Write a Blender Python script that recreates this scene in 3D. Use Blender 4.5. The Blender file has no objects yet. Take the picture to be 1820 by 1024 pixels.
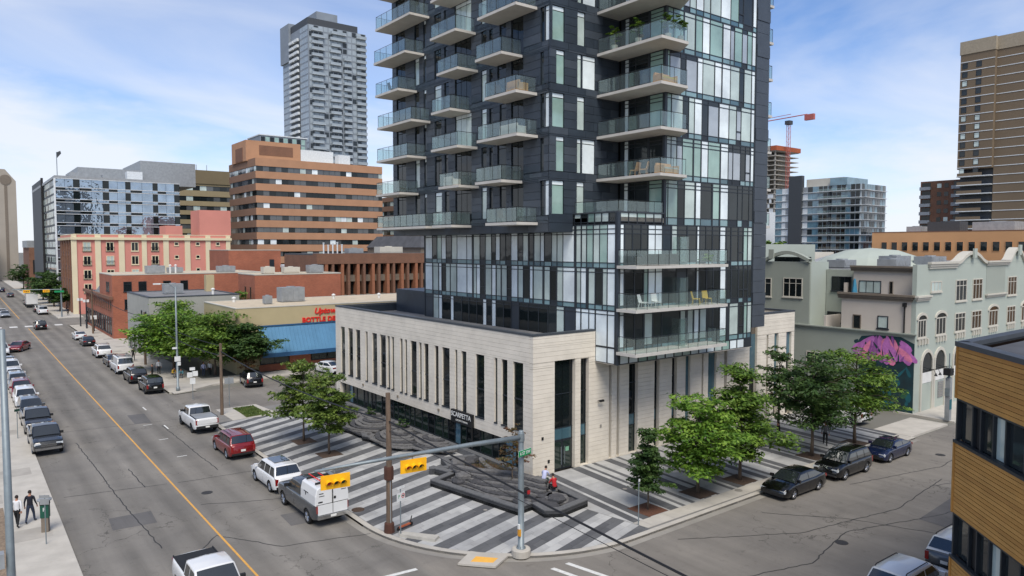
import bpy, bmesh, math, random
from mathutils import Vector, Matrix, noise
R = math.radians
random.seed(7)
scene = bpy.context.scene
col = scene.collection

# ---------------------------------------------------------------- camera
CAM = Vector((0.0, 0.0, 15.5))
cam_data = bpy.data.cameras.new('camera')
cam_data.sensor_width = 36.0
cam_data.lens = 1288.0 / 1820.0 * 36.0
cam_data.clip_start = 0.1
cam_data.clip_end = 6000.0
cam = bpy.data.objects.new('camera', cam_data)
cam.location = CAM
cam.rotation_euler = (R(90 - 3.2), 0, R(-37.588))
col.objects.link(cam)
scene.camera = cam

# ---------------------------------------------------------------- sky, sun, exposure
SUN_DIR = Vector((-0.42, -0.80, 1.25)).normalized()      # towards the sun
sun_el = math.asin(SUN_DIR.z)
sun_az = math.atan2(SUN_DIR.x, SUN_DIR.y)
world = bpy.data.worlds.new('World'); scene.world = world; world.use_nodes = True
nt = world.node_tree; nt.nodes.clear()
def wn(t, **k):
    n = nt.nodes.new(t)
    for a, b in k.items(): setattr(n, a, b)
    return n
out = wn('ShaderNodeOutputWorld'); bg = wn('ShaderNodeBackground')
sky = wn('ShaderNodeTexSky', sky_type='NISHITA'); sky.sun_disc = False
sky.sun_elevation = sun_el; sky.sun_rotation = sun_az; sky.altitude = 1000; sky.air_density = 1.0; sky.dust_density = 0.6; sky.ozone_density = 2.2
tc = wn('ShaderNodeTexCoord'); sx = wn('ShaderNodeSeparateXYZ')
nt.links.new(tc.outputs['Generated'], sx.inputs[0])
def wmath(op, a, b=None, c=None, clamp=False):
    n = wn('ShaderNodeMath', operation=op); n.use_clamp = clamp
    for i, v in enumerate((a, b, c)):
        if v is None: continue
        if isinstance(v, (int, float)): n.inputs[i].default_value = v
        else: nt.links.new(v, n.inputs[i])
    return n.outputs[0]
zc = wmath('MAXIMUM', sx.outputs['Z'], 0.0)
den = wmath('ADD', zc, 0.16)
px = wmath('DIVIDE', sx.outputs['X'], den); py = wmath('DIVIDE', sx.outputs['Y'], den)
cx = wn('ShaderNodeCombineXYZ'); nt.links.new(px, cx.inputs[0]); nt.links.new(py, cx.inputs[1])
mp = wn('ShaderNodeMapping'); nt.links.new(cx.outputs[0], mp.inputs[0])
mp.inputs['Rotation'].default_value = (0, 0, R(64)); mp.inputs['Scale'].default_value = (0.50, 0.74, 1); mp.inputs['Location'].default_value = (1.3, 0.35, 0)
n1 = wn('ShaderNodeTexNoise'); n1.inputs['Scale'].default_value = 1.1; n1.inputs['Detail'].default_value = 9; n1.inputs['Roughness'].default_value = 0.5; n1.inputs['Distortion'].default_value = 0.9
nt.links.new(mp.outputs[0], n1.inputs['Vector'])
r1 = wn('ShaderNodeMapRange'); r1.inputs['From Min'].default_value = 0.40; r1.inputs['From Max'].default_value = 0.68
nt.links.new(n1.outputs['Fac'], r1.inputs['Value'])
n2 = wn('ShaderNodeTexNoise'); n2.inputs['Scale'].default_value = 3.2; n2.inputs['Detail'].default_value = 8; n2.inputs['Roughness'].default_value = 0.58
mp2 = wn('ShaderNodeMapping'); mp2.inputs['Scale'].default_value = (1, 1, 3.2); nt.links.new(tc.outputs['Generated'], mp2.inputs[0]); nt.links.new(mp2.outputs[0], n2.inputs['Vector'])
hz = wn('ShaderNodeMapRange'); hz.inputs['From Min'].default_value = 0.30; hz.inputs['From Max'].default_value = 0.0; hz.inputs['To Min'].default_value = -0.22; hz.inputs['To Max'].default_value = 0.52
nt.links.new(zc, hz.inputs['Value'])
low = wmath('MULTIPLY', wmath('SUBTRACT', wmath('ADD', n2.outputs['Fac'], hz.outputs[0]), 0.46), 2.9, clamp=True)
cl = wmath('MAXIMUM', wmath('MULTIPLY', r1.outputs[0], 0.82), wmath('MULTIPLY', low, 0.86), clamp=True)
mixc = wn('ShaderNodeMix', data_type='RGBA')
nt.links.new(cl, mixc.inputs['Factor']); 
skyg = wn('ShaderNodeMix', data_type='RGBA', blend_type='MULTIPLY'); skyg.inputs['Factor'].default_value = 1.0
nt.links.new(sky.outputs[0], skyg.inputs['A']); skyg.inputs['B'].default_value = (0.46, 0.53, 0.64, 1)
nt.links.new(skyg.outputs['Result'], mixc.inputs['A'])
mixc.inputs['B'].default_value = (3.45, 3.55, 3.8, 1)
nt.links.new(mixc.outputs['Result'], bg.inputs['Color'])
bg.inputs['Strength'].default_value = 0.15
nt.links.new(bg.outputs[0], out.inputs['Surface'])
sd = bpy.data.lights.new('sun', 'SUN'); sd.energy = 2.05; sd.angle = R(30); sd.color = (1.0, 0.93, 0.84)
so = bpy.data.objects.new('sun', sd); col.objects.link(so)
so.rotation_euler = SUN_DIR.to_track_quat('Z', 'Y').to_euler(); so.location = (0, 0, 120)
vs = scene.view_settings
vs.view_transform = 'Standard'; vs.look = 'None'; vs.exposure = 0.82; vs.gamma = 1.0; vs.use_curve_mapping = False
try:
    scene.cycles.transparent_max_bounces = 24
    scene.cycles.max_bounces = 6
except Exception: pass

# ---------------------------------------------------------------- materials
def lin(c):
    c = c / 255.0
    return c / 12.92 if c <= 0.04045 else ((c + 0.055) / 1.055) ** 2.4
def rgb(r, g, b): return (lin(r), lin(g), lin(b), 1.0)
MATS = {}
def mat(name, color, rough=0.8, metal=0.0, noise_amt=0.12, scale=2.0, bump=0.0, bscale=20.0, spec=0.5, coat=0.0, stretch=(1, 1, 1), color2=None, emit=None, streak=0.0):
    """plain procedural material: base colour broken up by two noises, optional bump"""
    if name in MATS: return MATS[name]
    m = bpy.data.materials.new(name); m.use_nodes = True
    t = m.node_tree; b = t.nodes['Principled BSDF']
    b.inputs['Roughness'].default_value = rough; b.inputs['Metallic'].default_value = metal
    b.inputs['Specular IOR Level'].default_value = spec
    if coat: b.inputs['Coat Weight'].default_value = coat; b.inputs['Coat Roughness'].default_value = 0.04
    g = t.nodes.new('ShaderNodeNewGeometry'); mp = t.nodes.new('ShaderNodeMapping'); mp.inputs['Scale'].default_value = stretch
    t.links.new(g.outputs['Position'], mp.inputs[0])
    n = t.nodes.new('ShaderNodeTexNoise'); n.inputs['Scale'].default_value = scale; n.inputs['Detail'].default_value = 6; n.inputs['Roughness'].default_value = 0.6
    t.links.new(mp.outputs[0], n.inputs['Vector'])
    mr = t.nodes.new('ShaderNodeMapRange'); mr.inputs['From Min'].default_value = 0.3; mr.inputs['From Max'].default_value = 0.7
    t.links.new(n.outputs['Fac'], mr.inputs['Value'])
    mx = t.nodes.new('ShaderNodeMix'); mx.data_type = 'RGBA'
    t.links.new(mr.outputs[0], mx.inputs['Factor'])
    c = color
    if color2 is None:
        a = [v * (1 - noise_amt) for v in c[:3]] + [1]; d = [min(1, v * (1 + noise_amt)) for v in c[:3]] + [1]
    else: a, d = c, color2
    mx.inputs['A'].default_value = a; mx.inputs['B'].default_value = d
    t.links.new(mx.outputs['Result'], b.inputs['Base Color'])
    if bump:
        bn = t.nodes.new('ShaderNodeTexNoise'); bn.inputs['Scale'].default_value = bscale; bn.inputs['Detail'].default_value = 4
        t.links.new(mp.outputs[0], bn.inputs['Vector'])
        bp = t.nodes.new('ShaderNodeBump'); bp.inputs['Strength'].default_value = bump; bp.inputs['Distance'].default_value = 0.05
        t.links.new(bn.outputs['Fac'], bp.inputs['Height']); t.links.new(bp.outputs[0], b.inputs['Normal'])
    if emit: b.inputs['Emission Color'].default_value = emit[0]; b.inputs['Emission Strength'].default_value = emit[1]
    MATS[name] = m
    return m
def brick_mat(name, c1, c2, mortar, scale=1.0):
    """far brick walls: rows too small to pick apart"""
    if name in MATS: return MATS[name]
    m = bpy.data.materials.new(name); m.use_nodes = True; t = m.node_tree; b = t.nodes['Principled BSDF']; b.inputs['Roughness'].default_value = 0.9
    g = t.nodes.new('ShaderNodeNewGeometry'); s = t.nodes.new('ShaderNodeSeparateXYZ'); t.links.new(g.outputs['Position'], s.inputs[0])
    ad = t.nodes.new('ShaderNodeMath'); ad.operation = 'ADD'; t.links.new(s.outputs[0], ad.inputs[0]); t.links.new(s.outputs[1], ad.inputs[1])
    cb = t.nodes.new('ShaderNodeCombineXYZ'); t.links.new(ad.outputs[0], cb.inputs[0]); t.links.new(s.outputs[2], cb.inputs[1])
    br = t.nodes.new('ShaderNodeTexBrick'); br.inputs['Scale'].default_value = scale; br.inputs['Brick Width'].default_value = 0.5; br.inputs['Row Height'].default_value = 0.16; br.inputs['Mortar Size'].default_value = 0.012
    br.inputs['Color1'].default_value = c1; br.inputs['Color2'].default_value = c2; br.inputs['Mortar'].default_value = mortar
    t.links.new(cb.outputs[0], br.inputs['Vector'])
    n = t.nodes.new('ShaderNodeTexNoise'); n.inputs['Scale'].default_value = 0.5; n.inputs['Detail'].default_value = 5; t.links.new(g.outputs['Position'], n.inputs['Vector'])
    mr = t.nodes.new('ShaderNodeMapRange'); mr.inputs['To Min'].default_value = 0.75; mr.inputs['To Max'].default_value = 1.25; t.links.new(n.outputs['Fac'], mr.inputs['Value'])
    mx = t.nodes.new('ShaderNodeMix'); mx.data_type = 'RGBA'; mx.blend_type = 'MULTIPLY'; mx.inputs['Factor'].default_value = 1
    t.links.new(br.outputs['Color'], mx.inputs['A']); t.links.new(mr.outputs[0], mx.inputs['B']); t.links.new(mx.outputs['Result'], b.inputs['Base Color'])
    MATS[name] = m
    return m
def guard_mat(name, tint, alpha):
    """clear tinted guard glass: see-through plus a fresnel reflection"""
    m = bpy.data.materials.new(name); m.use_nodes = True; t = m.node_tree; t.nodes.clear()
    o = t.nodes.new('ShaderNodeOutputMaterial'); tr = t.nodes.new('ShaderNodeBsdfTransparent'); tr.inputs[0].default_value = tint
    gl = t.nodes.new('ShaderNodeBsdfGlossy'); gl.inputs['Roughness'].default_value = 0.02; gl.inputs['Color'].default_value = (0.8, 0.88, 0.87, 1)
    lw = t.nodes.new('ShaderNodeLayerWeight'); lw.inputs['Blend'].default_value = 0.5
    pw = t.nodes.new('ShaderNodeMath'); pw.operation = 'POWER'; pw.inputs[1].default_value = 3.0; t.links.new(lw.outputs['Facing'], pw.inputs[0])
    ad = t.nodes.new('ShaderNodeMath'); ad.operation = 'MULTIPLY_ADD'; ad.inputs[1].default_value = 0.55; ad.inputs[2].default_value = alpha; t.links.new(pw.outputs[0], ad.inputs[0])
    df = t.nodes.new('ShaderNodeBsdfDiffuse'); df.inputs[0].default_value = (0.52, 0.62, 0.60, 1); m0 = t.nodes.new('ShaderNodeMixShader'); m0.inputs[0].default_value = 0.06; t.links.new(tr.outputs[0], m0.inputs[1]); t.links.new(df.outputs[0], m0.inputs[2]); tr = m0
    mx = t.nodes.new('ShaderNodeMixShader'); t.links.new(ad.outputs[0], mx.inputs[0]); t.links.new(tr.outputs[0], mx.inputs[1]); t.links.new(gl.outputs[0], mx.inputs[2]); t.links.new(mx.outputs[0], o.inputs[0])
    MATS[name] = m
    return m
def leaf_mat(name, c1, c2, c3):
    m = bpy.data.materials.new(name); m.use_nodes = True; t = m.node_tree; b = t.nodes['Principled BSDF']
    b.inputs['Roughness'].default_value = 0.55; b.inputs['Specular IOR Level'].default_value = 0.35
    g = t.nodes.new('ShaderNodeNewGeometry'); r = t.nodes.new('ShaderNodeValToRGB'); e = r.color_ramp.elements
    e[0].position = 0.0; e[0].color = c1; e[1].position = 1.0; e[1].color = c3; k = e.new(0.5); k.color = c2
    nz = t.nodes.new('ShaderNodeTexNoise'); nz.inputs['Scale'].default_value = 1.1; nz.inputs['Detail'].default_value = 3; t.links.new(g.outputs['Position'], nz.inputs['Vector']); ma = t.nodes.new('ShaderNodeMath'); ma.operation = 'MULTIPLY_ADD'; ma.inputs[1].default_value = 1.9; ma.inputs[2].default_value = -0.72; t.links.new(nz.outputs['Fac'], ma.inputs[0]); mb_ = t.nodes.new('ShaderNodeMath'); mb_.operation = 'MULTIPLY_ADD'; mb_.inputs[1].default_value = 0.55; t.links.new(g.outputs['Random Per Island'], mb_.inputs[0]); t.links.new(ma.outputs[0], mb_.inputs[2]); t.links.new(mb_.outputs[0], r.inputs[0]); t.links.new(r.outputs[0], b.inputs['Base Color'])
    tl = t.nodes.new('ShaderNodeBsdfTranslucent'); t.links.new(r.outputs[0], tl.inputs[0])
    mx = t.nodes.new('ShaderNodeMixShader'); mx.inputs[0].default_value = 0.3
    o = t.nodes['Material Output']; t.links.new(b.outputs[0], mx.inputs[1]); t.links.new(tl.outputs[0], mx.inputs[2]); t.links.new(mx.outputs[0], o.inputs[0])
    MATS[name] = m
    return m
def asphalt(name, c1, c2, crack=True, lanes=False):
    m = bpy.data.materials.new(name); m.use_nodes = True; t = m.node_tree; b = t.nodes['Principled BSDF']; b.inputs['Roughness'].default_value = 0.92; b.inputs['Specular IOR Level'].default_value = 0.25
    g = t.nodes.new('ShaderNodeNewGeometry')
    def nz(s, d, st=(1, 1, 1)):
        mp = t.nodes.new('ShaderNodeMapping'); mp.inputs['Scale'].default_value = st; t.links.new(g.outputs['Position'], mp.inputs[0])
        n = t.nodes.new('ShaderNodeTexNoise'); n.inputs['Scale'].default_value = s; n.inputs['Detail'].default_value = d; n.inputs['Roughness'].default_value = 0.65; t.links.new(mp.outputs[0], n.inputs['Vector']); return n.outputs['Fac']
    def mr(v, a, bb, c, d):
        n = t.nodes.new('ShaderNodeMapRange'); n.inputs['From Min'].default_value = a; n.inputs['From Max'].default_value = bb; n.inputs['To Min'].default_value = c; n.inputs['To Max'].default_value = d; t.links.new(v, n.inputs['Value']); return n.outputs[0]
    mx = t.nodes.new('ShaderNodeMix'); mx.data_type = 'RGBA'; mx.inputs['A'].default_value = c1; mx.inputs['B'].default_value = c2
    t.links.new(mr(nz(0.16, 8), 0.35, 0.65, 0, 1), mx.inputs['Factor'])
    def mul(col_, v):
        k = t.nodes.new('ShaderNodeMix'); k.data_type = 'RGBA'; k.blend_type = 'MULTIPLY'; k.inputs['Factor'].default_value = 1; t.links.new(col_, k.inputs['A']); t.links.new(v, k.inputs['B']); return k.outputs['Result']
    c = mul(mx.outputs['Result'], mr(nz(90, 2), 0.3, 0.7, 0.86, 1.14))
    c = mul(c, mr(nz(0.7, 6, (1, 0.06, 1)), 0.3, 0.7, 0.82, 1.12)); c = mul(c, mr(nz(0.45, 7, (0.35, 1, 1)), 0.58, 0.75, 1.0, 0.84)); c = mul(c, mr(nz(0.9, 3), 0.66, 0.74, 1.0, 0.72))
    c = mul(c, mr(nz(1.6, 5), 0.60, 0.74, 1.0, 0.80))
    if lanes:
        sp = t.nodes.new('ShaderNodeSeparateXYZ'); t.links.new(g.outputs['Position'], sp.inputs[0]); k1 = t.nodes.new('ShaderNodeMath'); k1.operation = 'MULTIPLY_ADD'; k1.inputs[1].default_value = 3.6; t.links.new(sp.outputs[0], k1.inputs[0]); t.links.new(nz(0.3, 3), k1.inputs[2]); k2 = t.nodes.new('ShaderNodeMath'); k2.operation = 'SINE'; t.links.new(k1.outputs[0], k2.inputs[0]); k3 = t.nodes.new('ShaderNodeMath'); k3.operation = 'MULTIPLY'; t.links.new(k2.outputs[0], k3.inputs[0]); t.links.new(nz(0.2, 4, (1, .15, 1)), k3.inputs[1]); c = mul(c, mr(k3.outputs[0], -.6, .6, 0.86, 1.12))
    if crack:
        def cracks(scale, w, mlo, mhi, dist):
            dn = t.nodes.new('ShaderNodeTexNoise'); dn.inputs['Scale'].default_value = 1.3; dn.inputs['Detail'].default_value = 5; t.links.new(g.outputs['Position'], dn.inputs['Vector'])
            va = t.nodes.new('ShaderNodeVectorMath'); va.operation = 'SCALE'; va.inputs['Scale'].default_value = dist; t.links.new(dn.outputs['Color'], va.inputs[0])
            vb = t.nodes.new('ShaderNodeVectorMath'); vb.operation = 'ADD'; t.links.new(g.outputs['Position'], vb.inputs[0]); t.links.new(va.outputs[0], vb.inputs[1])
            vo = t.nodes.new('ShaderNodeTexVoronoi'); vo.feature = 'DISTANCE_TO_EDGE'; vo.inputs['Scale'].default_value = scale; t.links.new(vb.outputs[0], vo.inputs['Vector'])
            line = mr(vo.outputs['Distance'], 0.0, w, 1, 0); msk = mr(nz(0.13, 4), mlo, mhi, 0, 1)
            q = t.nodes.new('ShaderNodeMath'); q.operation = 'MULTIPLY'; t.links.new(line, q.inputs[0]); t.links.new(msk, q.inputs[1])
            return mr(q.outputs[0], 0, 1, 1.0, 0.45)
        c = mul(c, cracks(0.16, 0.0055, 0.42, 0.56, 1.6)); c = mul(c, cracks(0.34, 0.008, 0.55, 0.64, 1.1))
    t.links.new(c, b.inputs['Base Color'])
    bn = t.nodes.new('ShaderNodeBump'); bn.inputs['Strength'].default_value = 0.25; bn.inputs['Distance'].default_value = 0.01; t.links.new(nz(140, 2), bn.inputs['Height']); t.links.new(bn.outputs[0], b.inputs['Normal'])
    MATS[name] = m
    return m
def glass(name, c, rough=0.04, spec=0.9, wob=0.02):
    """window glass over a dark or blinded room, one tinted with painted sky reflection: mirror-like with slight waviness"""
    m = mat(name, c, rough=rough, noise_amt=0.25, scale=0.35, spec=spec, coat=0.5 if spec > 0.5 else 0.08)
    t = m.node_tree; b = t.nodes['Principled BSDF']; g = [n for n in t.nodes if n.type == 'NEW_GEOMETRY'][0]
    n = t.nodes.new('ShaderNodeTexNoise'); n.inputs['Scale'].default_value = 0.55; n.inputs['Detail'].default_value = 2; t.links.new(g.outputs['Position'], n.inputs['Vector'])
    bp = t.nodes.new('ShaderNodeBump'); bp.inputs['Strength'].default_value = wob; bp.inputs['Distance'].default_value = 1.0
    t.links.new(n.outputs['Fac'], bp.inputs['Height']); t.links.new(bp.outputs[0], b.inputs['Normal']); t.links.new(bp.outputs[0], b.inputs['Coat Normal'])
    return m
glass('glass_dark', (0.009, 0.013, 0.014, 1), 0.04, 0.4); glass('glass_room', (0.022, 0.027, 0.027, 1), 0.04, 0.4); glass('glass_blind', rgb(182, 196, 190), 0.12, 0.6); glass('glass_green', rgb(142, 170, 160), 0.1, 0.7)
glass('glass_blue', rgb(96, 128, 142), 0.06, 0.8); glass('panel_white', rgb(222, 232, 236), 0.2, 0.5); glass('panel_teal', rgb(122, 152, 156), 0.15, 0.6); glass('panel_blue', rgb(70, 100, 110), 0.15, 0.6)
glass('glass_mirror', (0.30, 0.38, 0.47, 1), 0.02, 1.0, 0.07); MATS['glass_mirror'].node_tree.nodes['Principled BSDF'].inputs['Metallic'].default_value = 0.75
MATS['glass_mirror'].node_tree.nodes['Principled BSDF'].inputs['Specular IOR Level'].default_value = 1.0
glass('glass_pale', rgb(160, 168, 174), 0.1, 0.7); glass('glass_grey', rgb(40, 46, 48), 0.06, 0.45); glass('glass_strip', rgb(82, 85, 86), 0.08, 0.6); glass('glass_store', rgb(34, 48, 42), 0.04, 0.8)  # pale grey glass: whitish sky reflection painted into the pane colour
guard_mat('guard_glass', (0.90, 0.95, 0.94, 1), 0.05)
mat('mullion', rgb(34, 40, 46), 0.5, noise_amt=0.1); mat('dark_clad', rgb(46, 54, 63), 0.42, noise_amt=0.22, scale=0.7, spec=0.45); mat('dark_back', rgb(16, 18, 21), 0.7)
mat('dark_clad_light', rgb(62, 69, 77), 0.42, noise_amt=0.12, scale=1.0)
mat('slab', rgb(190, 186, 178), 0.85, noise_amt=0.08, scale=1.2); mat('soffit', rgb(168, 162, 153), 0.9, noise_amt=0.05); mat('rail', rgb(48, 53, 56), 0.4, metal=0.4)
mat('stone', rgb(215, 207, 192), 0.85, noise_amt=0.10, scale=0.7, bump=0.08, bscale=60); mat('stone_jamb', rgb(202, 193, 176), 0.85, noise_amt=0.05); mat('stone_back', rgb(120, 110, 96), 0.9)
mat('roof_membrane', rgb(120, 120, 120), 0.95, noise_amt=0.2, scale=0.6); mat('roof_gravel', rgb(188, 174, 150), 0.95, noise_amt=0.14, scale=0.8); mat('roof_dark', rgb(74, 76, 80), 0.95, noise_amt=0.25, scale=0.5)
mat('coping', rgb(72, 77, 82), 0.5, metal=0.3); mat('white_paint', rgb(214, 214, 210), 0.6, noise_amt=0.05); mat('metal_grey', rgb(150, 154, 156), 0.5, metal=0.3, noise_amt=0.15, scale=1.5); mat('galv', rgb(126, 136, 140), 0.5, metal=0.35, noise_amt=0.12, scale=3)
mat('concrete', rgb(176, 171, 161), 0.9, noise_amt=0.12, scale=0.8, bump=0.05); mat('concrete_dark', rgb(140, 136, 128), 0.9, noise_amt=0.15, scale=0.6); mat('black', rgb(20, 20, 21), 0.6)
asphalt('asphalt', rgb(113, 109, 103), rgb(129, 124, 116)); asphalt('asphalt_avenue', rgb(111, 108, 103), rgb(127, 123, 116), True, True); asphalt('asphalt_patch', rgb(90, 89, 89), rgb(104, 102, 100), False)
mat('paint_white', rgb(205, 205, 200), 0.8, noise_amt=0.15, scale=6); mat('paint_yellow', rgb(206, 154, 74), 0.8, noise_amt=0.15, scale=5)
mat('paver_light', rgb(160, 160, 158), 0.85, noise_amt=0.16, scale=0.9, bump=0.05, bscale=50); mat('paver_light2', rgb(172, 172, 169), 0.85, noise_amt=0.16, scale=0.9); mat('paver_dark', rgb(92, 93, 94), 0.85, noise_amt=0.14, scale=1.4, bump=0.05, bscale=50); mat('paver_dark2', rgb(82, 83, 85), 0.85, noise_amt=0.14, scale=1.4)
mat('mortar', rgb(120, 118, 114), 0.95); mat('soil', rgb(74, 58, 46), 0.98, noise_amt=0.3, scale=8, bump=0.4, bscale=30); mat('soil_red', rgb(92, 60, 44), 0.98, noise_amt=0.25, scale=8, bump=0.4, bscale=30)
mat('bark', rgb(98, 86, 74), 0.95, noise_amt=0.25, scale=6, bump=0.5, bscale=18, stretch=(1, 1, .25)); mat('pole_wood', rgb(104, 88, 74), 0.95, noise_amt=0.28, scale=7, bump=0.4, bscale=20, stretch=(1, 1, .15))

# ---------------------------------------------------------------- helpers
class MB:
    def __init__(s): s.v = []; s.f = []; s.m = []; s.mi = 0
    def add(s, vs, fs):
        o = len(s.v); s.v += [tuple(v) for v in vs]; s.f += [tuple(i + o for i in f) for f in fs]; s.m += [s.mi] * len(fs); return s
    def box(s, x0, x1, y0, y1, z0, z1):
        return s.add([(x0, y0, z0), (x1, y0, z0), (x1, y1, z0), (x0, y1, z0), (x0, y0, z1), (x1, y0, z1), (x1, y1, z1), (x0, y1, z1)],
                     [(0, 3, 2, 1), (4, 5, 6, 7), (0, 1, 5, 4), (1, 2, 6, 5), (2, 3, 7, 6), (3, 0, 4, 7)])
    def prism(s, pts, z0, z1):
        n = len(pts)
        return s.add([(p[0], p[1], z0) for p in pts] + [(p[0], p[1], z1) for p in pts],
                     [tuple(range(n - 1, -1, -1)), tuple(range(n, 2 * n))] + [(i, (i + 1) % n, n + (i + 1) % n, n + i) for i in range(n)])
    def tube(s, pts, rad, n=8, cap=True):
        pts = [Vector(p) for p in pts]; rs = rad if isinstance(rad, (list, tuple)) else [rad] * len(pts)
        o = len(s.v); vs = []
        up = Vector((0, 0, 1))
        for i, p in enumerate(pts):
            d = (pts[min(i + 1, len(pts) - 1)] - pts[max(i - 1, 0)]).normalized()
            a = d.cross(up if abs(d.z) < 0.95 else Vector((0, 1, 0))).normalized(); b = d.cross(a)
            for k in range(n):
                t = 2 * math.pi * k / n; vs.append(p + (a * math.cos(t) + b * math.sin(t)) * rs[i])
        fs = []
        for i in range(len(pts) - 1):
            for k in range(n): fs.append((i * n + k, i * n + (k + 1) % n, (i + 1) * n + (k + 1) % n, (i + 1) * n + k))
        if cap: fs.append(tuple(range(n - 1, -1, -1))); fs.append(tuple(range((len(pts) - 1) * n, len(pts) * n)))
        return s.add(vs, fs)
    def lathe(s, prof, n=12, c=(0, 0, 0), axis='Z', cap=True):
        vs = []; fs = []
        for r, z in prof:
            for k in range(n):
                t = 2 * math.pi * k / n; a, b = r * math.cos(t), r * math.sin(t)
                p = (a, b, z) if axis == 'Z' else ((z, a, b) if axis == 'X' else (a, z, b))
                vs.append((p[0] + c[0], p[1] + c[1], p[2] + c[2]))
        for i in range(len(prof) - 1):
            for k in range(n): fs.append((i * n + k, i * n + (k + 1) % n, (i + 1) * n + (k + 1) % n, (i + 1) * n + k))
        if cap: fs.append(tuple(range(n - 1, -1, -1))); fs.append(tuple(range((len(prof) - 1) * n, len(prof) * n)))
        return s.add(vs, fs)
    def mesh(s, name, mats, smooth=False):
        me = bpy.data.meshes.new(name); me.from_pydata(s.v, [], s.f)
        for m in (mats if isinstance(mats, (list, tuple)) else [mats]): me.materials.append(MATS[m] if isinstance(m, str) else m)
        if any(s.m): me.polygons.foreach_set('material_index', s.m)
        if smooth: me.polygons.foreach_set('use_smooth', [True] * len(s.f))
        me.validate(); me.update()
        return me
    def build(s, name, m, parent=None, smooth=False, fix=True, loc=None):
        me = s.mesh(name, m, smooth)
        if fix:
            bm = bmesh.new(); bm.from_mesh(me); bmesh.ops.recalc_face_normals(bm, faces=bm.faces); bm.to_mesh(me); bm.free()
        return link(name, me, parent, loc)
def link(name, me, parent=None, loc=None):
    o = bpy.data.objects.new(name, me); col.objects.link(o)
    if parent is not None: o.parent = parent
    if loc is not None: o.location = loc
    return o
def tag(o, label, cat, group=None):
    o['label'] = label; o['category'] = cat
    if group: o['group'] = group
    return o
def thing(name, label, cat, loc=(0, 0, 0), rz=0.0, group=None):
    o = bpy.data.objects.new(name, None); o.empty_display_size = 0.3; o.location = loc; o.rotation_euler = (0, 0, rz); col.objects.link(o)
    return tag(o, label, cat, group)
def struct(o): o['kind'] = 'structure'; return o
CUBES = {}
def cube_mesh(m):
    if m not in CUBES: CUBES[m] = MB().box(-.5, .5, -.5, .5, -.5, .5).mesh('block_' + m, m)
    return CUBES[m]
def wloc(o):
    l = Vector((0, 0, 0))
    while o is not None: l += o.location; o = o.parent
    return l
def put_box(name, b, m, parent=None):
    o = bpy.data.objects.new(name, cube_mesh(m)); col.objects.link(o)
    l = Vector(((b[0] + b[1]) / 2, (b[2] + b[3]) / 2, (b[4] + b[5]) / 2))
    if parent is not None: o.parent = parent; l = l - wloc(parent)
    o.location = l; o.scale = (max(b[1] - b[0], 1e-4), max(b[3] - b[2], 1e-4), max(b[5] - b[4], 1e-4))
    return o
def pieces(parent, name, items, limit=300):
    """items: (box, material). The largest in view become objects of their own, the rest one joined part."""
    def app(it):
        b = it[0]; c = Vector(((b[0] + b[1]) / 2, (b[2] + b[3]) / 2, (b[4] + b[5]) / 2)); s = sorted([b[1] - b[0], b[3] - b[2], b[5] - b[4]])
        return -s[1] * s[2] / (c - CAM).length_squared
    items = sorted(items, key=app)
    for b, m in items[:limit]: put_box(name, b, m, parent)
    rest = items[limit:]
    if rest:
        ms = sorted({m for b, m in rest}); mb = MB(); pl = wloc(parent) if parent is not None else Vector((0, 0, 0))
        for b, m in rest:
            mb.mi = ms.index(m); mb.box(b[0] - pl.x, b[1] - pl.x, b[2] - pl.y, b[3] - pl.y, b[4] - pl.z, b[5] - pl.z)
        o = link(name, mb.mesh(name, ms), parent); o['kind'] = 'stuff'
def fb(face, c, u0, u1, z0, z1, d0, d1):
    """box on a facade plane: u along it, d outward from it"""
    if face == 'X-': return (c - d1, c - d0, u0, u1, z0, z1)
    if face == 'X+': return (c + d0, c + d1, u0, u1, z0, z1)
    if face == 'Y-': return (u0, u1, c - d1, c - d0, z0, z1)
    if face == 'Y+': return (u0, u1, c + d0, c + d1, z0, z1)
def panels(face, c, u0, u1, z0, z1, openings, rowh, maxlen, m, d0, d1, gap=0.02, seed=0, stagger=True):
    """cladding pieces that fill a facade around its openings; (u0,u1,z0,z1) per opening"""
    rnd = random.Random(seed); zs = {z0, z1}
    for o in openings: zs.add(min(max(o[2], z0), z1)); zs.add(min(max(o[3], z0), z1))
    k = z0 + rowh
    fixed = sorted(zs)
    while k < z1 - 0.01:
        if all(abs(k - q) > rowh * 0.35 for q in fixed): zs.add(k)
        k += rowh
    zs = sorted(zs); zs = [z for i, z in enumerate(zs) if i == 0 or z - zs[i - 1] > 1e-4]
    res = []
    ms = m if isinstance(m, (list, tuple)) else [m]
    for i in range(len(zs) - 1):
        a, b = zs[i], zs[i + 1]; zm = (a + b) / 2
        cuts = sorted((o[0], o[1]) for o in openings if o[2] < zm < o[3])
        segs = []; p = u0
        for q, r in cuts:
            if q > p + 0.02: segs.append((p, min(q, u1)))
            p = max(p, r)
        if p < u1 - 0.02: segs.append((p, u1))
        for s, e in segs:
            n = max(1, int(math.ceil((e - s) / maxlen)))
            off = (0.5 if (i % 2 and stagger and n > 1) else 0.0)
            br = [s] + [s + (e - s) * (j + off) / n for j in range(0 if off else 1, n)] + [e]
            for j in range(len(br) - 1):
                if br[j + 1] - br[j] > 0.03:
                    res.append((fb(face, c, br[j] + gap / 2, br[j + 1] - gap / 2, a + gap / 2, b - gap / 2, d0, d1), rnd.choice(ms)))
    return res
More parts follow.
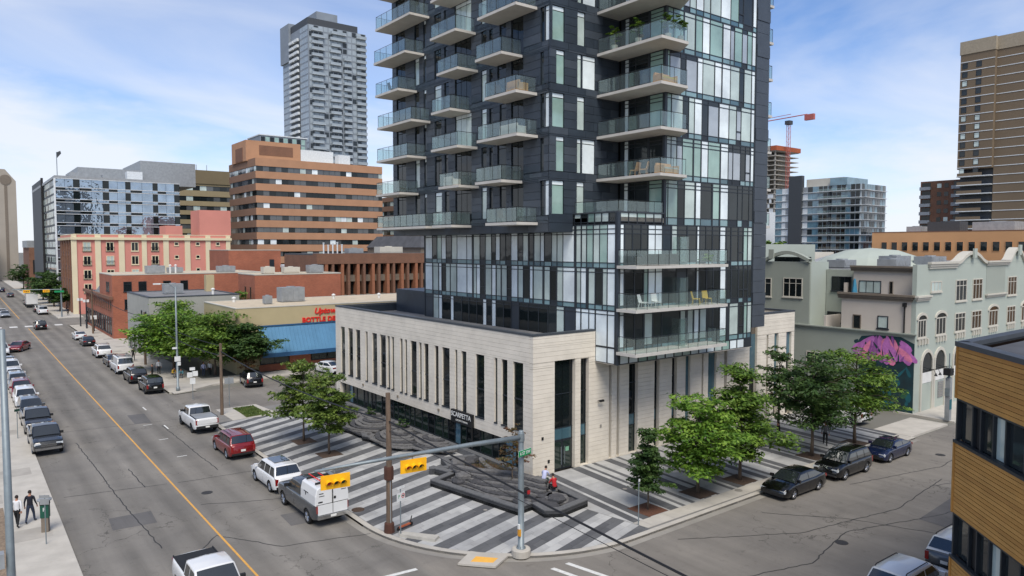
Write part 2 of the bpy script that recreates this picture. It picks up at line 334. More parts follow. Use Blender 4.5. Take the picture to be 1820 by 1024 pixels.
def text(name, body, size, m, parent, loc, rot, extrude=0.01, align='CENTER', shear=0.0, bold=0.0, spacing=1.0):
    cu = bpy.data.curves.new(name, 'FONT'); cu.body = body; cu.size = size; cu.extrude = extrude; cu.align_x = align; cu.align_y = 'CENTER'; cu.shear = shear; cu.offset = bold; cu.space_character = spacing; cu.resolution_u = 3
    t = bpy.data.objects.new(name + '_curve', cu); col.objects.link(t)
    me = bpy.data.meshes.new_from_object(t); bpy.data.objects.remove(t); me.materials.clear(); me.materials.append(MATS[m])
    o = link(name, me, parent, loc); o.rotation_euler = rot
    return o
FACE_ROT = {'X-': (R(90), 0, R(-90)), 'Y-': (R(90), 0, 0), 'X+': (R(90), 0, R(90))}
# ================================================================ ground, roads, pavements
def sheet(name, pts, z, m, parent=None, thick=None):
    mb = MB()
    if thick: mb.prism(pts, z - thick, z)
    else: mb.add([(p[0], p[1], z) for p in pts], [tuple(range(len(pts)))])
    return mb.build(name, m, parent)
def arc(cx, cy, r, a0, a1, n=14): return [(cx + r * math.cos(R(a0 + (a1 - a0) * i / n)), cy + r * math.sin(R(a0 + (a1 - a0) * i / n))) for i in range(n + 1)]
mat('terrain', rgb(108, 106, 98), 0.95, noise_amt=0.25, scale=0.05)
struct(sheet('ground', [(-900, -300), (1600, -300), (1600, 2600), (-900, 2600)], -0.03, 'terrain'))
struct(sheet('avenue', [(3.9, -60), (17.5, -60), (17.5, 900), (3.9, 900)], 0.0, 'asphalt_avenue'))
struct(sheet('side_street', [(17.5, 13.4), (320, 13.4), (320, 26.13), (17.5, 26.13)], 0.0, 'asphalt'))
struct(sheet('intersection_fillet', [(17.5, 26.13), (28, 26.13), (28, 27), (18.4, 37), (17.5, 37)], -0.004, 'asphalt'))
struct(sheet('cross_street', [(-120, 169), (4.3, 169), (4.3, 184), (-120, 184)], 0.0, 'asphalt'))
struct(sheet('cross_street_east', [(17.5, 169), (200, 169), (200, 184), (17.5, 184)], 0.0, 'asphalt'))
struct(sheet('driveway_apron', [(17.5, 70.2), (60, 70.2), (60, 86.0), (17.5, 81.5)], 0.006, 'asphalt'))
KH = 0.13
mat('concrete_slab', rgb(158, 153, 144), 0.9, noise_amt=0.16, scale=0.7)
# left pavement: bulges towards the near end, slab pieces with joints
def pavement(name, pts, m='concrete'): return struct(sheet(name, pts, KH, m, None, 0.25))
lp = pavement('pavement_west', [(-6, -60), (4.0, -60), (4.0, 168), (-6, 168)])
pavement('pavement_west_far', [(-6, 186), (4.0, 186), (4.0, 900), (-6, 900)])
pavement('pavement_east_far', [(17.6, 185.5), (22.5, 185.5), (22.5, 900), (17.6, 900)])
pe = pavement('pavement_east', [(17.65, 82.6), (19.8, 82.6), (22.6, 84.5), (40, 86.5), (40, 89), (22.6, 89), (22.6, 167), (17.65, 167)])
ps = pavement('pavement_side_street', [(61.3, 26.3), (68.2, 26.3), (68.2, 29.4), (61.3, 29.4)])
pavement('pavement_mural', [(69.6, 26.3), (320, 26.3), (320, 31.6), (69.6, 31.6)])
pavement('pavement_timber', [(26, 8), (320, 8), (320, 13.3), (28, 13.3)])
# plaza body with rounded corner at the crossing
CR = arc(28.0, 36.3, 10.5, 180, 267, 22)      # kerb curve from the avenue round to the side street
CURB = [(17.5, 69.8)] + CR + [(61.3, 26.0)]
plz = struct(sheet('plaza', CURB + [(61.3, 36.95), (30.1, 36.95), (30.1, 69.8)], KH - 0.012, 'mortar', None, 0.25))
def kerb(pts, w, parent, m='concrete', h=KH, step=2.4, name='kerb_stone'):
    """kerb stones laid along a line, each a piece"""
    its = []; L = [Vector((p[0], p[1], 0)) for p in pts]
    mb_list = []
    for a, b in zip(L[:-1], L[1:]):
        d = b - a; n = max(1, int(round(d.length / step))); d2 = d.normalized(); nn = Vector((d2.y, -d2.x, 0))
        for i in range(n):
            p = a + d * (i / n) + d2 * 0.006; q = a + d * ((i + 1) / n) - d2 * 0.006
            mb_list.append([(p.x, p.y), (q.x, q.y), (q.x - nn.x * w, q.y - nn.y * w), (p.x - nn.x * w, p.y - nn.y * w)])
    for P in mb_list[:300]: MB().prism(P, -0.1, h + 0.006).build(name, m, parent)
kerb(list(reversed(CURB)), -0.32, plz)
kerb([(4.0, 168), (4.0, 20)], 0.3, lp, step=3.0)
kerb([(17.65, 82.6), (17.65, 167)], -0.28, pe, step=3.0)
for k in range(46):
    for j in range(2): o = put_box('paving_slab', (-.02 + j * 1.87 + .008, 1.85 + j * 1.87 - .008, 26 + k * 1.9 + .008, 27.9 + k * 1.9 - .008, KH - .02, KH + .004), 'concrete' if (k * 3 + j * 5) % 7 else 'concrete_slab', lp)
for k in range(34):
    for j in range(2): o = put_box('paving_slab', (17.96 + j * 1.4 + .008, 19.36 + j * 1.4 - .008, 85.0 + k * 1.9 + .008, 86.9 + k * 1.9 - .008, KH - .02, KH + .004), 'concrete' if (k * 5 + j * 3) % 6 else 'concrete_slab', pe)
mat('gravel', rgb(128, 112, 94), .98, noise_amt=.4, scale=9, bump=.6, bscale=30)
struct(sheet('gravel_bed', [(-6, 18), (1.75, 18), (1.8, 51.6), (-6, 51.6)], KH + .03, 'gravel', None, .1))
# gutter strips of concrete beside the kerb
def ribbon(name, pts, w0, w1, z, m):
    a = []; b = []
    for i, p in enumerate(pts):
        q0 = Vector(pts[max(0, i - 1)]); q1 = Vector(pts[min(len(pts) - 1, i + 1)]); d = (q1 - q0).normalized(); n = Vector((-d.y, d.x))
        a.append((p[0] + n.x * w0, p[1] + n.y * w0)); b.append((p[0] + n.x * w1, p[1] + n.y * w1))
    k = len(pts); mb = MB().add([(x, y, z) for x, y in a] + [(x, y, z) for x, y in b], [(i, i + 1, k + i + 1, k + i) for i in range(k - 1)])
    return struct(mb.build(name, m))
ribbon('gutter', CURB, 0.0, -0.42, 0.005, 'concrete_dark')
ribbon('gutter_west', [(4.0, 168), (4.0, 20)], 0.0, 0.35, 0.005, 'concrete_dark')
# painted markings
mat('tar', rgb(48, 47, 46), 0.7)
def paint(name, pts, m='paint_white', z=0.009):
    return struct(sheet(name, pts, z, m))
paint('centre_line', [(10.80, -40), (10.91, -40), (10.93, 166), (10.82, 166)], 'paint_yellow')
paint('centre_line_far', [(10.79, 190), (10.93, 190), (10.93, 800), (10.79, 800)], 'paint_yellow')
paint('stop_line', [(11.3, 30.35), (17.2, 29.75), (17.2, 30.0), (11.3, 30.6)])
for k in range(2):
    x = 22.3 + k * 0.95
    paint('crossing_line', [(x, 25.95), (x + .26, 25.95), (x + 2.6 + .26, 14), (x + 2.6, 14)])
for i in range(5):
    for y0, w in ((169.3, 2.4),): paint('crossing_bar', [(5.6 + i * 2.5, y0), (6.9 + i * 2.5, y0), (6.9 + i * 2.5, y0 + w), (5.6 + i * 2.5, y0 + w)])
for y in (75.5, 66.5): paint('lane_dash', [(14.0, y), (14.12, y), (14.12, y + 1.6), (14.0, y + 1.6)])
struct(MB().lathe([(.34, .004), (.34, .012)], 18, (12.2, 47.5, 0)).build('manhole_cover', 'tar')); struct(MB().lathe([(.34, .004), (.34, .012)], 18, (36.5, 19.0, 0)).build('manhole_cover', 'tar')); struct(MB().lathe([(.34, .004), (.34, .012)], 18, (58, 22.8, 0)).build('manhole_cover', 'tar'))
for y in (57, 63, 69): paint('bay_tick', [(12.6, y), (13.3, y), (13.3, y + .12), (12.6, y + .12)])
struct(sheet('asphalt_patch', [(6.4, 44.2), (8.6, 44.0), (8.7, 46.2), (6.5, 46.3)], 0.006, 'asphalt_patch')); struct(sheet('asphalt_patch', [(14.4, 38.9), (16.9, 38.6), (17.0, 40.6), (14.5, 40.9)], 0.006, 'asphalt_patch')); struct(sheet('asphalt_patch', [(43, 16.2), (49, 16.6), (49, 18.4), (43.2, 18.0)], 0.006, 'asphalt_patch'))
struct(sheet('asphalt_patch', [(12.1, 70), (13.4, 69.8), (13.6, 74), (12.2, 74.2)], 0.006, 'asphalt_patch'))
struct(sheet('driveway_patch', [(26, 66.4), (29.6, 66.4), (29.6, 70.0), (25, 70.3)], 0.012, 'asphalt_patch'))
def tar(pts, w=0.03):
    rnd = random.Random(len(pts) * 7 + int(pts[0][0] * 10)); P = []
    for a, b in zip(pts[:-1], pts[1:]):
        n = max(2, int(math.hypot(b[0] - a[0], b[1] - a[1]) / 0.35))
        for i in range(n): P.append((a[0] + (b[0] - a[0]) * i / n + rnd.uniform(-.05, .05), a[1] + (b[1] - a[1]) * i / n + rnd.uniform(-.05, .05)))
    P.append(pts[-1]); ribbon('tar_seam', P, -w, w, 0.0065, 'tar')
for P in ([(4.4, 70.8), (10.5, 70.2), (17.2, 69.6)], [(4.9, 52), (10.6, 50.9)], [(11.2, 50.7), (17.3, 50.2)], [(7.6, 36), (10.7, 40), (13, 36.5), (17.4, 35.2)], [(7.2, 66), (7.4, 58), (7.6, 49), (8.0, 40)], [(13.9, 68), (14.0, 60), (14.1, 52)], [(11.3, 45.5), (14, 44.2), (17.2, 43)], [(9.2, 56), (9.3, 51)],
          [(30, 24.5), (36, 21), (44, 19.5), (52, 20.3)], [(37, 24), (40, 20.5), (42, 16)], [(28, 20), (33, 18.6), (38, 19.6), (45, 17.5), (54, 16)], [(46, 23.5), (55, 21.5), (66, 22.5)], [(50, 20), (56, 18.5), (64, 18.8), (75, 16)], [(24, 22), (29, 17)]): tar(P)
# ---------------- plaza paving: pavers laid in stripes
def clip_poly(poly, a, b, c):          # keep a*x+b*y+c >= 0
    res = []
    for i in range(len(poly)):
        p, q = poly[i], poly[(i + 1) % len(poly)]; dp = a * p[0] + b * p[1] + c; dq = a * q[0] + b * q[1] + c
        if dp >= 0: res.append(p)
        if dp * dq < 0: t = dp / (dp - dq); res.append((p[0] + (q[0] - p[0]) * t, p[1] + (q[1] - p[1]) * t))
    return res
def inset_line(y): return 17.84
def in_plaza_left(P):
    P = clip_poly(P, 1, 0, -17.86)
    P = clip_poly(P, -1, 0, 29.95)
    P = clip_poly(P, 0, -1, 65.6)
    # right boundary strip
    P = clip_poly(P, -3.36, -0.54, 3.36 * 29.04 + 0.54 * 30.21) if P and min(q[1] for q in P) < 36.5 else P
    # corner curve
    for k in range(0, 23, 2):
        x, y = CR[k]; nx, ny = 28.0 - x, 36.3 - y; l = math.hypot(nx, ny); nx /= l; ny /= l
        if P: P = clip_poly(P, nx, ny, -(nx * (x + nx * 0.36) + ny * (y + ny * 0.36)))
    return P
pav = []
cuts_in_plaza = []
def stripe_y(x, y0):
    a = R(15 + max(0, (y0 - 33)) * 0.42)
    return y0 + (x - 20) * math.tan(a)
rnd = random.Random(3)
edges = []; y = 15.0
y = 33.57 - 1.85 * 8
while y < 72:
    edges.append((y - 0.88, y, 'd')); edges.append((y, y + 0.97, 'l')); y += 1.85
for e0, e1, kind in edges:
    for half in (0, 1):
        a0 = e0 + (e1 - e0) * half / 2; a1 = e0 + (e1 - e0) * (half + 1) / 2
        x = 16.0 + rnd.random()
        while x < 31:
            w = rnd.choice((0.9, 1.2, 1.5)); g = 0.006
            P = [(x + g, stripe_y(x, a0) + g), (x + w - g, stripe_y(x + w, a0) + g), (x + w - g, stripe_y(x + w, a1) - g), (x + g, stripe_y(x, a1) - g)]
            x += w
            P = in_plaza_left(P)
            if len(P) >= 3: pav.append((P, ('paver_dark', 'paver_dark2') if kind == 'd' else ('paver_light', 'paver_light2')))
# right part: stripes run from the building to the kerb
bands = []; x = 29.3
seq = [(1.1, 'l'), (.55, 'd'), (.25, 'l'), (.65, 'd'), (1.7, 'l'), (.75, 'd'), (.35, 'l'), (.3, 'd'), (.55, 'l'), (.35, 'd'), (.9, 'l'), (.7, 'd'), (.5, 'l'), (.3, 'd'), (1.2, 'l'), (.35, 'd'), (.3, 'l'), (.8, 'd'), (.9, 'l'), (.35, 'd'), (.8, 'l'), (.6, 'd'), (.4, 'l'), (.4, 'd')]
i = 0
while x < 64:
    w, k = seq[i % len(seq)]; bands.append((x, x + w, k)); x += w; i += 1
for b0, b1, kind in bands:
    y = 26.9 - rnd.random()
    while y < 37:
        h = rnd.choice((0.9, 1.2, 1.5)); g = 0.006
        sh = lambda X, Y: X + (Y - 36.5) * 0.085
        P = [(sh(b0, y) + g, y + g), (sh(b1, y) - g, y + g), (sh(b1, y + h) - g, y + h - g), (sh(b0, y + h) + g, y + h - g)]
        y += h
        P = clip_poly(P, 0, 1, -27.35); P = clip_poly(P, 0, -1, 36.88) if P else P; P = clip_poly(P, -1, 0, 61.2) if P else P
        P = clip_poly(P, 3.36, 0.54, -(3.36 * 29.1 + 0.54 * 30.21)) if P else P
        if len(P) >= 3: pav.append((P, ('paver_dark', 'paver_dark2') if kind == 'd' else ('paver_light', 'paver_light2')))
x = 28.4
while x < 61:        # concrete walk beside the side-street kerb
    P = clip_poly([(x, 26.35), (x + 1.78, 26.35), (x + 1.78, 27.34), (x, 27.34)], 3.36, 0.54, -(3.36 * 29.1 + 0.54 * 30.21)); P = clip_poly(P, -1, 0, 61.2) if P else P; x += 1.8
    if len(P) >= 3: pav.append((P, ('concrete', 'concrete')))
def parea(P): return abs(sum(P[i][0] * P[(i + 1) % len(P)][1] - P[(i + 1) % len(P)][0] * P[i][1] for i in range(len(P)))) / 2
pav = [p for p in pav if parea(p[0]) > 0.01]
def papp(it):
    c = [sum(q[k] for q in it[0]) / len(it[0]) for k in (0, 1)]; d = math.hypot(c[0], c[1]); return -parea(it[0]) * 15 / (d * d + 240) ** 1.5
pav.sort(key=papp)
for P, ms in pav[:300]: MB().prism(P, KH - 0.05, KH).build('paver', rnd.choice(ms), plz)
mb = MB(); pm = ['paver_dark', 'paver_dark2', 'paver_light', 'paver_light2', 'concrete']
for P, ms in pav[300:]: mb.mi = pm.index(rnd.choice(ms)); mb.prism(P, KH - 0.05, KH)
o = mb.build('paver', pm, plz); o['kind'] = 'stuff'
# ramp with tactile plate at the crossing
rp = struct(sheet('kerb_ramp', [(18.95, 28.95), (20.2, 27.55), (21.4, 28.15), (20.25, 29.75)], KH + 0.012, 'concrete', None, 0.1))
mat('tactile', rgb(226, 170, 74), 0.8, noise_amt=0.1)
put = MB().prism([(19.55, 28.72), (20.35, 27.95), (20.85, 28.22), (20.1, 29.05)], KH + 0.012, KH + 0.02); put.build('tactile_plate', 'tactile', rp)
# grass bed by the driveway
mat('bed_soil', rgb(92, 98, 60), 0.98, noise_amt=0.35, scale=4)
gb = struct(sheet('verge_kerb', [(19.2, 71.0), (23.0, 71.2), (23.5, 65.7), (19.2, 65.7)], KH + 0.01, 'concrete', None, 0.2))
struct(sheet('verge', [(20.75, 70.7), (22.6, 70.5), (22.5, 66.3), (20.5, 66.0)], KH + 0.03, 'bed_soil', None, 0.1))
leaf_mat('grass', rgb(70, 92, 40), rgb(92, 112, 52), rgb(120, 126, 70))
mb = MB(); rnd = random.Random(5)
for i in range(2600):
    u, v = rnd.random(), rnd.random(); x = 20.6 + u * 1.95; y = 66.15 + v * 4.4; h = rnd.uniform(.05, .12); a = rnd.uniform(0, 6.28); dx, dy = math.cos(a) * .03, math.sin(a) * .03
    mb.add([(x - dx, y - dy, KH + .03), (x + dx, y + dy, KH + .03), (x + rnd.uniform(-.05, .05), y + rnd.uniform(-.05, .05), KH + .03 + h)], [(0, 1, 2)])
o = mb.build('grass', 'grass', fix=False); tag(o, 'patch of mown grass beside the driveway', 'grass'); o['kind'] = 'stuff'
# ================================================================ the apartment tower on its podium
def wbuild(mb, name, m, parent, smooth=False):
    o = mb.build(name, m, parent, smooth); o.location = -wloc(parent); return o
TW = thing('apartment_tower', 'dark clad apartment tower with glass corner and balconies on a beige stone podium', 'building', (30.15, 36.9, 0))
GM = {'W': ['panel_white'], 'G': ['glass_blind', 'glass_blind', 'glass_green'], 'D': ['glass_dark', 'glass_dark', 'glass_room', 'glass_grey'], 'K': ['dark_clad']}
# ---- podium
X0, Y0, PT = 30.15, 36.9, 9.6
YE, XE = 68.2, 61.35
lo = [(66.05, 67.01), (64.27, 65.30), (62.67, 63.66), (61.12, 61.56), (59.24, 60.22), (57.56, 58.66), (56.82, 57.28), (56.04, 56.49), (54.52, 54.95), (53.75, 54.14), (52.15, 53.16), (51.35, 51.74), (50.25, 50.95), (48.72, 49.29), (47.10, 48.18), (46.01, 46.34), (44.78, 45.45), (42.46, 43.56), (40.87, 41.21), (39.70, 40.38), (37.94, 39.04)]
LO = [(a, b, 3.06, 7.7) for a, b in lo]; GF = (38.3, 67.3, 0.1, 2.14)
ro = [(32.07, 33.95, 0.05, 7.8), (34.48, 35.25, 0.18, 7.75), (37.29, 37.55, 0.18, 7.42), (38.09, 38.36, 0.18, 7.42), (39.35, 40.31, 0.18, 7.42), (42.16, 42.72, 0.18, 7.4), (44.19, 44.79, 0.18, 7.4), (45.84, 46.42, 0.18, 7.4), (47.87, 48.09, 0.18, 7.4), (48.71, 49.79, 0.18, 7.4), (50.85, 51.24, 0.18, 7.4), (54.40, 55.50, 0.18, 8.9), (56.94, 57.20, 0.18, 7.75), (58.14, 58.78, 0.18, 7.8), (60.05, 60.87, 0.18, 7.78)]
st = panels('X-', X0, Y0 + 0.36, YE, 0.1, PT, LO + [GF], 0.31, 2.3, ['stone'], -0.36, 0, 0.012, 1)
st += panels('Y-', Y0, X0, XE, 0.1, PT, ro, 0.31, 2.3, ['stone'], -0.36, 0, 0.012, 2)
pieces(TW, 'stone_panel', st)
core = MB().box(X0 + .46, XE - .05, Y0 + .46, YE - .05, 0.0, 8.85)
wbuild(core, 'podium_core', 'stone_back', TW)
wbuild(MB().box(X0 + .2, X0 + .4, Y0 + .38, YE - .02, 2.16, 3.0).box(X0 + .2, X0 + .4, Y0 + .38, YE - .02, 7.75, 9.55).box(X0 + .4, XE - .4, Y0 + .2, Y0 + .4, 7.95, 9.55), 'wall_backing', 'stone_back', TW)
wbuild(MB().box(XE - .36, XE, Y0 + .37, YE, 0.05, PT).box(X0 + .37, XE - .37, YE - .36, YE, 0.05, PT), 'podium_rear_wall', 'stone', TW)
wbuild(MB().box(X0 - .03, X0 + .40, Y0 - .03, YE + .02, PT, PT + .13).box(X0 + .402, 35.8, Y0 - .03, Y0 + .40, PT, PT + .13).box(53.3, XE + .03, Y0 - .03, Y0 + .40, PT, PT + .13).box(XE - .4, XE + .03, Y0 + .402, YE + .02, PT, PT + .13).box(X0 + .402, XE - .402, YE - .40, YE + .02, PT, PT + .13), 'coping', 'coping', TW)
wbuild(MB().box(X0 + .36, XE - .36, Y0 + .36, YE - .36, 8.85, 8.9), 'podium_roof', 'roof_membrane', TW)
wbuild(MB().box(X0 + .37, X0 + .42, Y0 + .4, YE - .4, 8.9, PT - .02).box(X0 + .45, XE - .4, YE - .43, YE - .37, 8.9, PT - .02), 'parapet_lining', 'dark_clad', TW)
wbuild(MB().box(XE - .42, XE - .37, 46, YE - .4, 8.9, PT - .02), 'parapet_lining', 'dark_clad', TW)
wbuild(MB().box(36.5, 52.5, 61.2, 67.2, 8.9, 11.2), 'roof_plant_room', 'dark_clad', TW)
its = []; fr = []
rnd = random.Random(11)
for a, b, z0, z1 in LO:
    m = 'glass_grey' if b - a < .5 else rnd.choice(['glass_dark', 'glass_room', 'glass_dark'])  # narrow grooves: dark pane colour stands in for their shade
    zz = [z0, z0 + 2.1, z1]
    for k in range(2): its.append((fb('X-', X0, a, b, zz[k] + .03, zz[k + 1] - .03, -.16, -.12), m))
    fr.append((fb('X-', X0, a, b, zz[1] - .05, zz[1] + .05, -.16, -.10), 'mullion')); fr.append((fb('X-', X0, a - .02, b + .02, z0 - .06, z0 + .03, -.30, .05), 'mullion')); fr.append((fb('X-', X0, a, a + .05, z0 + .03, z1, -.17, -.09), 'mullion'))
y = GF[0]
while y < GF[1] - .1:
    w = min(rnd.choice([.8, 1.0, 1.25, 1.5]), GF[1] - y)
    its.append((fb('X-', X0, y + .03, y + w - .03, .35, 2.05, -.40, -.37), rnd.choice(['glass_store', 'glass_blue', 'glass_room', 'glass_store', 'glass_dark', 'glass_store'])))
    fr.append((fb('X-', X0, y - .03, y + .03, .12, 2.14, -.42, -.31), 'mullion')); y += w
fr.append((fb('X-', X0, GF[0], GF[1], .1, .34, -.43, -.29), 'mullion')); fr.append((fb('X-', X0, GF[0], GF[1], 2.06, 2.14, -.43, -.30), 'mullion'))
for i, (a, b, z0, z1) in enumerate(ro):
    w = b - a; teal_top = i in (7, 9, 11, 13, 14)
    if teal_top:
        zt = {11: 4.1, 14: 5.45}.get(i, 1.2)
        its.append((fb('Y-', Y0, a, b, zt, z1, -.33, -.2), 'panel_blue')); its.append((fb('Y-', Y0, a, b, z0, zt - .04, -.34, -.31), 'glass_dark'))
    elif w < .5: its.append((fb('Y-', Y0, a, b, z0, z1, -.34, -.31), 'glass_dark'))
    else:
        for q0, q1, m in ((z0 + (2.2 if i == 0 else 0) + .03, 2.2, None), (2.24, 3.04, 'panel_blue'), (3.08, 5.4, 'glass_dark'), (5.44, z1, 'glass_dark')):
            if i == 0 and m is None: continue
            n = 2 if (i == 0) else 1
            for k in range(n): its.append((fb('Y-', Y0, a + w * k / n + .02, a + w * (k + 1) / n - .02, q0, q1, -.34, -.30), m or 'glass_store'))
        for q in (2.22, 3.06, 5.42): fr.append((fb('Y-', Y0, a, b, q - .025, q + .025, -.34, -.27), 'mullion'))
        fr.append((fb('Y-', Y0, b - .1, b - .04, z0, z1, -.34, -.26), 'mullion'))
pieces(TW, 'podium_pane', its); pieces(TW, 'window_frame', fr)
# entrance doors
for k, (a, b) in enumerate(((32.12, 32.98), (33.02, 33.88))):
    d = put_box('door', fb('Y-', Y0, a, b, 0.14, 2.18, -.33, -.28), 'mullion', TW)
    put_box('door_pane', fb('Y-', Y0, a + .07, b - .07, 0.26, 2.10, -.275, -.265), 'glass_store', TW)
    hx = b - .13 if k == 0 else a + .13
    wbuild(MB().tube([(hx, Y0 + .17, .5), (hx, Y0 + .17, 1.75)], .02, 6).tube([(hx, Y0 + .17, .6), (hx, Y0 + .28, .6)], .012, 5).tube([(hx, Y0 + .17, 1.65), (hx, Y0 + .28, 1.65)], .012, 5), 'door_handle', 'galv', TW)
mat('notice_green', rgb(120, 170, 140), 0.6); put_box('door_notice', fb('Y-', Y0, 33.3, 33.62, 1.35, 1.65, -.262, -.257), 'notice_green', TW)
# wall camera, vents
wbuild(MB().tube([(36.15, Y0, 4.55), (36.15, Y0 - .25, 4.6)], .03, 6).box(36.05, 36.45, Y0 - .36, Y0 - .22, 4.52, 4.66), 'wall_camera', 'black', TW)
for x, z in ((30.9, 2.55), (31.45, .9), (36.35, 2.6)): put_box('wall_vent', fb('Y-', Y0, x, x + .16, z, z + .2, 0, .05), 'concrete_dark' if x > 36 else 'black', TW)
for y in (62.0, 55.3, 48.6): put_box('wall_light', fb('X-', X0, y, y + .18, 2.5, 2.7, 0, .08), 'stone_back', TW)
# restaurant sign over its entrance
SG = thing('restaurant_sign', 'black box sign reading SCARPETTA in white over the podium glass', 'sign', (29.6, 45.2, 2.0))
wbuild(MB().box(29.92, 30.13, 43.75, 46.6, 2.16, 3.12), 'sign_box', 'black', SG)
text('sign_lettering', 'SCARPETTA', .52, 'white_paint', SG, Vector((29.91, 45.2, 2.80)) - wloc(SG), FACE_ROT['X-'], .006, bold=.006, spacing=.95)
text('sign_small_lettering', 'CUCINA ITALIANA', .19, 'white_paint', SG, Vector((29.91, 45.1, 2.40)) - wloc(SG), FACE_ROT['X-'], .006)
wbuild(MB().box(29.95, 30.05, 43.78, 43.88, .12, 2.16), 'post', 'black', SG)
# ---- curtain walls
F5 = [(58.97, 60.22, 'W'), (58.17, 58.97, 'D'), (57.33, 58.11, 'D'), (56.57, 57.33, 'W'), (55.65, 56.57, 'D'), (54.72, 55.59, 'G'), (53.16, 54.72, 'W'), (52.36, 53.16, 'W'), (51.15, 52.1, 'G'), (50.32, 51.15, 'D'), (49.45, 50.32, 'G'), (48.85, 49.45, 'D'), (48.25, 48.85, 'W'), (47.48, 48.25, 'D'), (46.74, 47.48, 'D'), (45.89, 46.74, 'W'), (45.19, 45.85, 'D'), (44.54, 45.19, 'G'), (43.9, 44.43, 'G'), (43.07, 43.8, 'G'), (42.56, 43.03, 'W'), (41.7, 42.56, 'D'), (41.08, 41.7, 'G'), (40.41, 41.08, 'G'), (39.19, 40.41, 'W'), (38.47, 38.96, 'G'), (37.9, 38.38, 'G'), (37.23, 37.85, 'D'), (36.55, 37.17, 'G'), (35.8, 36.55, 'G'), (35.0, 35.77, 'W')]
F4 = [(59.0, 60.26, 'W'), (57.93, 58.85, 'G'), (57.37, 57.81, 'W'), (56.6, 57.28, 'D'), (55.9, 56.6, 'G'), (54.83, 55.82, 'D'), (53.18, 54.74, 'W'), (52.33, 53.13, 'W'), (51.65, 52.12, 'G'), (51.14, 51.65, 'W'), (50.45, 51.08, 'D'), (49.46, 50.33, 'G'), (48.85, 49.39, 'W'), (48.14, 48.73, 'D'), (47.32, 48.02, 'G'), (46.74, 47.27, 'D'), (45.89, 46.7, 'W'), (45.18, 45.8, 'D'), (44.36, 45.12, 'G'), (43.96, 44.32, 'W'), (42.76, 43.86, 'G'), (41.89, 42.55, 'G'), (41.16, 41.85, 'D'), (40.39, 41.06, 'G'), (39.12, 40.39, 'W'), (38.48, 38.9, 'G'), (37.91, 38.45, 'W'), (37.01, 37.65, 'G'), (36.28, 36.95, 'D'), (35.81, 36.22, 'G'), (35.0, 35.77, 'W')]
F3 = [(58.98, 60.3, 'K'), (57.91, 58.82, 'G'), (57.31, 57.85, 'W'), (55.84, 57.22, 'D'), (55.33, 55.79, 'W'), (54.02, 55.27, 'D'), (52.88, 53.96, 'D'), (51.66, 52.8, 'D'), (50.71, 51.61, 'D'), (50.21, 50.69, 'W'), (49.47, 50.14, 'D'), (48.86, 49.39, 'W'), (47.79, 48.79, 'D'), (46.75, 47.74, 'D'), (45.73, 46.7, 'K'), (44.53, 45.67, 'D'), (43.26, 44.49, 'D'), (42.14, 43.22, 'D'), (41.15, 42.1, 'D'), (40.28, 41.11, 'G'), (38.98, 40.19, 'K'), (38.47, 38.98, 'W'), (37.63, 38.39, 'W'), (36.99, 37.58, 'W'), (35.78, 36.9, 'W'), (35.0, 35.72, 'W')]
B5 = [(36.05, 36.43, 'W'), (36.53, 37.26, 'D'), (37.33, 38.15, 'D'), (38.19, 38.84, 'D'), (38.92, 39.62, 'W'), (39.65, 40.37, 'W'), (40.46, 41.33, 'K'), (41.44, 42.01, 'G'), (42.11, 43.11, 'D'), (43.21, 44.23, 'D'), (44.33, 44.58, 'W'), (44.67, 45.34, 'D'), (45.38, 46.13, 'D'), (46.2, 47.03, 'D'), (47.12, 47.78, 'W'), (47.92, 48.46, 'D'), (48.55, 49.42, 'G'), (49.52, 50.08, 'D'), (50.17, 50.67, 'G'), (50.74, 51.27, 'G')]
B4 = [(36.05, 36.47, 'W'), (36.53, 37.48, 'D'), (37.55, 38.42, 'D'), (38.49, 38.89, 'G'), (38.96, 39.67, 'W'), (39.71, 40.42, 'W'), (40.52, 41.97, 'D'), (42.05, 43.18, 'K'), (43.28, 44.2, 'D'), (44.33, 44.58, 'W'), (44.66, 45.46, 'D'), (45.55, 46.28, 'D'), (46.37, 47.12, 'D'), (47.21, 47.88, 'W'), (48.01, 48.56, 'D'), (48.65, 49.52, 'D'), (49.62, 50.18, 'D'), (50.28, 50.78, 'D'), (50.85, 51.33, 'D')]
B3 = [(36.05, 36.5, 'W'), (36.57, 37.52, 'D'), (37.59, 38.46, 'D'), (38.6, 39.42, 'G'), (39.49, 40.4, 'D'), (40.47, 42.43, 'D'), (42.51, 43.08, 'G'), (43.34, 43.96, 'G'), (44.1, 44.65, 'W'), (44.79, 45.54, 'G'), (45.65, 46.3, 'D'), (46.4, 47.18, 'D'), (47.24, 48.01, 'W'), (48.46, 49.57, 'G'), (49.71, 50.28, 'D'), (50.37, 50.76, 'G'), (50.85, 51.36, 'G')]
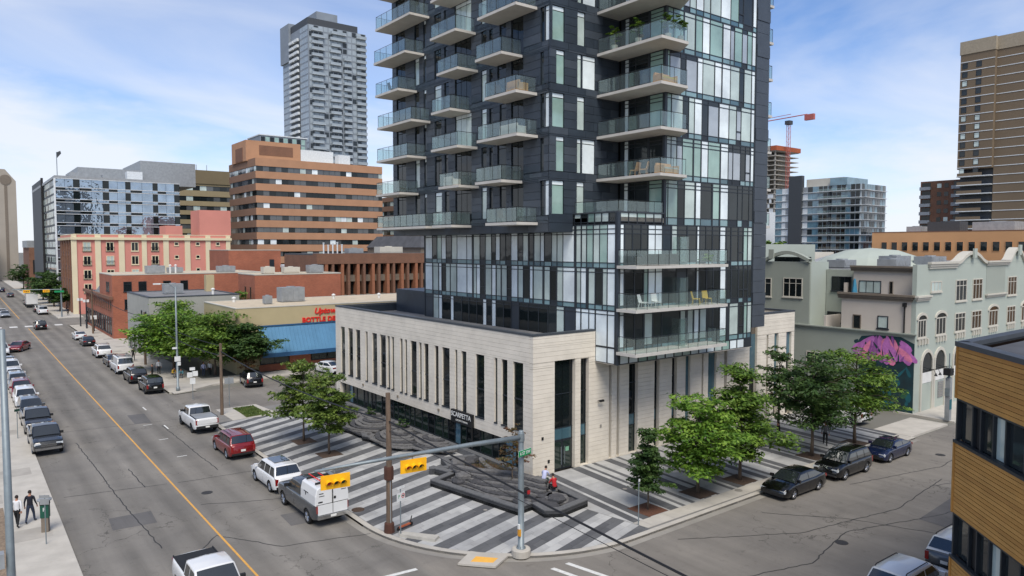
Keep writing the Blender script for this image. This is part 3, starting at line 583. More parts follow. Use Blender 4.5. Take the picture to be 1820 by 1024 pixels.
RF = {6: [(40.7, 40.93, 'G'), (40.96, 42.01, 'G'), (42.03, 42.79, 'D'), (42.82, 43.95, 'G'), (44.1, 44.67, 'W'), (44.7, 45.99, 'G'), (46.14, 46.92, 'G'), (47.08, 48.04, 'W'), (48.09, 49.27, 'D'), (49.3, 49.9, 'D'), (49.93, 50.78, 'D'), (50.81, 51.3, 'D')],
      7: [(40.7, 41.22, 'G'), (41.25, 41.84, 'G'), (41.88, 42.47, 'D'), (42.51, 43.67, 'G'), (43.81, 44.6, 'G'), (44.7, 45.46, 'W'), (45.5, 46.92, 'G'), (47.05, 47.96, 'W'), (48.0, 48.55, 'D'), (48.6, 49.54, 'D'), (49.59, 50.21, 'D'), (50.26, 50.82, 'D'), (50.94, 51.31, 'W')],
      8: [(40.7, 41.2, 'G'), (41.24, 42.48, 'G'), (42.52, 43.13, 'D'), (43.17, 43.79, 'G'), (43.83, 44.67, 'W'), (44.71, 45.42, 'D'), (45.46, 46.68, 'D'), (46.79, 47.97, 'W'), (48.02, 48.93, 'G'), (48.98, 49.53, 'D'), (49.58, 50.83, 'G'), (50.91, 51.32, 'W')],
      9: [(40.7, 40.98, 'G'), (41.02, 42.18, 'D'), (42.22, 42.78, 'D'), (42.8, 44.03, 'D'), (44.12, 44.7, 'W'), (44.73, 46.1, 'G'), (46.17, 46.98, 'W'), (47.09, 48.08, 'W'), (48.11, 49.25, 'G'), (49.29, 49.86, 'D'), (49.89, 50.84, 'G'), (50.89, 51.31, 'W')],
      10: [(40.7, 41.3, 'G'), (41.34, 42.44, 'G'), (42.57, 43.74, 'G'), (43.85, 44.61, 'G'), (44.65, 45.47, 'W'), (45.54, 47.01, 'G'), (47.12, 48.01, 'W'), (48.04, 48.51, 'D'), (48.57, 49.52, 'G'), (49.57, 50.2, 'D'), (50.25, 50.83, 'G'), (50.89, 51.34, 'W')],
      11: [(40.7, 41.24, 'G'), (41.3, 42.44, 'G'), (42.5, 43.11, 'D'), (43.15, 43.83, 'G'), (43.87, 44.7, 'W'), (44.74, 45.49, 'G'), (45.56, 46.77, 'G'), (46.81, 47.99, 'W'), (48.03, 49.01, 'G'), (49.06, 49.61, 'D'), (49.7, 50.82, 'D'), (50.95, 51.37, 'W')]}
XB, YB, XD, YD = 35.85, 34.73, 33.6, 39.24
LV = {6: 17.3, 7: 20.42, 8: 23.55, 9: 26.58, 10: 29.6, 11: 32.62, 12: 35.64, 13: 38.66, 14: 41.7}
ZTOP = 41.7
panes, mull, span = [], [], []
def curtain(face, c, segs, u0, u1, zs, zg, zt, ztop, rnd, spandrel=True, clip=None, pale=False):
    """zs spandrel bottom, zg glass bottom, zt transom lines, ztop head"""
    segs = sorted(segs)
    for i, (a, b, t) in enumerate(segs):
        m = rnd.choice(GM[t])
        if pale and t == 'D': m = rnd.choice(['glass_pale', 'glass_pale', 'glass_grey'])  # upper dark panes turn pale, sky reflection painted in
        if t == 'G' and not pale and rnd.random() < .12: m = 'glass_room'
        lv = [zg] + list(zt) + [ztop]
        for k in range(len(lv) - 1):
            mm = m if (k == 0 or t in 'WK') else ('glass_grey' if t == 'D' else m)
            panes.append((fb(face, c, a, b, lv[k] + .02, lv[k + 1] - .02, -.10, -.05), mm))
        nx = segs[i + 1][0] if i + 1 < len(segs) else u1
        pv = segs[i - 1][1] if i else u0
        if i == 0: mull.append((fb(face, c, u0, a + .01, zs, ztop, -.12, .03), 'mullion'))
        mull.append((fb(face, c, b - .015, max(nx + .015, b + .04), zs, ztop, -.12, -.02), 'mullion'))
        if t == 'D' and b - a < .8 and rnd.random() < .5: mull.append((fb(face, c, a, b, zg + .62, zg + .70, -.11, .0), 'mullion'))
        if spandrel: span.append((fb(face, c, a, b, zs + .03, zg - .03, -.10, -.05), 'mullion' if (t in 'D' and rnd.random() < .55) else rnd.choice(['panel_teal', 'panel_teal', 'panel_blue'])))
    for z in [zs, zg] + list(zt) + [ztop]:
        mull.append((fb(face, c, u0, u1, z - .03, z + .03, -.12, -.025), 'mullion'))
rnd = random.Random(21)
F5 = [(a, b, 'G' if (t == 'D' and i % 5 in (0, 2, 3)) else t) for i, (a, b, t) in enumerate(F5)]; F4 = [(a, b, 'G' if (t == 'D' and i % 4 in (0, 1)) else t) for i, (a, b, t) in enumerate(F4)]
curtain('X-', XB, F5, YB + .12, 60.35, 14.07, 14.43, (16.45, 16.78), 17.1, rnd)
curtain('X-', XB, F4, YB + .12, 60.35, 11.12, 11.48, (13.75,), 14.04, rnd)
curtain('X-', XB, F3, YB + .12, 60.35, 8.55, 8.58, (10.82,), 11.09, rnd, False)
low = [(36.0, 36.85, 'W'), (35.0, 35.72, 'W')]
curtain('X-', XB, [(35.78, 36.9, 'W'), (35.0, 35.72, 'W')], YB + .12, 36.9, 7.42, 7.44, (), 8.52, rnd, False)
curtain('Y-', YB, B5, XB + .15, 51.4, 14.07, 14.43, (16.45, 16.78), 17.1, rnd)
curtain('Y-', YB, B4, XB + .15, 51.4, 11.12, 11.48, (13.75,), 14.04, rnd)
curtain('Y-', YB, B3, XB + .15, 51.4, 8.18, 8.58, (10.82,), 11.09, rnd)
curtain('Y-', YB, [(36.1 + i * .96, 36.98 + i * .96, rnd.choice('WWG')) for i in range(15)] , XB + .15, 51.4, 7.42, 7.44, (), 8.15, rnd, False)
# parapet row of the corner box
curtain('X-', XB, [(35.0 + i * .7, 35.64 + i * .7, 'T') if False else (35.0 + i * .7, 35.64 + i * .7, 'G') for i in range(6)], YB + .12, YD, 17.13, 17.28, (), 17.9, rnd, False)
curtain('Y-', YB, [(36.06 + i * .86, 36.86 + i * .86, 'G') for i in range(5)], XB + .15, 40.4, 17.13, 17.28, (), 17.9, rnd, False)
for fl in range(6, 14):
    segs = RF.get(fl) or RF[6 + (fl % 3) + 2]
    zt = (LV[fl + 1] - .62, LV[fl + 1] - .34) if fl in (6, 7) else (LV[fl + 1] - .38,)
    zs, zg = LV[fl] - .02, LV[fl] + .36
    if fl == 6: zs = 17.13
    curtain('Y-', YB, segs, 40.5, 51.45, zs, zg, zt, LV[fl + 1] - .06, rnd, pale=fl > 6)
    # left flank of the glass volume, facing the recess balconies
    fs = [(34.95, 36.2, 'G'), (36.4, 37.6, 'D'), (37.65, 38.2, 'D'), (38.3, 38.7, 'W')]
    curtain('X-', 40.5, fs, YB + .12, 39.1, zs, LV[fl] + .1, (LV[fl + 1] - .62, LV[fl + 1] - .34), LV[fl + 1] - .06, rnd, False)
pieces(TW, 'pane', panes); pieces(TW, 'mullion', mull); pieces(TW, 'spandrel', span)
# corner posts
wbuild(MB().box(XB - .04, XB + .15, YB - .04, YB + .12, 7.4, 17.92).box(40.46, 40.66, YB - .04, YB + .12, 17.94, ZTOP), 'corner_post', 'dark_clad', TW)
# cores behind the glass
wbuild(MB().box(XB + .14, 51.5, YB + .14, 60.3, 8.92, 17.25).box(XB + .141, 51.5, YB + .141, Y0 - .01, 7.44, 8.91), 'glass_floors_core', 'dark_back', TW)
wbuild(MB().box(40.64, 51.5, YB + .14, 39.0, 17.26, ZTOP), 'glass_tower_core', 'dark_back', TW)
wbuild(MB().box(XB, 51.45, YB, Y0 - .005, 7.38, 7.42), 'soffit', 'soffit', TW)
wbuild(MB().box(XB + .05, 40.6, YB + .05, YD, 17.26, 17.6), 'terrace', 'slab', TW)
# ---- dark clad block
XR = 53.2
dopen = []; wins = []
def win(face, c, a, b, z0, z1, m, trans=True, parts=1):
    dopen_face[face].append((a, b, z0, z1))
    w = b - a
    for k in range(parts):
        aa, bb = a + w * k / parts + .03, a + w * (k + 1) / parts - .03
        if trans: wins.append((fb(face, c, aa, bb, z1 - .30, z1 - .03, -.14, -.10), 'glass_grey' if m in ('glass_dark', 'glass_room') else 'panel_white')); wins.append((fb(face, c, aa, bb, z0 + .03, z1 - .36, -.14, -.10), m))
        else: wins.append((fb(face, c, aa, bb, z0 + .03, z1 - .03, -.14, -.10), m))
dopen_face = {'X-': [], 'Y-': []}
rnd = random.Random(31)
BALC = {}
for fl in range(6, 14):
    z = LV[fl]; k = fl % 3         # 6->0
    top = LV[fl + 1] - .14
    # right face
    if fl % 2 == 0:
        win('Y-', YD, 33.80, 34.92, z + .5, top, 'glass_green'); win('Y-', YD, 36.18, 36.92, z + .5, top, 'glass_blind')
        win('X-', XD, 39.45, 39.86, z + .5, top, 'panel_white'); win('X-', XD, 39.93, 40.33, z + .5, top, 'glass_dark')
    else:
        win('Y-', YD, 34.17, 34.94, z + .52, top, 'glass_green'); win('Y-', YD, 36.19, 36.60, z + .5, top, 'glass_blind'); win('Y-', YD, 36.70, 38.0, z + .5, top, 'panel_white')
        win('X-', XD, 39.95, 40.34, z + .52, top - .1, 'glass_room')
    for c0, dw in ((0, 0), (4.5 + 2.5, 0)):
        pass
    # third column (near the corner), second and first columns: door, side light, windows
    win('X-', XD, 42.3, 43.75, z + .12, top, 'glass_dark', True, 2); win('X-', XD, 44.4, 45.2 + .3 * (fl % 2), z + .12, top, 'glass_room')
    win('X-', XD, 46.12, 46.55, z + .5, top - .1, 'glass_dark')
    win('X-', XD, 46.95, 47.65, z + .45, top, 'glass_blind' if k != 1 else 'glass_dark')
    win('X-', XD, 49.05, 51.45, z + .12, top, ['glass_room', 'glass_dark', 'glass_blind'][k], True, 3); win('X-', XD, 52.4 + .2 * k, 53.1, z + .5, top, 'glass_room')
    win('X-', XD, 53.6, 54.7, z + .45, top, ['glass_blind', 'glass_dark', 'glass_room'][k], True, 1 + (k > 0))
    win('X-', XD, 56.1, 56.55, z + .5, top, 'glass_grey'); win('X-', XD, 57.3, 58.1, z + .5, top, ['glass_room', 'glass_blind', 'glass_dark'][k]); win('X-', XD, 59.8, 61.5, z + .12, top, ['glass_dark', 'glass_room', 'glass_dark'][k], True, 2)
cl = []
for fl in range(6, 14):
    z0 = 16.62 if fl == 6 else LV[fl]; z1 = LV[fl + 1]
    sel = lambda f: [(a, b, c, d) for a, b, c, d in dopen_face[f] if c >= LV[fl] and d <= z1]
    cl += panels('X-', XD, YD + .2, 62.3, z0, z1, sel('X-'), .58, 2.4, ['dark_clad', 'dark_clad', 'dark_clad_light'], -.16, 0, .022, fl)
    cl += panels('Y-', YD, XD, 40.45, z0 if fl > 6 else 17.92, z1, sel('Y-'), .58, 2.0, ['dark_clad', 'dark_clad', 'dark_clad_light'], -.16, 0, .022, fl + 50)
    if fl == 6: cl += panels('Y-', YD, XD, XB - .05, 16.62, 17.92, [], .65, 2.3, ['dark_clad'], -.16, 0, .022, 3)
for z0 in [8.95 + .95 * i for i in range(35)]:
    if z0 < ZTOP: cl.append((fb('Y-', YB, 51.47, XR, z0 + .011, z0 + .939, -.4, .0 if int(z0 * 3) % 4 else .05), 'dark_clad_light'))
pieces(TW, 'cladding_panel', cl); pieces(TW, 'window_pane', wins)
wbuild(MB().box(XD + .18, XR - .2, YD + .18, 62.25, 16.7, ZTOP).box(XD + .05, XR, 62.25, 62.3, 16.64, ZTOP).box(XR - .2, XR, YB + .41, 62.24, 9.0, ZTOP), 'dark_block_core', 'dark_back', TW)
wbuild(MB().box(XD + .005, XB - .1, YD + .01, 62.29, 16.6, 16.66), 'soffit', 'dark_clad', TW)
wbuild(MB().box(XD + .1, XR, YB + .2, 62.28, ZTOP, ZTOP + .4), 'tower_top', 'dark_clad', TW)
wbuild(MB().box(XB + .15, 60.0, 60.31, 60.36, 8.95, 16.55) if False else MB().box(XB + .0, 51.5, 60.36, 60.42, 8.92, 16.6), 'end_wall', 'dark_clad', TW)
# ---- balconies
def balcony(x0, x1, y0, y1, z, sides, th=.2, parent=TW):
    """slab with glass guard on the open sides; sides is a set of 'X-','X+','Y-','Y+'"""
    b = wbuild(MB().box(x0, x1, y0, y1, z - th, z), 'balcony', 'slab', parent)
    i = .07; gh = 1.08; mb = MB(); ps = []
    def run(p, q):
        p, q = Vector(p), Vector(q); d = q - p; n = max(1, int(round(d.length / 1.05))); u = d.normalized()
        mb.tube([p + Vector((0, 0, gh)), q + Vector((0, 0, gh))], .022, 4)
        for k in range(n + 1): mb.tube([p + d * k / n, p + d * k / n + Vector((0, 0, gh))], .02, 4)
        for k in range(n):
            a, c = p + d * k / n + u * .04, p + d * (k + 1) / n - u * .04
            t = .008
            ps.append((min(a.x, c.x) - (t if abs(u.x) < .5 else 0), max(a.x, c.x) + (t if abs(u.x) < .5 else 0), min(a.y, c.y) - (t if abs(u.y) < .5 else 0), max(a.y, c.y) + (t if abs(u.y) < .5 else 0), z + .07, z + gh - .06))
    if 'X-' in sides: run((x0 + i, y0 + i, z), (x0 + i, y1 - i, z))
    if 'X+' in sides: run((x1 - i, y0 + i, z), (x1 - i, y1 - i, z))
    if 'Y-' in sides: run((x0 + i, y0 + i, z), (x1 - i, y0 + i, z))
    if 'Y+' in sides: run((x0 + i, y1 - i, z), (x1 - i, y1 - i, z))
    r = mb.build('railing', 'rail', b); 
    for p in ps:
        put_box('guard_pane', p, 'guard_glass', b)
    return b
S3 = {'X-', 'Y-', 'Y+'}
C3 = {6: (40.6, 44.4), 7: (42.4, 45.75), 8: (40.6, 45.5), 9: (40.7, 44.5), 10: (42.4, 45.7), 11: (40.7, 45.4), 12: (40.6, 44.4), 13: (42.4, 45.7)}
C2 = {6: (49.1, 52.05), 7: (48.0, 51.0), 8: (48.2, 52.15), 9: (49.2, 52.1), 10: (48.1, 51.2), 11: (48.4, 52.2), 12: (49.1, 52.1), 13: (48.0, 51.0)}
C1 = {6: (53.1, 62.0), 7: (57.55, 62.1), 8: (56.15, 61.9), 9: (55.4, 61.7), 10: (57.7, 62.05), 11: (56.4, 62.3), 12: (55.5, 61.9), 13: (57.5, 62.1)}
for fl in range(6, 14):
    for C in (C1, C2, C3):
        a, b = C[fl]; balcony(31.65, XD - .001, a, b, LV[fl] + .02, S3)
    if fl >= 7: balcony(38.12, 40.3, 33.05, YB - .04, LV[fl] + .16, {'X-', 'Y-', 'X+'}) if False else None
    if fl >= 7:
        z = LV[fl] + .16
        b = wbuild(MB().prism([(38.12, 33.05), (40.9, 33.05), (42.0, YB - .05), (40.45, YB - .05), (40.45, YD - .01), (38.12, YD - .01)], z - .2, z), 'balcony', 'slab', TW)
        mb = MB(); i = .07
        path = [(38.19, YD - .1), (38.19, 33.12), (40.85, 33.12)]
        for p, q in zip(path[:-1], path[1:]):
            n = 6 if p[0] == q[0] else 2
            mb.tube([(p[0], p[1], z + 1.08), (q[0], q[1], z + 1.08)], .022, 4)
            for k in range(n + 1): x, y = p[0] + (q[0] - p[0]) * k / n, p[1] + (q[1] - p[1]) * k / n; mb.tube([(x, y, z), (x, y, z + 1.08)], .02, 4)
            for k in range(n):
                xa, ya, xb_, yb_ = p[0] + (q[0] - p[0]) * k / n, p[1] + (q[1] - p[1]) * k / n, p[0] + (q[0] - p[0]) * (k + 1) / n, p[1] + (q[1] - p[1]) * (k + 1) / n
                put_box('guard_pane', (min(xa, xb_) - .005 + (.04 if n == 2 else 0), max(xa, xb_) + .005 - (.04 if n == 2 else 0), min(ya, yb_) - .005 + (.04 if n == 6 else 0), max(ya, yb_) + .005 - (.04 if n == 6 else 0), z + .07, z + 1.02), 'guard_glass', b)
        mb.build('railing', 'rail', b)
    balcony(XR + .001, 55.1, 35.6, 39.0, LV[fl] + .02, {'X+', 'Y-', 'Y+'})
for z in (8.36, 11.32, 14.27):
    balcony(35.68, 45.6, 32.88, YB - .045, z, {'X-', 'Y-', 'X+'})
# terrace guard on the corner box
tr = wbuild(MB().box(XB - .03, 40.55, YB - .03, YB + .12, 17.9, 17.98).box(XB - .03, XB + .12, YB + .121, YD - .01, 17.9, 17.98), 'terrace_coping', 'coping', TW)
mb = MB()
for p, q, n in (((XB + .04, YD - .1), (XB + .04, YB + .04), 4), ((XB + .04, YB + .04), (40.4, YB + .04), 5)):
    mb.tube([(*p, 18.75), (*q, 18.75)], .022, 4)
    for k in range(n + 1): x, y = p[0] + (q[0] - p[0]) * k / n, p[1] + (q[1] - p[1]) * k / n; mb.tube([(x, y, 17.95), (x, y, 18.75)], .02, 4)
    for k in range(n):
        xa, ya, xb_, yb_ = p[0] + (q[0] - p[0]) * k / n, p[1] + (q[1] - p[1]) * k / n, p[0] + (q[0] - p[0]) * (k + 1) / n, p[1] + (q[1] - p[1]) * (k + 1) / n
        put_box('guard_pane', (min(xa, xb_) - .005, max(xa, xb_) + .005, min(ya, yb_) - .005, max(ya, yb_) + .005, 18.0, 18.7), 'guard_glass', tr)
mb.build('railing', 'rail', tr)
# divider screens on the long balconies
for z in (8.36, 11.32, 14.27): put_box('divider_pane', (41.4, 41.42, 33.4, YB - .1, z + .02, z + 2.0), 'guard_glass', TW); put_box('divider_pane', (41.45, 42.4, 34.0, 34.02, z + .02, z + 2.0), 'guard_glass', TW)
# ================================================================ the other buildings
mat('brick_orange', rgb(146, 96, 70), .9); brick_mat('brick_red', rgb(150, 88, 66), rgb(166, 99, 73), rgb(138, 102, 84), 1.6); brick_mat('brick_brown', rgb(112, 80, 64), rgb(126, 88, 68), rgb(112, 90, 74), 1.6)
mat('salmon', rgb(200, 132, 118), .85, noise_amt=.06, scale=.2); mat('cream', rgb(212, 200, 168), .85, noise_amt=.05, scale=.3); mat('orange_band', rgb(172, 130, 100), .9, noise_amt=.08, scale=.3); mat('orange_shaded', rgb(132, 102, 82), .9, noise_amt=.08, scale=.3)  # second orange: the band darkened, avenue-side shade painted in
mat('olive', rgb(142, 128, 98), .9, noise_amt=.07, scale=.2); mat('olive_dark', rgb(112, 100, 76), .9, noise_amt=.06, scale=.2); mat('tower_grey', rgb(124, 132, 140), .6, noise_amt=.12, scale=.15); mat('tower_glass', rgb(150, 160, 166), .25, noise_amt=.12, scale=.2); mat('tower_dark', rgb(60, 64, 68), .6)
mat('tan', rgb(192, 146, 102), .9, noise_amt=.06, scale=.2); mat('brown_tower', rgb(112, 98, 80), .9, noise_amt=.06, scale=.1); mat('brown_tower_top', rgb(152, 142, 124), .9); mat('sage', rgb(164, 172, 162), .85, noise_amt=.05, scale=.3); mat('sage_shaded', rgb(150, 156, 146), .85, noise_amt=.06, scale=.3); mat('beige_stucco', rgb(196, 187, 176), .85, noise_amt=.05, scale=.3); mat('taupe', rgb(116, 106, 94), .8)  # darker sage: shade of the alley side put into the colour
mat('offwhite', rgb(188, 184, 172), .85, noise_amt=.06, scale=.4); mat('grey_wall', rgb(158, 158, 150), .9, noise_amt=.08, scale=.4); mat('stucco_tan', rgb(178, 164, 128), .9, noise_amt=.07, scale=.4); mat('blue_metal', rgb(88, 134, 166), .35, metal=.1, noise_amt=.12, scale=.5, spec=.6); mat('blue_fascia', rgb(44, 86, 124), .5); mat('red_sign', rgb(190, 36, 30), .5, emit=((.6, .02, .01, 1), .15))
mat('timber', rgb(190, 140, 72), .75, noise_amt=.12, scale=1.2, stretch=(1, 1, 1.5)); mat('timber2', rgb(186, 136, 69), .78, noise_amt=.12, scale=1.2, stretch=(1, 1, 1.5)); mat('timber3', rgb(194, 144, 76), .75, noise_amt=.12, scale=1.2, stretch=(1, 1, 1.5)); mat('timber4', rgb(180, 130, 66), .8, noise_amt=.12, scale=1.2, stretch=(1, 1, 1.5)); mat('timber_gap', rgb(78, 52, 26), .9); mat('far_white', rgb(205, 210, 212), .7)
SC = .95
mat('beige_concrete', rgb(158, 150, 138), .9, noise_amt=.08, scale=.1)
def scp(*v): return [x * SC for x in v]
def scz(z): return 15.5 + (z - 15.5) * SC
def blk(parent, name, b, m): return wbuild(MB().box(*b), name, m, parent)
def hvac(parent, x, y, z, w=2.0, d=1.4, h=1.2, m='metal_grey', name='roof_unit'):
    mb = MB().box(x, x + w, y, y + d, z + .12, z + h).box(x + .1, x + w - .1, y + .1, y + d - .1, z, z + .119); n = 4
    for k in range(n): mb.box(x + .12 + k * (w - .2) / n, x + (k + 1) * (w - .2) / n, y - .03, y - .002, z + .3, z + h - .2)
    mb.lathe([(min(w, d) * .3, z + h), (min(w, d) * .3, z + h + .12), (min(w, d) * .26, z + h + .12)], 10, (x + w * .5, y + d * .5, 0))
    return wbuild(mb, name, m, parent)
def vent(parent, x, y, z, h=.7, r=.18): return wbuild(MB().lathe([(r, z), (r, z + h), (r * 1.6, z + h), (r * 1.6, z + h + .12), (r * .4, z + h + .25)], 8, (x, y, 0)), 'roof_vent', 'white_paint', parent)
def parapet(parent, x0, x1, y0, y1, z, w=.3, h=.12, m='coping'):
    return wbuild(MB().box(x0 - .04, x1 + .04, y0 - .04, y0 + w, z, z + h).box(x0 - .04, x1 + .04, y1 - w, y1 + .04, z, z + h).box(x0 - .04, x0 + w, y0 + w + .002, y1 - w - .002, z, z + h).box(x1 - w, x1 + .04, y0 + w + .002, y1 - w - .002, z, z + h), 'parapet', m, parent)
def window(parent, face, c, a, b, z0, z1, m='glass_dark', fm='white_paint', nv=2, nh=1, fw=.08, d=.0, sill=True):
    """framed window standing on a facade: frame with bars, panes as sub-parts"""
    mb = MB()
    for q in ((a, a + fw, z0, z1), (b - fw, b, z0, z1), (a + fw, b - fw, z0, z0 + fw), (a + fw, b - fw, z1 - fw, z1)): mb.box(*fb(face, c, *q, d - .05, d + .07))
    for k in range(1, nv): u = a + (b - a) * k / nv; mb.box(*fb(face, c, u - fw * .35, u + fw * .35, z0 + fw, z1 - fw, d, d + .06))
    for k in range(1, nh): z = z0 + (z1 - z0) * (.72 if nh == 2 else k / nh); mb.box(*fb(face, c, a + fw, b - fw, z - fw * .3, z + fw * .3, d, d + .055))
    if sill: mb.box(*fb(face, c, a - .08, b + .08, z0 - .12, z0 - .002, d, d + .14))
    f = wbuild(mb, 'window', fm, parent)
    for k in range(nv): put_box('pane', fb(face, c, a + (b - a) * k / nv + .02, a + (b - a) * (k + 1) / nv - .02, z0 + .02, z1 - .02, d + .012, d + .025), m, f)
    return f
rnd = random.Random(77)
DK = ['glass_dark', 'glass_room', 'glass_dark', 'glass_grey']
# ---- bottle depot
T = thing('bottle_depot', 'low tan building with sloping blue metal canopy and red lettering', 'shop', (27, 90, 0))
blk(T, 'wall', (26.9, 58, 90, 104, 0, 8.02), 'stucco_tan'); parapet(T, 26.9, 58, 90, 104, 8.02, .35, .1, 'offwhite'); blk(T, 'roof', (27.3, 57.6, 90.4, 103.6, 8.021, 8.06), 'roof_gravel')
hvac(T, 35, 96.5, 8.06, 3.2, 2.0, 2.0); hvac(T, 32.0, 94.5, 8.06, 1.0, .9, 1.1)
for x, y in ((43.5, 99), (49.5, 96.5), (30, 101)): vent(T, x, y, 8.06, .5)
n = 34
mb = MB(); mb.add([(29.6, 90.0, 5.6), (54, 90.0, 5.6), (54, 88.3, 2.45), (29.6, 88.3, 2.45), (29.6, 90.0, 5.4), (54, 90.0, 5.4), (54, 88.3, 2.3), (29.6, 88.3, 2.3)], [(0, 1, 2, 3), (4, 7, 6, 5), (0, 3, 7, 4), (1, 5, 6, 2), (3, 2, 6, 7)])
cn = wbuild(mb, 'canopy', 'blue_metal', T)
for k in range(52): x = 29.7 + k * .475; MB().tube([(x, 90.0, 5.63), (x, 88.3, 2.48)], .03, 4).build('seam', 'blue_metal', cn)
blk(T, 'fascia', (29.5, 54.1, 88.18, 88.3, 2.0, 2.5), 'blue_fascia'); blk(T, 'gutter', (29.5, 54.1, 89.9, 89.999, 5.62, 5.8), 'blue_fascia')
blk(T, 'shop_front', (29.6, 54, 89.7, 89.99, 0.1, .9), 'brick_red'); blk(T, 'shop_front', (33.4, 36.2, 89.7, 89.99, .901, 2.3), 'brick_red')
for a, b in ((29.7, 33.3), (36.3, 38.4), (38.5, 40.8), (41, 44), (44.2, 47.5)): window(T, 'Y-', 89.75, a, b, .95, 2.35, 'glass_store', 'mullion', 2, 1, .07, sill=False)
text('depot_lettering', 'BOTTLE DEPOT', .86, 'red_sign', T, Vector((35.2, 89.93, 6.15)) - wloc(T), FACE_ROT['Y-'], .06, 'LEFT', bold=.025, spacing=1.04)
text('depot_script', 'Uptown', 1.05, 'red_sign', T, Vector((36.8, 89.93, 7.25)) - wloc(T), FACE_ROT['Y-'], .06, 'LEFT', shear=.3, bold=.02)
# ---- low grey building by the pavement
T = thing('grey_store', 'low grey painted store with flat roof behind the street trees', 'shop', (21, 108, 0))
blk(T, 'wall', (20.9, 33, 108.5, 124, 0, 8.6), 'grey_wall'); parapet(T, 20.9, 33, 108.5, 124, 8.6, .4, .14); blk(T, 'roof', (21.3, 32.6, 108.9, 123.6, 8.601, 8.63), 'roof_membrane'); hvac(T, 24.3, 115, 8.63, 2.6, 1.6, 1.5); vent(T, 30, 111, 8.63)
for y in (111, 114.5, 118, 121): window(T, 'X-', 20.9, y, y + 1.4, .4, 2.9, 'glass_dark', 'mullion', 1, 1, .1, sill=False)
for y in (110.2, 113): window(T, 'X-', 20.9, y, y + .7, 5.2, 6.6, 'glass_dark', 'mullion', 1, 1, .08)
blk(T, 'chimney', (31.2, 32.4, 119, 120.2, 8.6, 11.2), 'stucco_tan')
# ---- red brick warehouse on the avenue
T = thing('brick_warehouse', 'red brick warehouse with dark windows and cornice along the avenue', 'building', (21, 137, 0))
blk(T, 'wall', (20.9, 46, 137.2, 168.5, 0, 6.9), 'brick_red'); blk(T, 'upper_wall', (24.5 - 3.6, 46, 137.2, 150.5, 6.901, 10.8), 'brick_red'); parapet(T, 20.9, 46, 137.2, 150.5, 10.8, .4, .16, 'offwhite'); blk(T, 'roof', (21.3, 45.6, 137.6, 150.1, 10.801, 10.84), 'roof_gravel')
blk(T, 'cornice', (20.4, 20.9, 136.9, 168.6, 6.75, 7.25), 'brick_brown'); blk(T, 'roof_low', (20.95, 45.9, 150.6, 168.4, 6.901, 6.95), 'roof_dark')
sk = MB(); sk.add([(21.5, 151, 7.0), (27, 151, 7.0), (27, 160, 7.0), (21.5, 160, 7.0), (24, 151, 10.6), (27, 151, 10.6), (27, 160, 10.6), (24, 160, 10.6)], [(0, 3, 7, 4), (4, 7, 6, 5), (0, 4, 5, 1), (3, 2, 6, 7)])
sk = wbuild(sk, 'rooftop_conservatory', 'glass_dark', T)
for k in range(10): y = 151 + k; MB().tube([(21.48, y, 7.02), (23.98, y, 10.63)], .06, 4).build('glazing_bar', 'metal_grey', sk)
for a, z in ((22.6, scz(7.65)), (24.9, scz(7.65)), (28.8, scz(7.65)), (31.6, scz(7.65)), (36, scz(7.65)), (22.7, scz(4.5)), (25, 4.9), (29, 4.9)): window(T, 'Y-', 137.2, a, a + 1.25, z, z + 1.65, 'glass_dark', 'mullion', 1, 2, .07)
for k in range(13): y = 138.6 + k * 2.25; window(T, 'X-', 20.9, y, y + 1.0, 4.9, 6.4, 'glass_dark', 'brick_brown', 1, 2, .08)
for k in range(13): y = 138.6 + k * 2.25; window(T, 'X-', 20.9, y, y + 1.5, .8, 3.6, 'glass_dark', 'mullion', 1, 2, .1)
for k in range(2): window(T, 'X-', 20.9, 140 + k * 1.7, 141.1 + k * 1.7, 8.0, 9.6, 'glass_dark', 'mullion', 1, 1, .08)
hvac(T, 27, 141, 10.84, 3, 2, 1.4, 'metal_grey'); hvac(T, 31, 143, 10.84, 2.5, 1.8, 1.0, 'metal_grey'); hvac(T, 39, 140, 10.84, 3, 2, 1.2)
for x in (30.5, 31.4): vent(T, x, 139.5, 10.84, 1.4, .15)
blk(T, 'awning', (29.8, 32.5, 135.2, 137.19, 2.8, 2.95), 'far_white')
# brick block with blank side wall
T = thing('brick_block', 'plain red brick block with two narrow windows behind the depot', 'building', (36, 110, 0))
blk(T, 'wall', (35.8, 49.6, 110, 118, 0, 11.3), 'brick_red'); parapet(T, 35.8, 49.6, 110, 118, 11.3, .3, .15, 'offwhite'); blk(T, 'roof', (36.1, 49.3, 110.3, 117.7, 11.301, 11.33), 'roof_gravel')
for y in (111.5, 114.0): window(T, 'X-', 35.8, y, y + .8, 7.6, 9.5, 'glass_dark', 'brick_brown', 1, 1, .08)
hvac(T, 38.5, 114, 11.33, 1.8, 1.4, 1.1, 'offwhite'); hvac(T, 42, 114.5, 11.33, 2.6, 1.4, 1.0, 'offwhite'); hvac(T, 45.8, 113.5, 11.33, 2.4, 1.6, 1.3)
T = thing('brick_annex', 'blank brown brick upper wall beside the salmon building', 'building', (44, 150.6, 0))
blk(T, 'wall', (44.3, 55, 152, 166, 0, 14.9), 'brick_red'); parapet(T, 44.3, 55, 152, 166, 14.9, .3, .12, 'offwhite'); blk(T, 'vent_louvre', (52.6, 53.6, 151.93, 151.99, 10.6, 13), 'mullion')
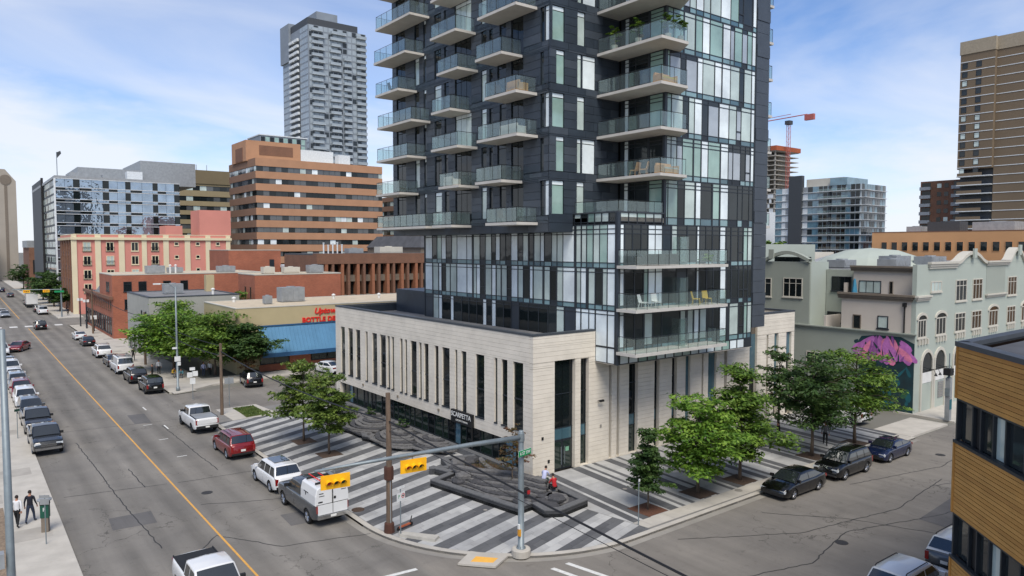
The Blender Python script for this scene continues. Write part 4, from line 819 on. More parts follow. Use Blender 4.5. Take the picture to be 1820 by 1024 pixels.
# glazed pavilion behind the brick block
T = thing('roof_pavilion', 'white roofed glazed pavilion behind the brick block', 'building', (55, 150, 0))
blk(T, 'wall', (55.2, 70, 150, 158, 0, 11.3), 'mullion'); blk(T, 'roof', (54.9, 70.4, 149.4, 158.4, 11.301, 11.75), 'far_white')
for k in range(6): put_box('pane', (55.6 + k * 2.4, 57.8 + k * 2.4, 149.9, 149.98, 9.2, 11.2), rnd.choice(['glass_dark', 'glass_mirror', 'panel_white']), T)
# ---- salmon building
T = thing('salmon_building', 'salmon pink building with cream pilasters and juliet balconies', 'building', (22, 194.4, 0))
YP = 194.42
blk(T, 'wall', (22, 57.2, YP, 220, 0, 18.5), 'salmon'); blk(T, 'side_wall', (21.85, 21.99, YP + .3, 220, 0, 17.6), 'brick_brown')
blk(T, 'cornice', (21.5, 57.4, YP - .5, YP - .01, 17.3, 17.9), 'cream'); blk(T, 'cornice', (21.4, 21.84, YP - .4, 220, 17.3, 17.9), 'cream'); parapet(T, 22, 57.2, YP, 220, 18.5, .4, .15, 'cream')
blk(T, 'stair_tower', (49.7, 57.4, YP + .1, 203, 18.51, 25), 'salmon'); blk(T, 'stair_tower', (41.7, 45.6, YP + .1, 201, 18.51, 20.9), 'salmon'); blk(T, 'roof', (22.4, 56.8, YP + .4, 219, 18.501, 18.55), 'roof_gravel')
for a, b in ((21.5, 22.6), (26.3, 27.5), (31.24, 32.47), (36.24, 37.33), (41.04, 42.29), (46, 47.28), (50.98, 52.18), (56, 57.1)): put_box('pilaster', fb('Y-', YP, a, b, 0, 18.6, .005, .22), 'cream', T)
for y in (199, 204, 209, 214): put_box('pilaster', fb('X-', 21.85, y, y + 1, 0, 17.3, .005, .2), 'brick_brown', T)
for r, z in enumerate((14.6, 11.35, 8.1, 4.85)):
    for k, a in enumerate((23.84, 28.6, 33.9, 38.35)):
        f = window(T, 'Y-', YP, a, a + 1.65, z, z + 2.2, 'glass_dark' if (k * 3 + r) % 4 else 'glass_blind', 'cream', 2, 1, .16)
        if k != 2:
            mb = MB().box(*fb('Y-', YP, a - .15, a + 1.8, z + .95, z + 1.02, .16, .22)).box(*fb('Y-', YP, a - .15, a + 1.8, z - .02, z + .05, .16, .22))
            for q in range(9): mb.box(*fb('Y-', YP, a - .12 + q * .22, a - .09 + q * .22, z + .05, z + .95, .17, .2))
            wbuild(mb, 'juliet_rail', 'rail', T)
    for a in (43.6, 48.6, 53.5): window(T, 'Y-', YP, a, a + 1.0, z + 1.35, z + 2.25, 'glass_dark', 'cream', 1, 1, .14)
for y in (196.6, 201.5, 206.5, 211.5, 216):
    for z in (14.6, 11.35, 8.1): window(T, 'X-', 21.85, y, y + 1.5, z, z + 2.2, 'glass_dark', 'brick_brown', 2, 1, .14)
# ---- mirrored glass office
T = thing('glass_office', 'mirrored blue glass office block with white floor lines on the avenue', 'office', (22, 228, 0))
YG = 228.06
blk(T, 'core', (22.2, 53, YG + .3, 297, 0, 34.0), 'mullion'); blk(T, 'roof_slab', (21.9, 53.2, YG - .05, 297, 34.0, 34.7), 'metal_grey')
gp = []; cols = [22.1, 24.2, 26.2, 27.7, 30.5, 33.2, 34.7, 36.8, 38.8, 40.1, 43, 45.8, 47.1, 49.3, 51.5, 52.9]
for r in range(9):
    z = 34.0 - (r + 1) * 3.15
    for i in range(len(cols) - 1):
        m = 'glass_dark' if i in (2, 5, 8, 11, 14) else 'glass_mirror'
        gp.append((fb('Y-', YG, cols[i] + .03, cols[i + 1] - .03, z + .85, z + 3.1, -.2, -.1), m)); gp.append((fb('Y-', YG, cols[i] + .03, cols[i + 1] - .03, z + .12, z + .72, -.2, -.12), 'glass_mirror' if i % 3 else 'glass_dark'))
pieces(T, 'pane', gp)
fl_ = []
for r in range(10):
    z = 34.0 - r * 3.15; fl_ += [(fb('Y-', YG, 22, 53, z - .1, z + .02, -.2, .1), 'far_white'), (fb('Y-', YG, 22, 53, z - 2.42, z - 2.3, -.2, .08), 'far_white')]
pieces(T, 'floor_line', fl_)
wbuild(MB().box(21.7, 22.1, YG - .15, YG + .25, 0, 34.0), 'corner_fin', 'far_white', T)
sw = []
for r in range(15):
    for k in range(22):
        y = YG + 1.2 + k * 3.05; sw.append((fb('X-', 22.2, y, y + (2.0 if y < 262 else 1.3), 3.0 + r * 2.1, 4.5 + r * 2.1, .0, .06), 'glass_blind' if rnd.random() < (.7 if y < 262 else .15) else 'glass_grey'))
pieces(T, 'side_pane', sw); blk(T, 'side_fin', (21.6, 22.19, 261.5, 262.6, 0, 36.5), 'black')
blk(T, 'side_wall', (21.95, 22.19, 262.61, 297, 0, 36.4), 'tower_dark')
blk(T, 'plant_room', (29, 46, YG + 14, 270, 34.71, 38.6), 'metal_grey'); blk(T, 'plant_room', (46.1, 62, YG + 18, 275, 34.71, 42.0), 'metal_grey')
hvac(T, 26, YG + 5, 34.7, 5, 3, 1.5); hvac(T, 34, YG + 5, 34.7, 4, 3, 1.3); blk(T, 'plant_box', (40, 44, YG + 4, YG + 7, 34.71, 37.2), 'far_white')
T = thing('flag_pole', 'thin pole with small flag on the glass office roof', 'flag', (22.9, 231, 34.7)); MB().tube([(0, 0, 0), (0, 0, 6.5)], .1, 5).build('pole', 'galv', T); MB().add([(0, 0, 6.4), (.9, .1, 6.9), (1.1, .1, 6.2), (.1, 0, 4.9)], [(0, 1, 2, 3), (3, 2, 1, 0)]).build('flag', 'tower_dark', T, fix=False)
# ---- banded office blocks
def banded(name, label, x0, x1, y0, y1, ztop, strips, sh, band, side, pw, seed, light=.35, core='glass_grey'):
    T = thing(name, label, 'office', (x0, y0, 0)); rnd = random.Random(seed)
    blk(T, 'core', (x0 + .3, x1, y0 + .3, y1, 0, ztop - .5), core); blk(T, 'roof', (x0 + .4, x1 - .1, y0 + .4, y1 - .1, ztop - .499, ztop - .3), 'roof_gravel')
    edges = [ztop] + sum([[z + sh / 2, z - sh / 2] for z in strips], []) + [0]
    for k in range(0, len(edges), 2):
        if edges[k] - edges[k + 1] > .2:
            wbuild(MB().box(x0, x1, y0, y0 + .29, edges[k + 1], edges[k]), 'band', band, T); wbuild(MB().box(x0, x0 + .29, y0 + .3, y1, edges[k + 1], edges[k]), 'band', side, T)  # side face takes a darker copy, its shade painted into the colour
    its = []
    for z in strips:
        for face, c, a, b in (('Y-', y0 + .3, x0 + .3, x1), ('X-', x0 + .3, y0 + .3, y1)):
            u = a
            while u < b - .3:
                w = min(pw, b - u); m = 'panel_white' if rnd.random() < .05 else ('glass_blind' if rnd.random() < light * .3 else rnd.choice(['glass_grey', 'glass_strip', 'glass_dark', 'glass_strip'])); its.append((fb(face, c, u + .04, u + w - .06, z - sh / 2 + .05, z + sh / 2 - .05, .02, .07), m)); u += w
    pieces(T, 'pane', its)
    return T
T = banded('orange_office', 'orange brick office block with long strip windows and roof penthouse', 71.5, 113, 217, 243, 42.0, [38.9 - i * 3.62 for i in range(9)], 1.55, 'orange_band', 'orange_shaded', 1.9, 5)
blk(T, 'penthouse', (71.0, 88, 224, 238, 41.71, 48.0), 'orange_band'); blk(T, 'louvre', (75, 85.5, 223.9, 223.99, 43.8, 46.7), 'brick_brown'); blk(T, 'louvre', (70.9, 70.99, 227, 234, 41.9, 46), 'brick_brown'); blk(T, 'plant_screen', (88.1, 99, 224, 236, 41.71, 46.4), 'far_white'); hvac(T, 99.5, 221, 41.7, 4, 3, 3.6, 'far_white')
T = banded('olive_office', 'olive tan office block with strip windows behind the glass office', 71, 98, 307.7, 333, 46, [39.2, 35, 31.2, 27.6, 23.9, 20.2, 16.5, 12.8], 1.9, 'olive', 'olive_dark', 2.6, 6, .6)
blk(T, 'crown', (70.7, 98.2, 307.3, 333.2, 41, 46.4), 'olive_dark')
for x in (76, 79, 83): wbuild(MB().tube([(x, 312, 46.4), (x, 312, 49)], .12, 5), 'aerial', 'metal_grey', T)
# ---- grey residential tower
T = thing('grey_tower', 'tall grey glass residential tower with rows of small white balconies', 'building', (139.5, 343, 0))
blk(T, 'wall', (139.5, 170, 343, 377, 0, 123.5), 'tower_grey'); blk(T, 'roof_block', (139.6, 166, 344, 370, 123.51, 127), 'tower_dark'); blk(T, 'roof_block', (146, 157, 348, 365, 127.01, 132), 'tower_grey'); blk(T, 'shoulder', (138.6, 146, 366, 378, 110, 129), 'tower_grey'); blk(T, 'balcony_recess', (139.3, 139.49, 354, 366, 0, 118), 'tower_dark')
bl, gl_ = [], []
for k in range(24):
    z = 121 - k * 3.0
    for a, b in ((141, 146.5 + (k % 2)), (151 - (k % 2) * .6, 155.8), (157.6, 161.5), (164.5, 169.8)):
        if a == 157.6 and k < 4: continue
        if 150 < a < 152 and k in (0, 1): b += 3
        bl.append((fb('Y-', 343, a, b, z - .25, z + .95, .01, 1.5), 'far_white' if False else 'tower_glass')); bl.append((fb('Y-', 343, a - .05, b + .05, z - .35, z - .251, .01, 1.6), 'far_white'))
    for a, b in ((354.4, 359.4), (360.4, 365.6)): bl.append((fb('X-', 139.3, a, b, z - 3.3, z - 2.0, .01, 1.0), 'far_white'))
    for j in range(12):
        a = 140 + j * 2.5; gl_.append((fb('Y-', 343, a, a + 2.0, z + .1, z + 2.3, .0, .06), rnd.choice(['tower_glass', 'glass_grey', 'tower_glass'])))
    for j in range(5): gl_.append((fb('X-', 139.5, 343.6 + j * 2, 345.3 + j * 2, z + .1, z + 2.3, .0, .06), 'tower_glass')); gl_.append((fb('X-', 139.5, 367 + j * 2, 368.6 + j * 2, z + .1, z + 2.3, .0, .06), 'tower_glass'))
pieces(T, 'balcony', bl, 290); pieces(T, 'window_pane', gl_)
T = thing('glass_penthouse', 'small glazed rooftop block left of the grey tower', 'building', (110, 327, 0)); blk(T, 'wall', (112, 134, 333, 350, 0, 66.5), 'tower_grey'); 
pieces(T, 'pane', [((112.4 + k * 2.1, 114.2 + k * 2.1, 332.9, 332.98, 63.5 - r * 3, 65.9 - r * 3), 'glass_green' if k % 2 else 'glass_dark') for k in range(10) for r in range(3)]); blk(T, 'roof', (111.7, 134.3, 332.7, 350.3, 66.501, 67.0), 'far_white')
# ---- brown brick terrace offices behind the podium
T = thing('brown_terrace_block', 'long brown brick block with tall piers and recessed balconies', 'building', (51, 124, 0))
blk(T, 'core', (51.7, 96, 125.8, 140, 0, 14.1), 'glass_grey'); blk(T, 'roof_band', (51.4, 96, 124, 125.79, 12.5, 14.4), 'brick_brown'); blk(T, 'roof', (51.5, 96, 125.8, 140, 14.101, 14.35), 'roof_dark'); blk(T, 'side_wall', (51.4, 51.69, 125.8, 140, 0, 14.1), 'brick_brown')
for k in range(16):
    x = 53.0 + k * 3.1
    put_box('pier', (x, x + .55, 124.05, 125.7, 0, 12.49), 'brick_orange', T); put_box('pier', (x + 1.3, x + 1.75, 124.05, 125.7, 0, 12.49), 'brick_brown', T)
for z in (9.2, 5.6, 2.0): blk(T, 'balcony_wall', (51.7, 96, 124.9, 125.6, z, z + 1.2), 'taupe')
pieces(T, 'pane', [((52 + k * 1.55, 53.4 + k * 1.55, 125.7, 125.78, z + 1.3, z + 3.0), rnd.choice(DK)) for k in range(28) for z in (9.2, 5.6, 2.0)])
for k, h in enumerate((1.9, 1.5, 1.8, 2.0, 1.6)): wbuild(MB().lathe([(.14, 14.35), (.14, 14.35 + h), (.2, 14.35 + h), (.2, 14.5 + h)], 6, (54 + k * .9, 127, 0)), 'flue', 'far_white', T)
hvac(T, 59, 127, 14.35, 3, 2, 1.0); hvac(T, 66, 128, 14.35, 5, 2.5, 1.3, 'offwhite')
T = thing('dark_roofed_hall', 'dark roofed hall between the orange office and the tower', 'building', (84, 158, 0)); blk(T, 'wall', (94, 125, 160, 190, 0, 15.5), 'taupe'); wbuild(MB().add([(93.6, 159.6, 15.5), (125, 159.6, 15.5), (125, 190, 15.5), (93.6, 190, 15.5), (96, 163, 18.6), (123, 163, 18.6), (123, 188, 18.6), (96, 188, 18.6)], [(0, 1, 5, 4), (1, 2, 6, 5), (2, 3, 7, 6), (3, 0, 4, 7), (4, 5, 6, 7)]), 'roof', 'roof_dark', T)
T = banded('far_brick_office', 'distant banded brick office glimpsed left of the tower', 128, 150, 230, 250, 34, [31.5, 28, 24.5, 21, 17.5], 1.7, 'orange_band', 'orange_shaded', 2.5, 9)
# ---- far end of the avenue
T = thing('beige_slab_tower', 'beige concrete tower with dark round motif at far left', 'building', (22, 420, 0)); blk(T, 'wall', (6, 24.7, 420, 450, 0, 47), 'beige_concrete'); wbuild(MB().add([(6, 420, 47), (24.7, 420, 47), (24.7, 450, 47), (6, 450, 47), (6, 420, 52.5), (20.5, 420, 52.5), (20.5, 450, 52.5), (6, 450, 52.5)], [(0, 1, 5, 4), (2, 3, 7, 6), (1, 2, 6, 5), (3, 0, 4, 7), (4, 5, 6, 7)]), 'crown', 'beige_concrete', T); blk(T, 'window_stripe', (20.0, 21.2, 419.9, 419.99, 0, 45), 'taupe'); wbuild(MB().lathe([(2.4, -.15), (2.4, 0)], 20, (20.6, 419.95, 47.5), 'Y'), 'round_motif', 'taupe', T)
T = thing('far_white_block', 'small white block behind the brick building at far left', 'building', (36, 440, 0)); blk(T, 'wall', (37, 50, 440, 455, 0, 26), 'far_white'); pieces(T, 'pane', [((38 + k * 2.4, 39.2 + k * 2.4, 439.9, 439.98, 17 + r * 2.8, 18.4 + r * 2.8), 'glass_dark') for k in range(5) for r in range(3)])
T = thing('far_brick_store', 'brick store with large dark mural sign at the far end of the avenue', 'shop', (22, 312, 0)); blk(T, 'wall', (21.5, 40, 312, 340, 0, 15.5), 'brick_brown'); blk(T, 'roof_screen', (21, 40, 313, 335, 15.51, 18), 'metal_grey'); blk(T, 'sign_board', (22.5, 34, 311.8, 311.99, 6.0, 11.0), 'black')
wbuild(MB().tube([(23.4 + .25 * k, 311.7, 8.4 + .9 * math.sin(k * .75)) for k in range(14)], .22, 5).tube([(27.5 + .9 * math.cos(k * .55), 311.7, 8.8 + .9 * math.sin(k * .55)) for k in range(11)], .2, 5).tube([(29 + .3 * k, 311.7, 8.2 + .7 * math.sin(k * .9 + 1)) for k in range(12)], .2, 5), 'painted_script', 'white_paint', T)
T = thing('far_striped_block', 'low white and blue block at the left edge of the avenue', 'building', (8, 400, 0)); blk(T, 'wall', (-6, 14, 400, 430, 0, 20), 'far_white'); blk(T, 'band', (-6.1, 14.1, 399.9, 399.99, 8, 11), 'tower_dark'); blk(T, 'band', (-6.1, 14.1, 399.9, 399.99, 2, 6), 'brick_red')
# ---- right hand background
T = thing('brown_slab_tower', 'tall brown brick residential tower with white floor lines at right', 'building', (252, 60, 0))
blk(T, 'wall', (252, 280, 87.4, 97, 40, 75.5), 'brown_tower'); blk(T, 'wall', (253.5, 281, 30, 87.39, 0, 75.5), 'brown_tower'); blk(T, 'base_core', (254.5, 280, 87.4, 97, 0, 39.99), 'tower_dark'); blk(T, 'crown', (251.8, 280, 87.3, 97.2, 75.51, 79.5), 'brown_tower_top'); blk(T, 'crown', (253.3, 281, 30, 87.29, 75.51, 79.5), 'brown_tower_top')
for k in range(27):
    z = 73 - k * 2.72
    if z < 5: break
    if z > 40: put_box('floor_line', (251.9, 251.99, 87.4, 97, z, z + .2), 'far_white', T)
    put_box('floor_line', (253.4, 253.49, 30, 87.3, z, z + .2), 'far_white', T)
    if z > 38:
        for a in (91.0, 94.9):
            window(T, 'X-', 252, a, a + 1.5, z - 1.9, z - .2, rnd.choice(['glass_blind', 'glass_grey', 'glass_grey']), 'mullion', 1, 2, .1, sill=False)
    else:
        put_box('balcony', (251.6, 254.4, 87.5, 97, z - .1, z + .15), 'far_white', T); put_box('balcony_wall', (251.8, 252, 90, 96.9, z + .16, z + 1.1), 'brown_tower', T)
T = thing('brown_flats', 'dark brown brick flats with stacked balconies left of the brown tower', 'building', (262, 100, 0))
blk(T, 'wall', (262, 280, 99, 112, 0, 37.8), 'brick_brown')
for k in range(11):
    z = 35 - k * 2.8
    for a, b in ((108.5, 111.9), (99.3, 102)): put_box('balcony', (260.9, 261.99, a, b, z - .2, z + .9), 'metal_grey', T); put_box('balcony_door', (261.9, 261.98, a + .3, b - .4, z + 1.0, z + 2.3), 'glass_dark', T)
    for a in (103.2, 105.4): put_box('pane', (261.92, 261.99, a, a + 1.3, z + .4, z + 1.8), rnd.choice(['glass_blind', 'glass_grey', 'glass_dark']), T)
T = thing('tan_office', 'low tan office with a row of square dark windows', 'office', (150, 20, 0))
blk(T, 'wall', (150, 190, 5, 73.3, 0, 18.5), 'tan'); parapet(T, 150, 190, 5, 73.3, 18.5, .4, .15, 'brick_brown')
for k in range(22):
    y = 70.2 - k * 2.0
    for z in (14.8, 11.2): window(T, 'X-', 150, y, y + 1.2, z, z + 1.8, 'glass_dark', 'tan', 1, 1, .06, sill=False)
hvac(T, 158, 60, 18.5, 4, 6, 2.2, 'tower_dark'); hvac(T, 156, 50, 18.5, 5, 7, 1.9); hvac(T, 154, 34, 18.5, 8, 9, 2.6, 'far_white'); hvac(T, 165, 30, 18.5, 8, 8, 4.2, 'offwhite'); hvac(T, 160, 68, 18.5, 3, 3, 1.4, 'metal_grey')
# glass and white condo
T = thing('white_glass_condo', 'mid rise condo of glass and white panels with dark vertical slab', 'building', (280, 141, 0))
blk(T, 'wall', (280, 300, 141.5, 178.5, 0, 40.3), 'tower_glass'); blk(T, 'dark_slab', (279, 281, 166, 171.8, 0, 45.2), 'tower_dark'); blk(T, 'roof_block', (281, 298, 149, 165, 40.31, 43.5), 'offwhite'); blk(T, 'glass_top', (279.6, 296, 147, 154, 40.31, 43.2), 'glass_blue')
bl = []; pp = []
for k in range(10):
    z = 38.8 - k * 2.9
    bl += [((278.3, 280, 141, 158.6, z - .95, z - .75), 'far_white'), ((279.5, 280, 158.6, 166, z - .95, z - .75), 'far_white'), ((279.5, 280, 172, 178.6, z - .95, z - .75), 'far_white'), ((278.3, 278.36, 146, 158.5, z - .74, z + .2), 'guard_glass'), ((280.1, 284, 139.6, 141.4, z - .95, z - .75), 'far_white')]
    for j in range(9): pp.append(((279.9, 279.98, 142 + j * 1.9, 143.6 + j * 1.9, z - .7, z + 1.5), rnd.choice(['glass_grey', 'glass_dark', 'glass_blue', 'glass_grey'])))
    for a, b, m in ((159, 161.5, 'glass_blue'), (161.6, 163.6, 'glass_blue' if k % 2 else 'glass_grey'), (163.7, 165.9, 'far_white' if k % 2 else 'metal_grey'), (172, 173.6, 'far_white' if k % 2 == 0 else 'metal_grey'), (173.7, 175.4, 'far_white'), (175.5, 178.4, 'glass_blue')): pp.append(((279.9, 279.98, a, b, z - .7, z + 1.5), m))
for k in range(10):
    z = 38.8 - k * 2.9; bl.append(((280.2, 299.5, 140.6, 141.49, z - .95, z - .75), 'far_white'))
    for j in range(9): pp.append(((280.6 + j * 2.1, 282.3 + j * 2.1, 141.4, 141.48, z - .7, z + 1.5), rnd.choice(['glass_grey', 'glass_blue', 'glass_strip'])))
pieces(T, 'balcony', bl); pieces(T, 'pane', pp); blk(T, 'party_wall', (279.2, 279.99, 153.6, 154.4, 0, 40.2), 'tower_dark')
# tower under construction and crane
T = thing('unfinished_tower', 'concrete tower under construction with open floors behind the condo', 'building', (376, 240, 0))
mat('rust', rgb(160, 84, 52), .9); mat('crane_red', rgb(170, 92, 84), .6)
blk(T, 'core', (383, 395, 243, 262, 0, 70), 'concrete_dark')
for k in range(26):
    z = 71 - k * 2.75
    put_box('floor_slab', (376, 400, 240.2, 266, z, z + .35), 'concrete', T)
    for j in range(4): put_box('column', (376.4, 377, 240.6 + j * 5, 241.3 + j * 5, z - 2.4, z), 'concrete_dark', T)
    if k > 8: put_box('facade_panel', (376.1, 376.3, 241.4 + (k % 3) * 1.2, 244 + (k % 2), z - 2.3, z - .1), 'far_white', T)
blk(T, 'formwork', (375.5, 401, 239.6, 267, 71.36, 74), 'rust')
T = thing('tower_crane', 'red and white tower crane with counterweight above the unfinished tower', 'crane', (383, 240.5, 0))
mb = MB()
for sx_, sy_ in ((0, 0), (1.6, 0), (0, 1.6), (1.6, 1.6)): mb.box(382.45 + sx_, 382.65 + sx_, 236.05 + sy_, 236.25 + sy_, 0, 86)
for k in range(28):
    z = 2 + k * 3; mb.tube([(382.5, 236.1, z), (384.1, 236.1, z + 3)], .07, 4).tube([(382.5, 236.1, z), (382.5, 237.7, z + 3)], .07, 4)
wbuild(mb, 'mast', 'crane_red', T)
wbuild(MB().box(381.6, 385, 235.4, 238.4, 86.01, 88.2), 'cab', 'tower_dark', T); wbuild(MB().tube([(379, 300, 88), (384, 226, 90.5)], .3, 5).tube([(379, 300, 88.9), (384, 236, 92)], .16, 4), 'jib', 'crane_red', T); wbuild(MB().box(383.6, 385.4, 222, 227.5, 87.2, 90.4), 'counterweight', 'crane_red', T)
T = thing('white_flats', 'pale stacked flats seen between the tower and the condo', 'building', (300, 205, 0)); blk(T, 'wall', (300, 320, 196, 214, 0, 32), 'far_white'); pieces(T, 'balcony', [((299, 299.99, 196.4, 213.6, 2 + k * 2.9, 3.0 + k * 2.9), 'metal_grey') for k in range(10)])
# low rooftops behind the sage building
T = thing('red_roof_hall', 'long low brick hall with gabled roof behind the sage building', 'building', (120, 60, 0)); blk(T, 'wall', (120, 146, 56, 98, 0, 12.6), 'brick_brown'); wbuild(MB().add([(125, 60, 12.6), (145, 60, 12.6), (145, 74, 12.6), (125, 74, 12.6), (125, 67, 14.6), (145, 67, 14.6)], [(0, 1, 5, 4), (2, 3, 4, 5), (0, 4, 3), (1, 2, 5)]), 'gable_roof', 'far_white', T); blk(T, 'clerestory', (126, 140, 76, 90, 12.61, 14.6), 'offwhite')
T = thing('sage_block', 'plain sage green block beside the tower pier', 'building', (100, 60, 0)); blk(T, 'wall', (98, 112, 64, 84, 0, 16.0), 'sage'); blk(T, 'door', (97.9, 97.99, 66.2, 66.8, 13, 15.4), 'taupe')
T = thing('far_red_block', 'distant red brick block right of the condo', 'building', (300, 120, 0)); blk(T, 'wall', (300, 330, 110, 136, 0, 18.5), 'brick_red'); blk(T, 'roof_block', (305, 315, 124, 130, 18.51, 22), 'metal_grey')
# ---- sage green building with mural and arches
T = thing('sage_arcade_building', 'sage green stucco building with arched windows and curved gables', 'building', (69.86, 29.94, 0))
XG, YS = 69.86, 29.94
blk(T, 'wall', (XG, 74, YS + .02, 62, 0, 7.3), 'sage_shaded'); blk(T, 'street_wall', (XG + .02, 140, YS, YS + .4, 0, 13.9), 'sage')
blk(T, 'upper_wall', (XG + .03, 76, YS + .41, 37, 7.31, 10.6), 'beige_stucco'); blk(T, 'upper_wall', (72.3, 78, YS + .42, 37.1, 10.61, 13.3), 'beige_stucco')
blk(T, 'core', (74.01, 139.5, YS + .41, 61.9, 0, 13.2), 'sage_shaded'); blk(T, 'recess_wall', (72.9, 74, 37.11, 40.3, 7.31, 13.2), 'sage_shaded')
blk(T, 'wing', (XG - .02, 73.4, 40.41, 62, 7.31, 14.0), 'sage_shaded'); blk(T, 'wing_side', (XG + .1, 73.39, 40.36, 40.405, 7.31, 13.99), 'sage')  # thin side sheet in lighter sage, sunlit tone put into the colour
gw = MB(); pts = [(40.41, 14.0)] + [(40.41 + 5.2 * i / 16, 14.0 + .85 * math.sin(math.pi * i / 16 / 1.0) ** 1) for i in range(17)] + [(45.61, 14.0)]
for a, b in zip(pts[:-1], pts[1:]):
    if b[0] > a[0]: gw.add([(XG - .25, a[0], a[1] - .05), (XG - .25, b[0], b[1] - .05), (XG - .25, b[0], b[1] + .3), (XG - .25, a[0], a[1] + .3), (XG + .3, a[0], a[1] - .05), (XG + .3, b[0], b[1] - .05), (XG + .3, b[0], b[1] + .3), (XG + .3, a[0], a[1] + .3)], [(0, 1, 2, 3), (3, 2, 6, 7), (4, 7, 6, 5), (0, 4, 5, 1)])
wbuild(gw, 'gable_cornice', 'sage_shaded', T); put_box('keystone', (XG - .4, XG - .26, 44.4, 45.0, 14.3, 15.3), 'sage_shaded', T)
# cut the street facade into flat cornice and curved gables
def gable(x0, x1, z0, rise):
    mb = MB(); cap = MB(); n = 18; P = []
    for i in range(n + 1):
        t = i / n; w = abs(t - .5) * 2; z = z0 + (rise * (1 - (w / .55) ** 2 * .45) if w < .55 else rise * .55 * (1 - (w - .55) / .45) ** 1.6)
        P.append((x0 + (x1 - x0) * t, z))
    for (xa, za), (xb_, zb_) in zip(P[:-1], P[1:]):
        mb.add([(xa, YS, z0 - .02), (xb_, YS, z0 - .02), (xb_, YS, zb_), (xa, YS, za), (xa, YS + .4, z0 - .02), (xb_, YS + .4, z0 - .02), (xb_, YS + .4, zb_), (xa, YS + .4, za)], [(0, 1, 2, 3), (4, 7, 6, 5), (3, 2, 6, 7)])
        cap.add([(xa, YS - .22, za - .1), (xb_, YS - .22, zb_ - .1), (xb_, YS - .22, zb_ + .22), (xa, YS - .22, za + .22), (xa, YS + .7, za - .1), (xb_, YS + .7, zb_ - .1), (xb_, YS + .7, zb_ + .22), (xa, YS + .7, za + .22)], [(0, 1, 2, 3), (3, 2, 6, 7), (4, 7, 6, 5), (0, 4, 5, 1)])
    wbuild(mb, 'gable', 'sage', T); wbuild(cap, 'gable_cornice', 'offwhite', T); put_box('keystone', ((x0 + x1) / 2 - .35, (x0 + x1) / 2 + .35, YS - .4, YS - .23, z0 + rise * .55, z0 + rise + .5), 'sage', T)
gable(78.4, 85.7, 13.91, 1.0); gable(92.0, 97.0, 13.91, 1.4); gable(104, 111, 13.91, 1.0); gable(118, 125, 13.91, 1.4)
def cornice(b, m='offwhite'):
    x0, x1, y0, y1, z0, z1 = b; h = (z1 - z0) / 3
    return wbuild(MB().box(x0 + .2, x1 - .0, y0 + .2, y1, z0, z0 + h).box(x0 + .1, x1, y0 + .1, y1, z0 + h, z0 + 2 * h).box(x0, x1, y0, y1, z0 + 2 * h, z1), 'cornice', m, T)
cornice((72.0, 78.4, YS - .35, YS - .001, 13.5, 14.15)); cornice((85.7, 92, YS - .35, YS - .001, 13.6, 14.1)); cornice((97.0, 104, YS - .35, YS - .001, 13.5, 14.1)); cornice((XG - .3, 72.5, YS - .35, YS - .001, 10.55, 11.05)); cornice((85.8, 91.4, YS - .3, YS - .001, 10.2, 10.6))
cornice((71.9, 72.29, YS + .1, 37.3, 13.15, 13.7), 'taupe'); cornice((XG - .35, XG + .029, YS + .1, 37.3, 10.5, 11.1), 'taupe'); cornice((XG - .25, XG - .001, YS - .2, 46, 7.2, 7.55), 'sage_shaded')
blk(T, 'terrace', (XG + .05, 72.29, YS + .45, 37, 10.61, 10.66), 'roof_membrane'); blk(T, 'terrace_parapet', (XG + .05, 72.85, 38.6, 38.8, 7.31, 8.6), 'beige_stucco'); blk(T, 'terrace_parapet', (72.35, 74, 37.9, 38.1, 10.6, 11.9), 'beige_stucco')
blk(T, 'roof', (74.02, 139, YS + .45, 61.5, 13.201, 13.25), 'roof_membrane')
put_box('recess_panel', fb('Y-', YS, 86.0, 91.2, 10.62, 13.5, .002, .03), 'sage_shaded', T)  # flat darker panel, recess shade put into its colour
for a, b, z0, z1 in ((69.9 + .35, 72.0, 7.1, 8.8), (74.1, 76.3, 7.1, 8.8), (86.98, 89.5, 7.1, 8.8), (96.5, 98.9, 7.1, 8.8), (107, 109.4, 7.1, 8.8)):
    f = window(T, 'Y-', YS, a, b, z0, z1, 'glass_grey', 'offwhite', 3, 1, .1); n = 10; mb = MB(); mb2 = MB(); cxm = (a + b) / 2; r = (b - a) / 2
    P = [(cxm + r * math.cos(math.pi * i / n), z1 + .42 * math.sin(math.pi * i / n)) for i in range(n + 1)]; Q = [(cxm + (r + .22) * math.cos(math.pi * i / n), z1 + .66 * math.sin(math.pi * i / n)) for i in range(n + 1)]
    mb.add([(x, YS - .03, z) for x, z in P], [tuple(range(n + 1))]); wbuild(mb, 'arch_pane', 'glass_dark', T)
    for i in range(n): mb2.add([(P[i][0], YS - .12, P[i][1]), (P[i + 1][0], YS - .12, P[i + 1][1]), (Q[i + 1][0], YS - .12, Q[i + 1][1]), (Q[i][0], YS - .12, Q[i][1]), (P[i][0], YS, P[i][1]), (P[i + 1][0], YS, P[i + 1][1]), (Q[i + 1][0], YS, Q[i + 1][1]), (Q[i][0], YS, Q[i][1])], [(0, 1, 2, 3), (3, 2, 6, 7), (0, 4, 5, 1)])
    wbuild(mb2, 'arch_moulding', 'offwhite', T)
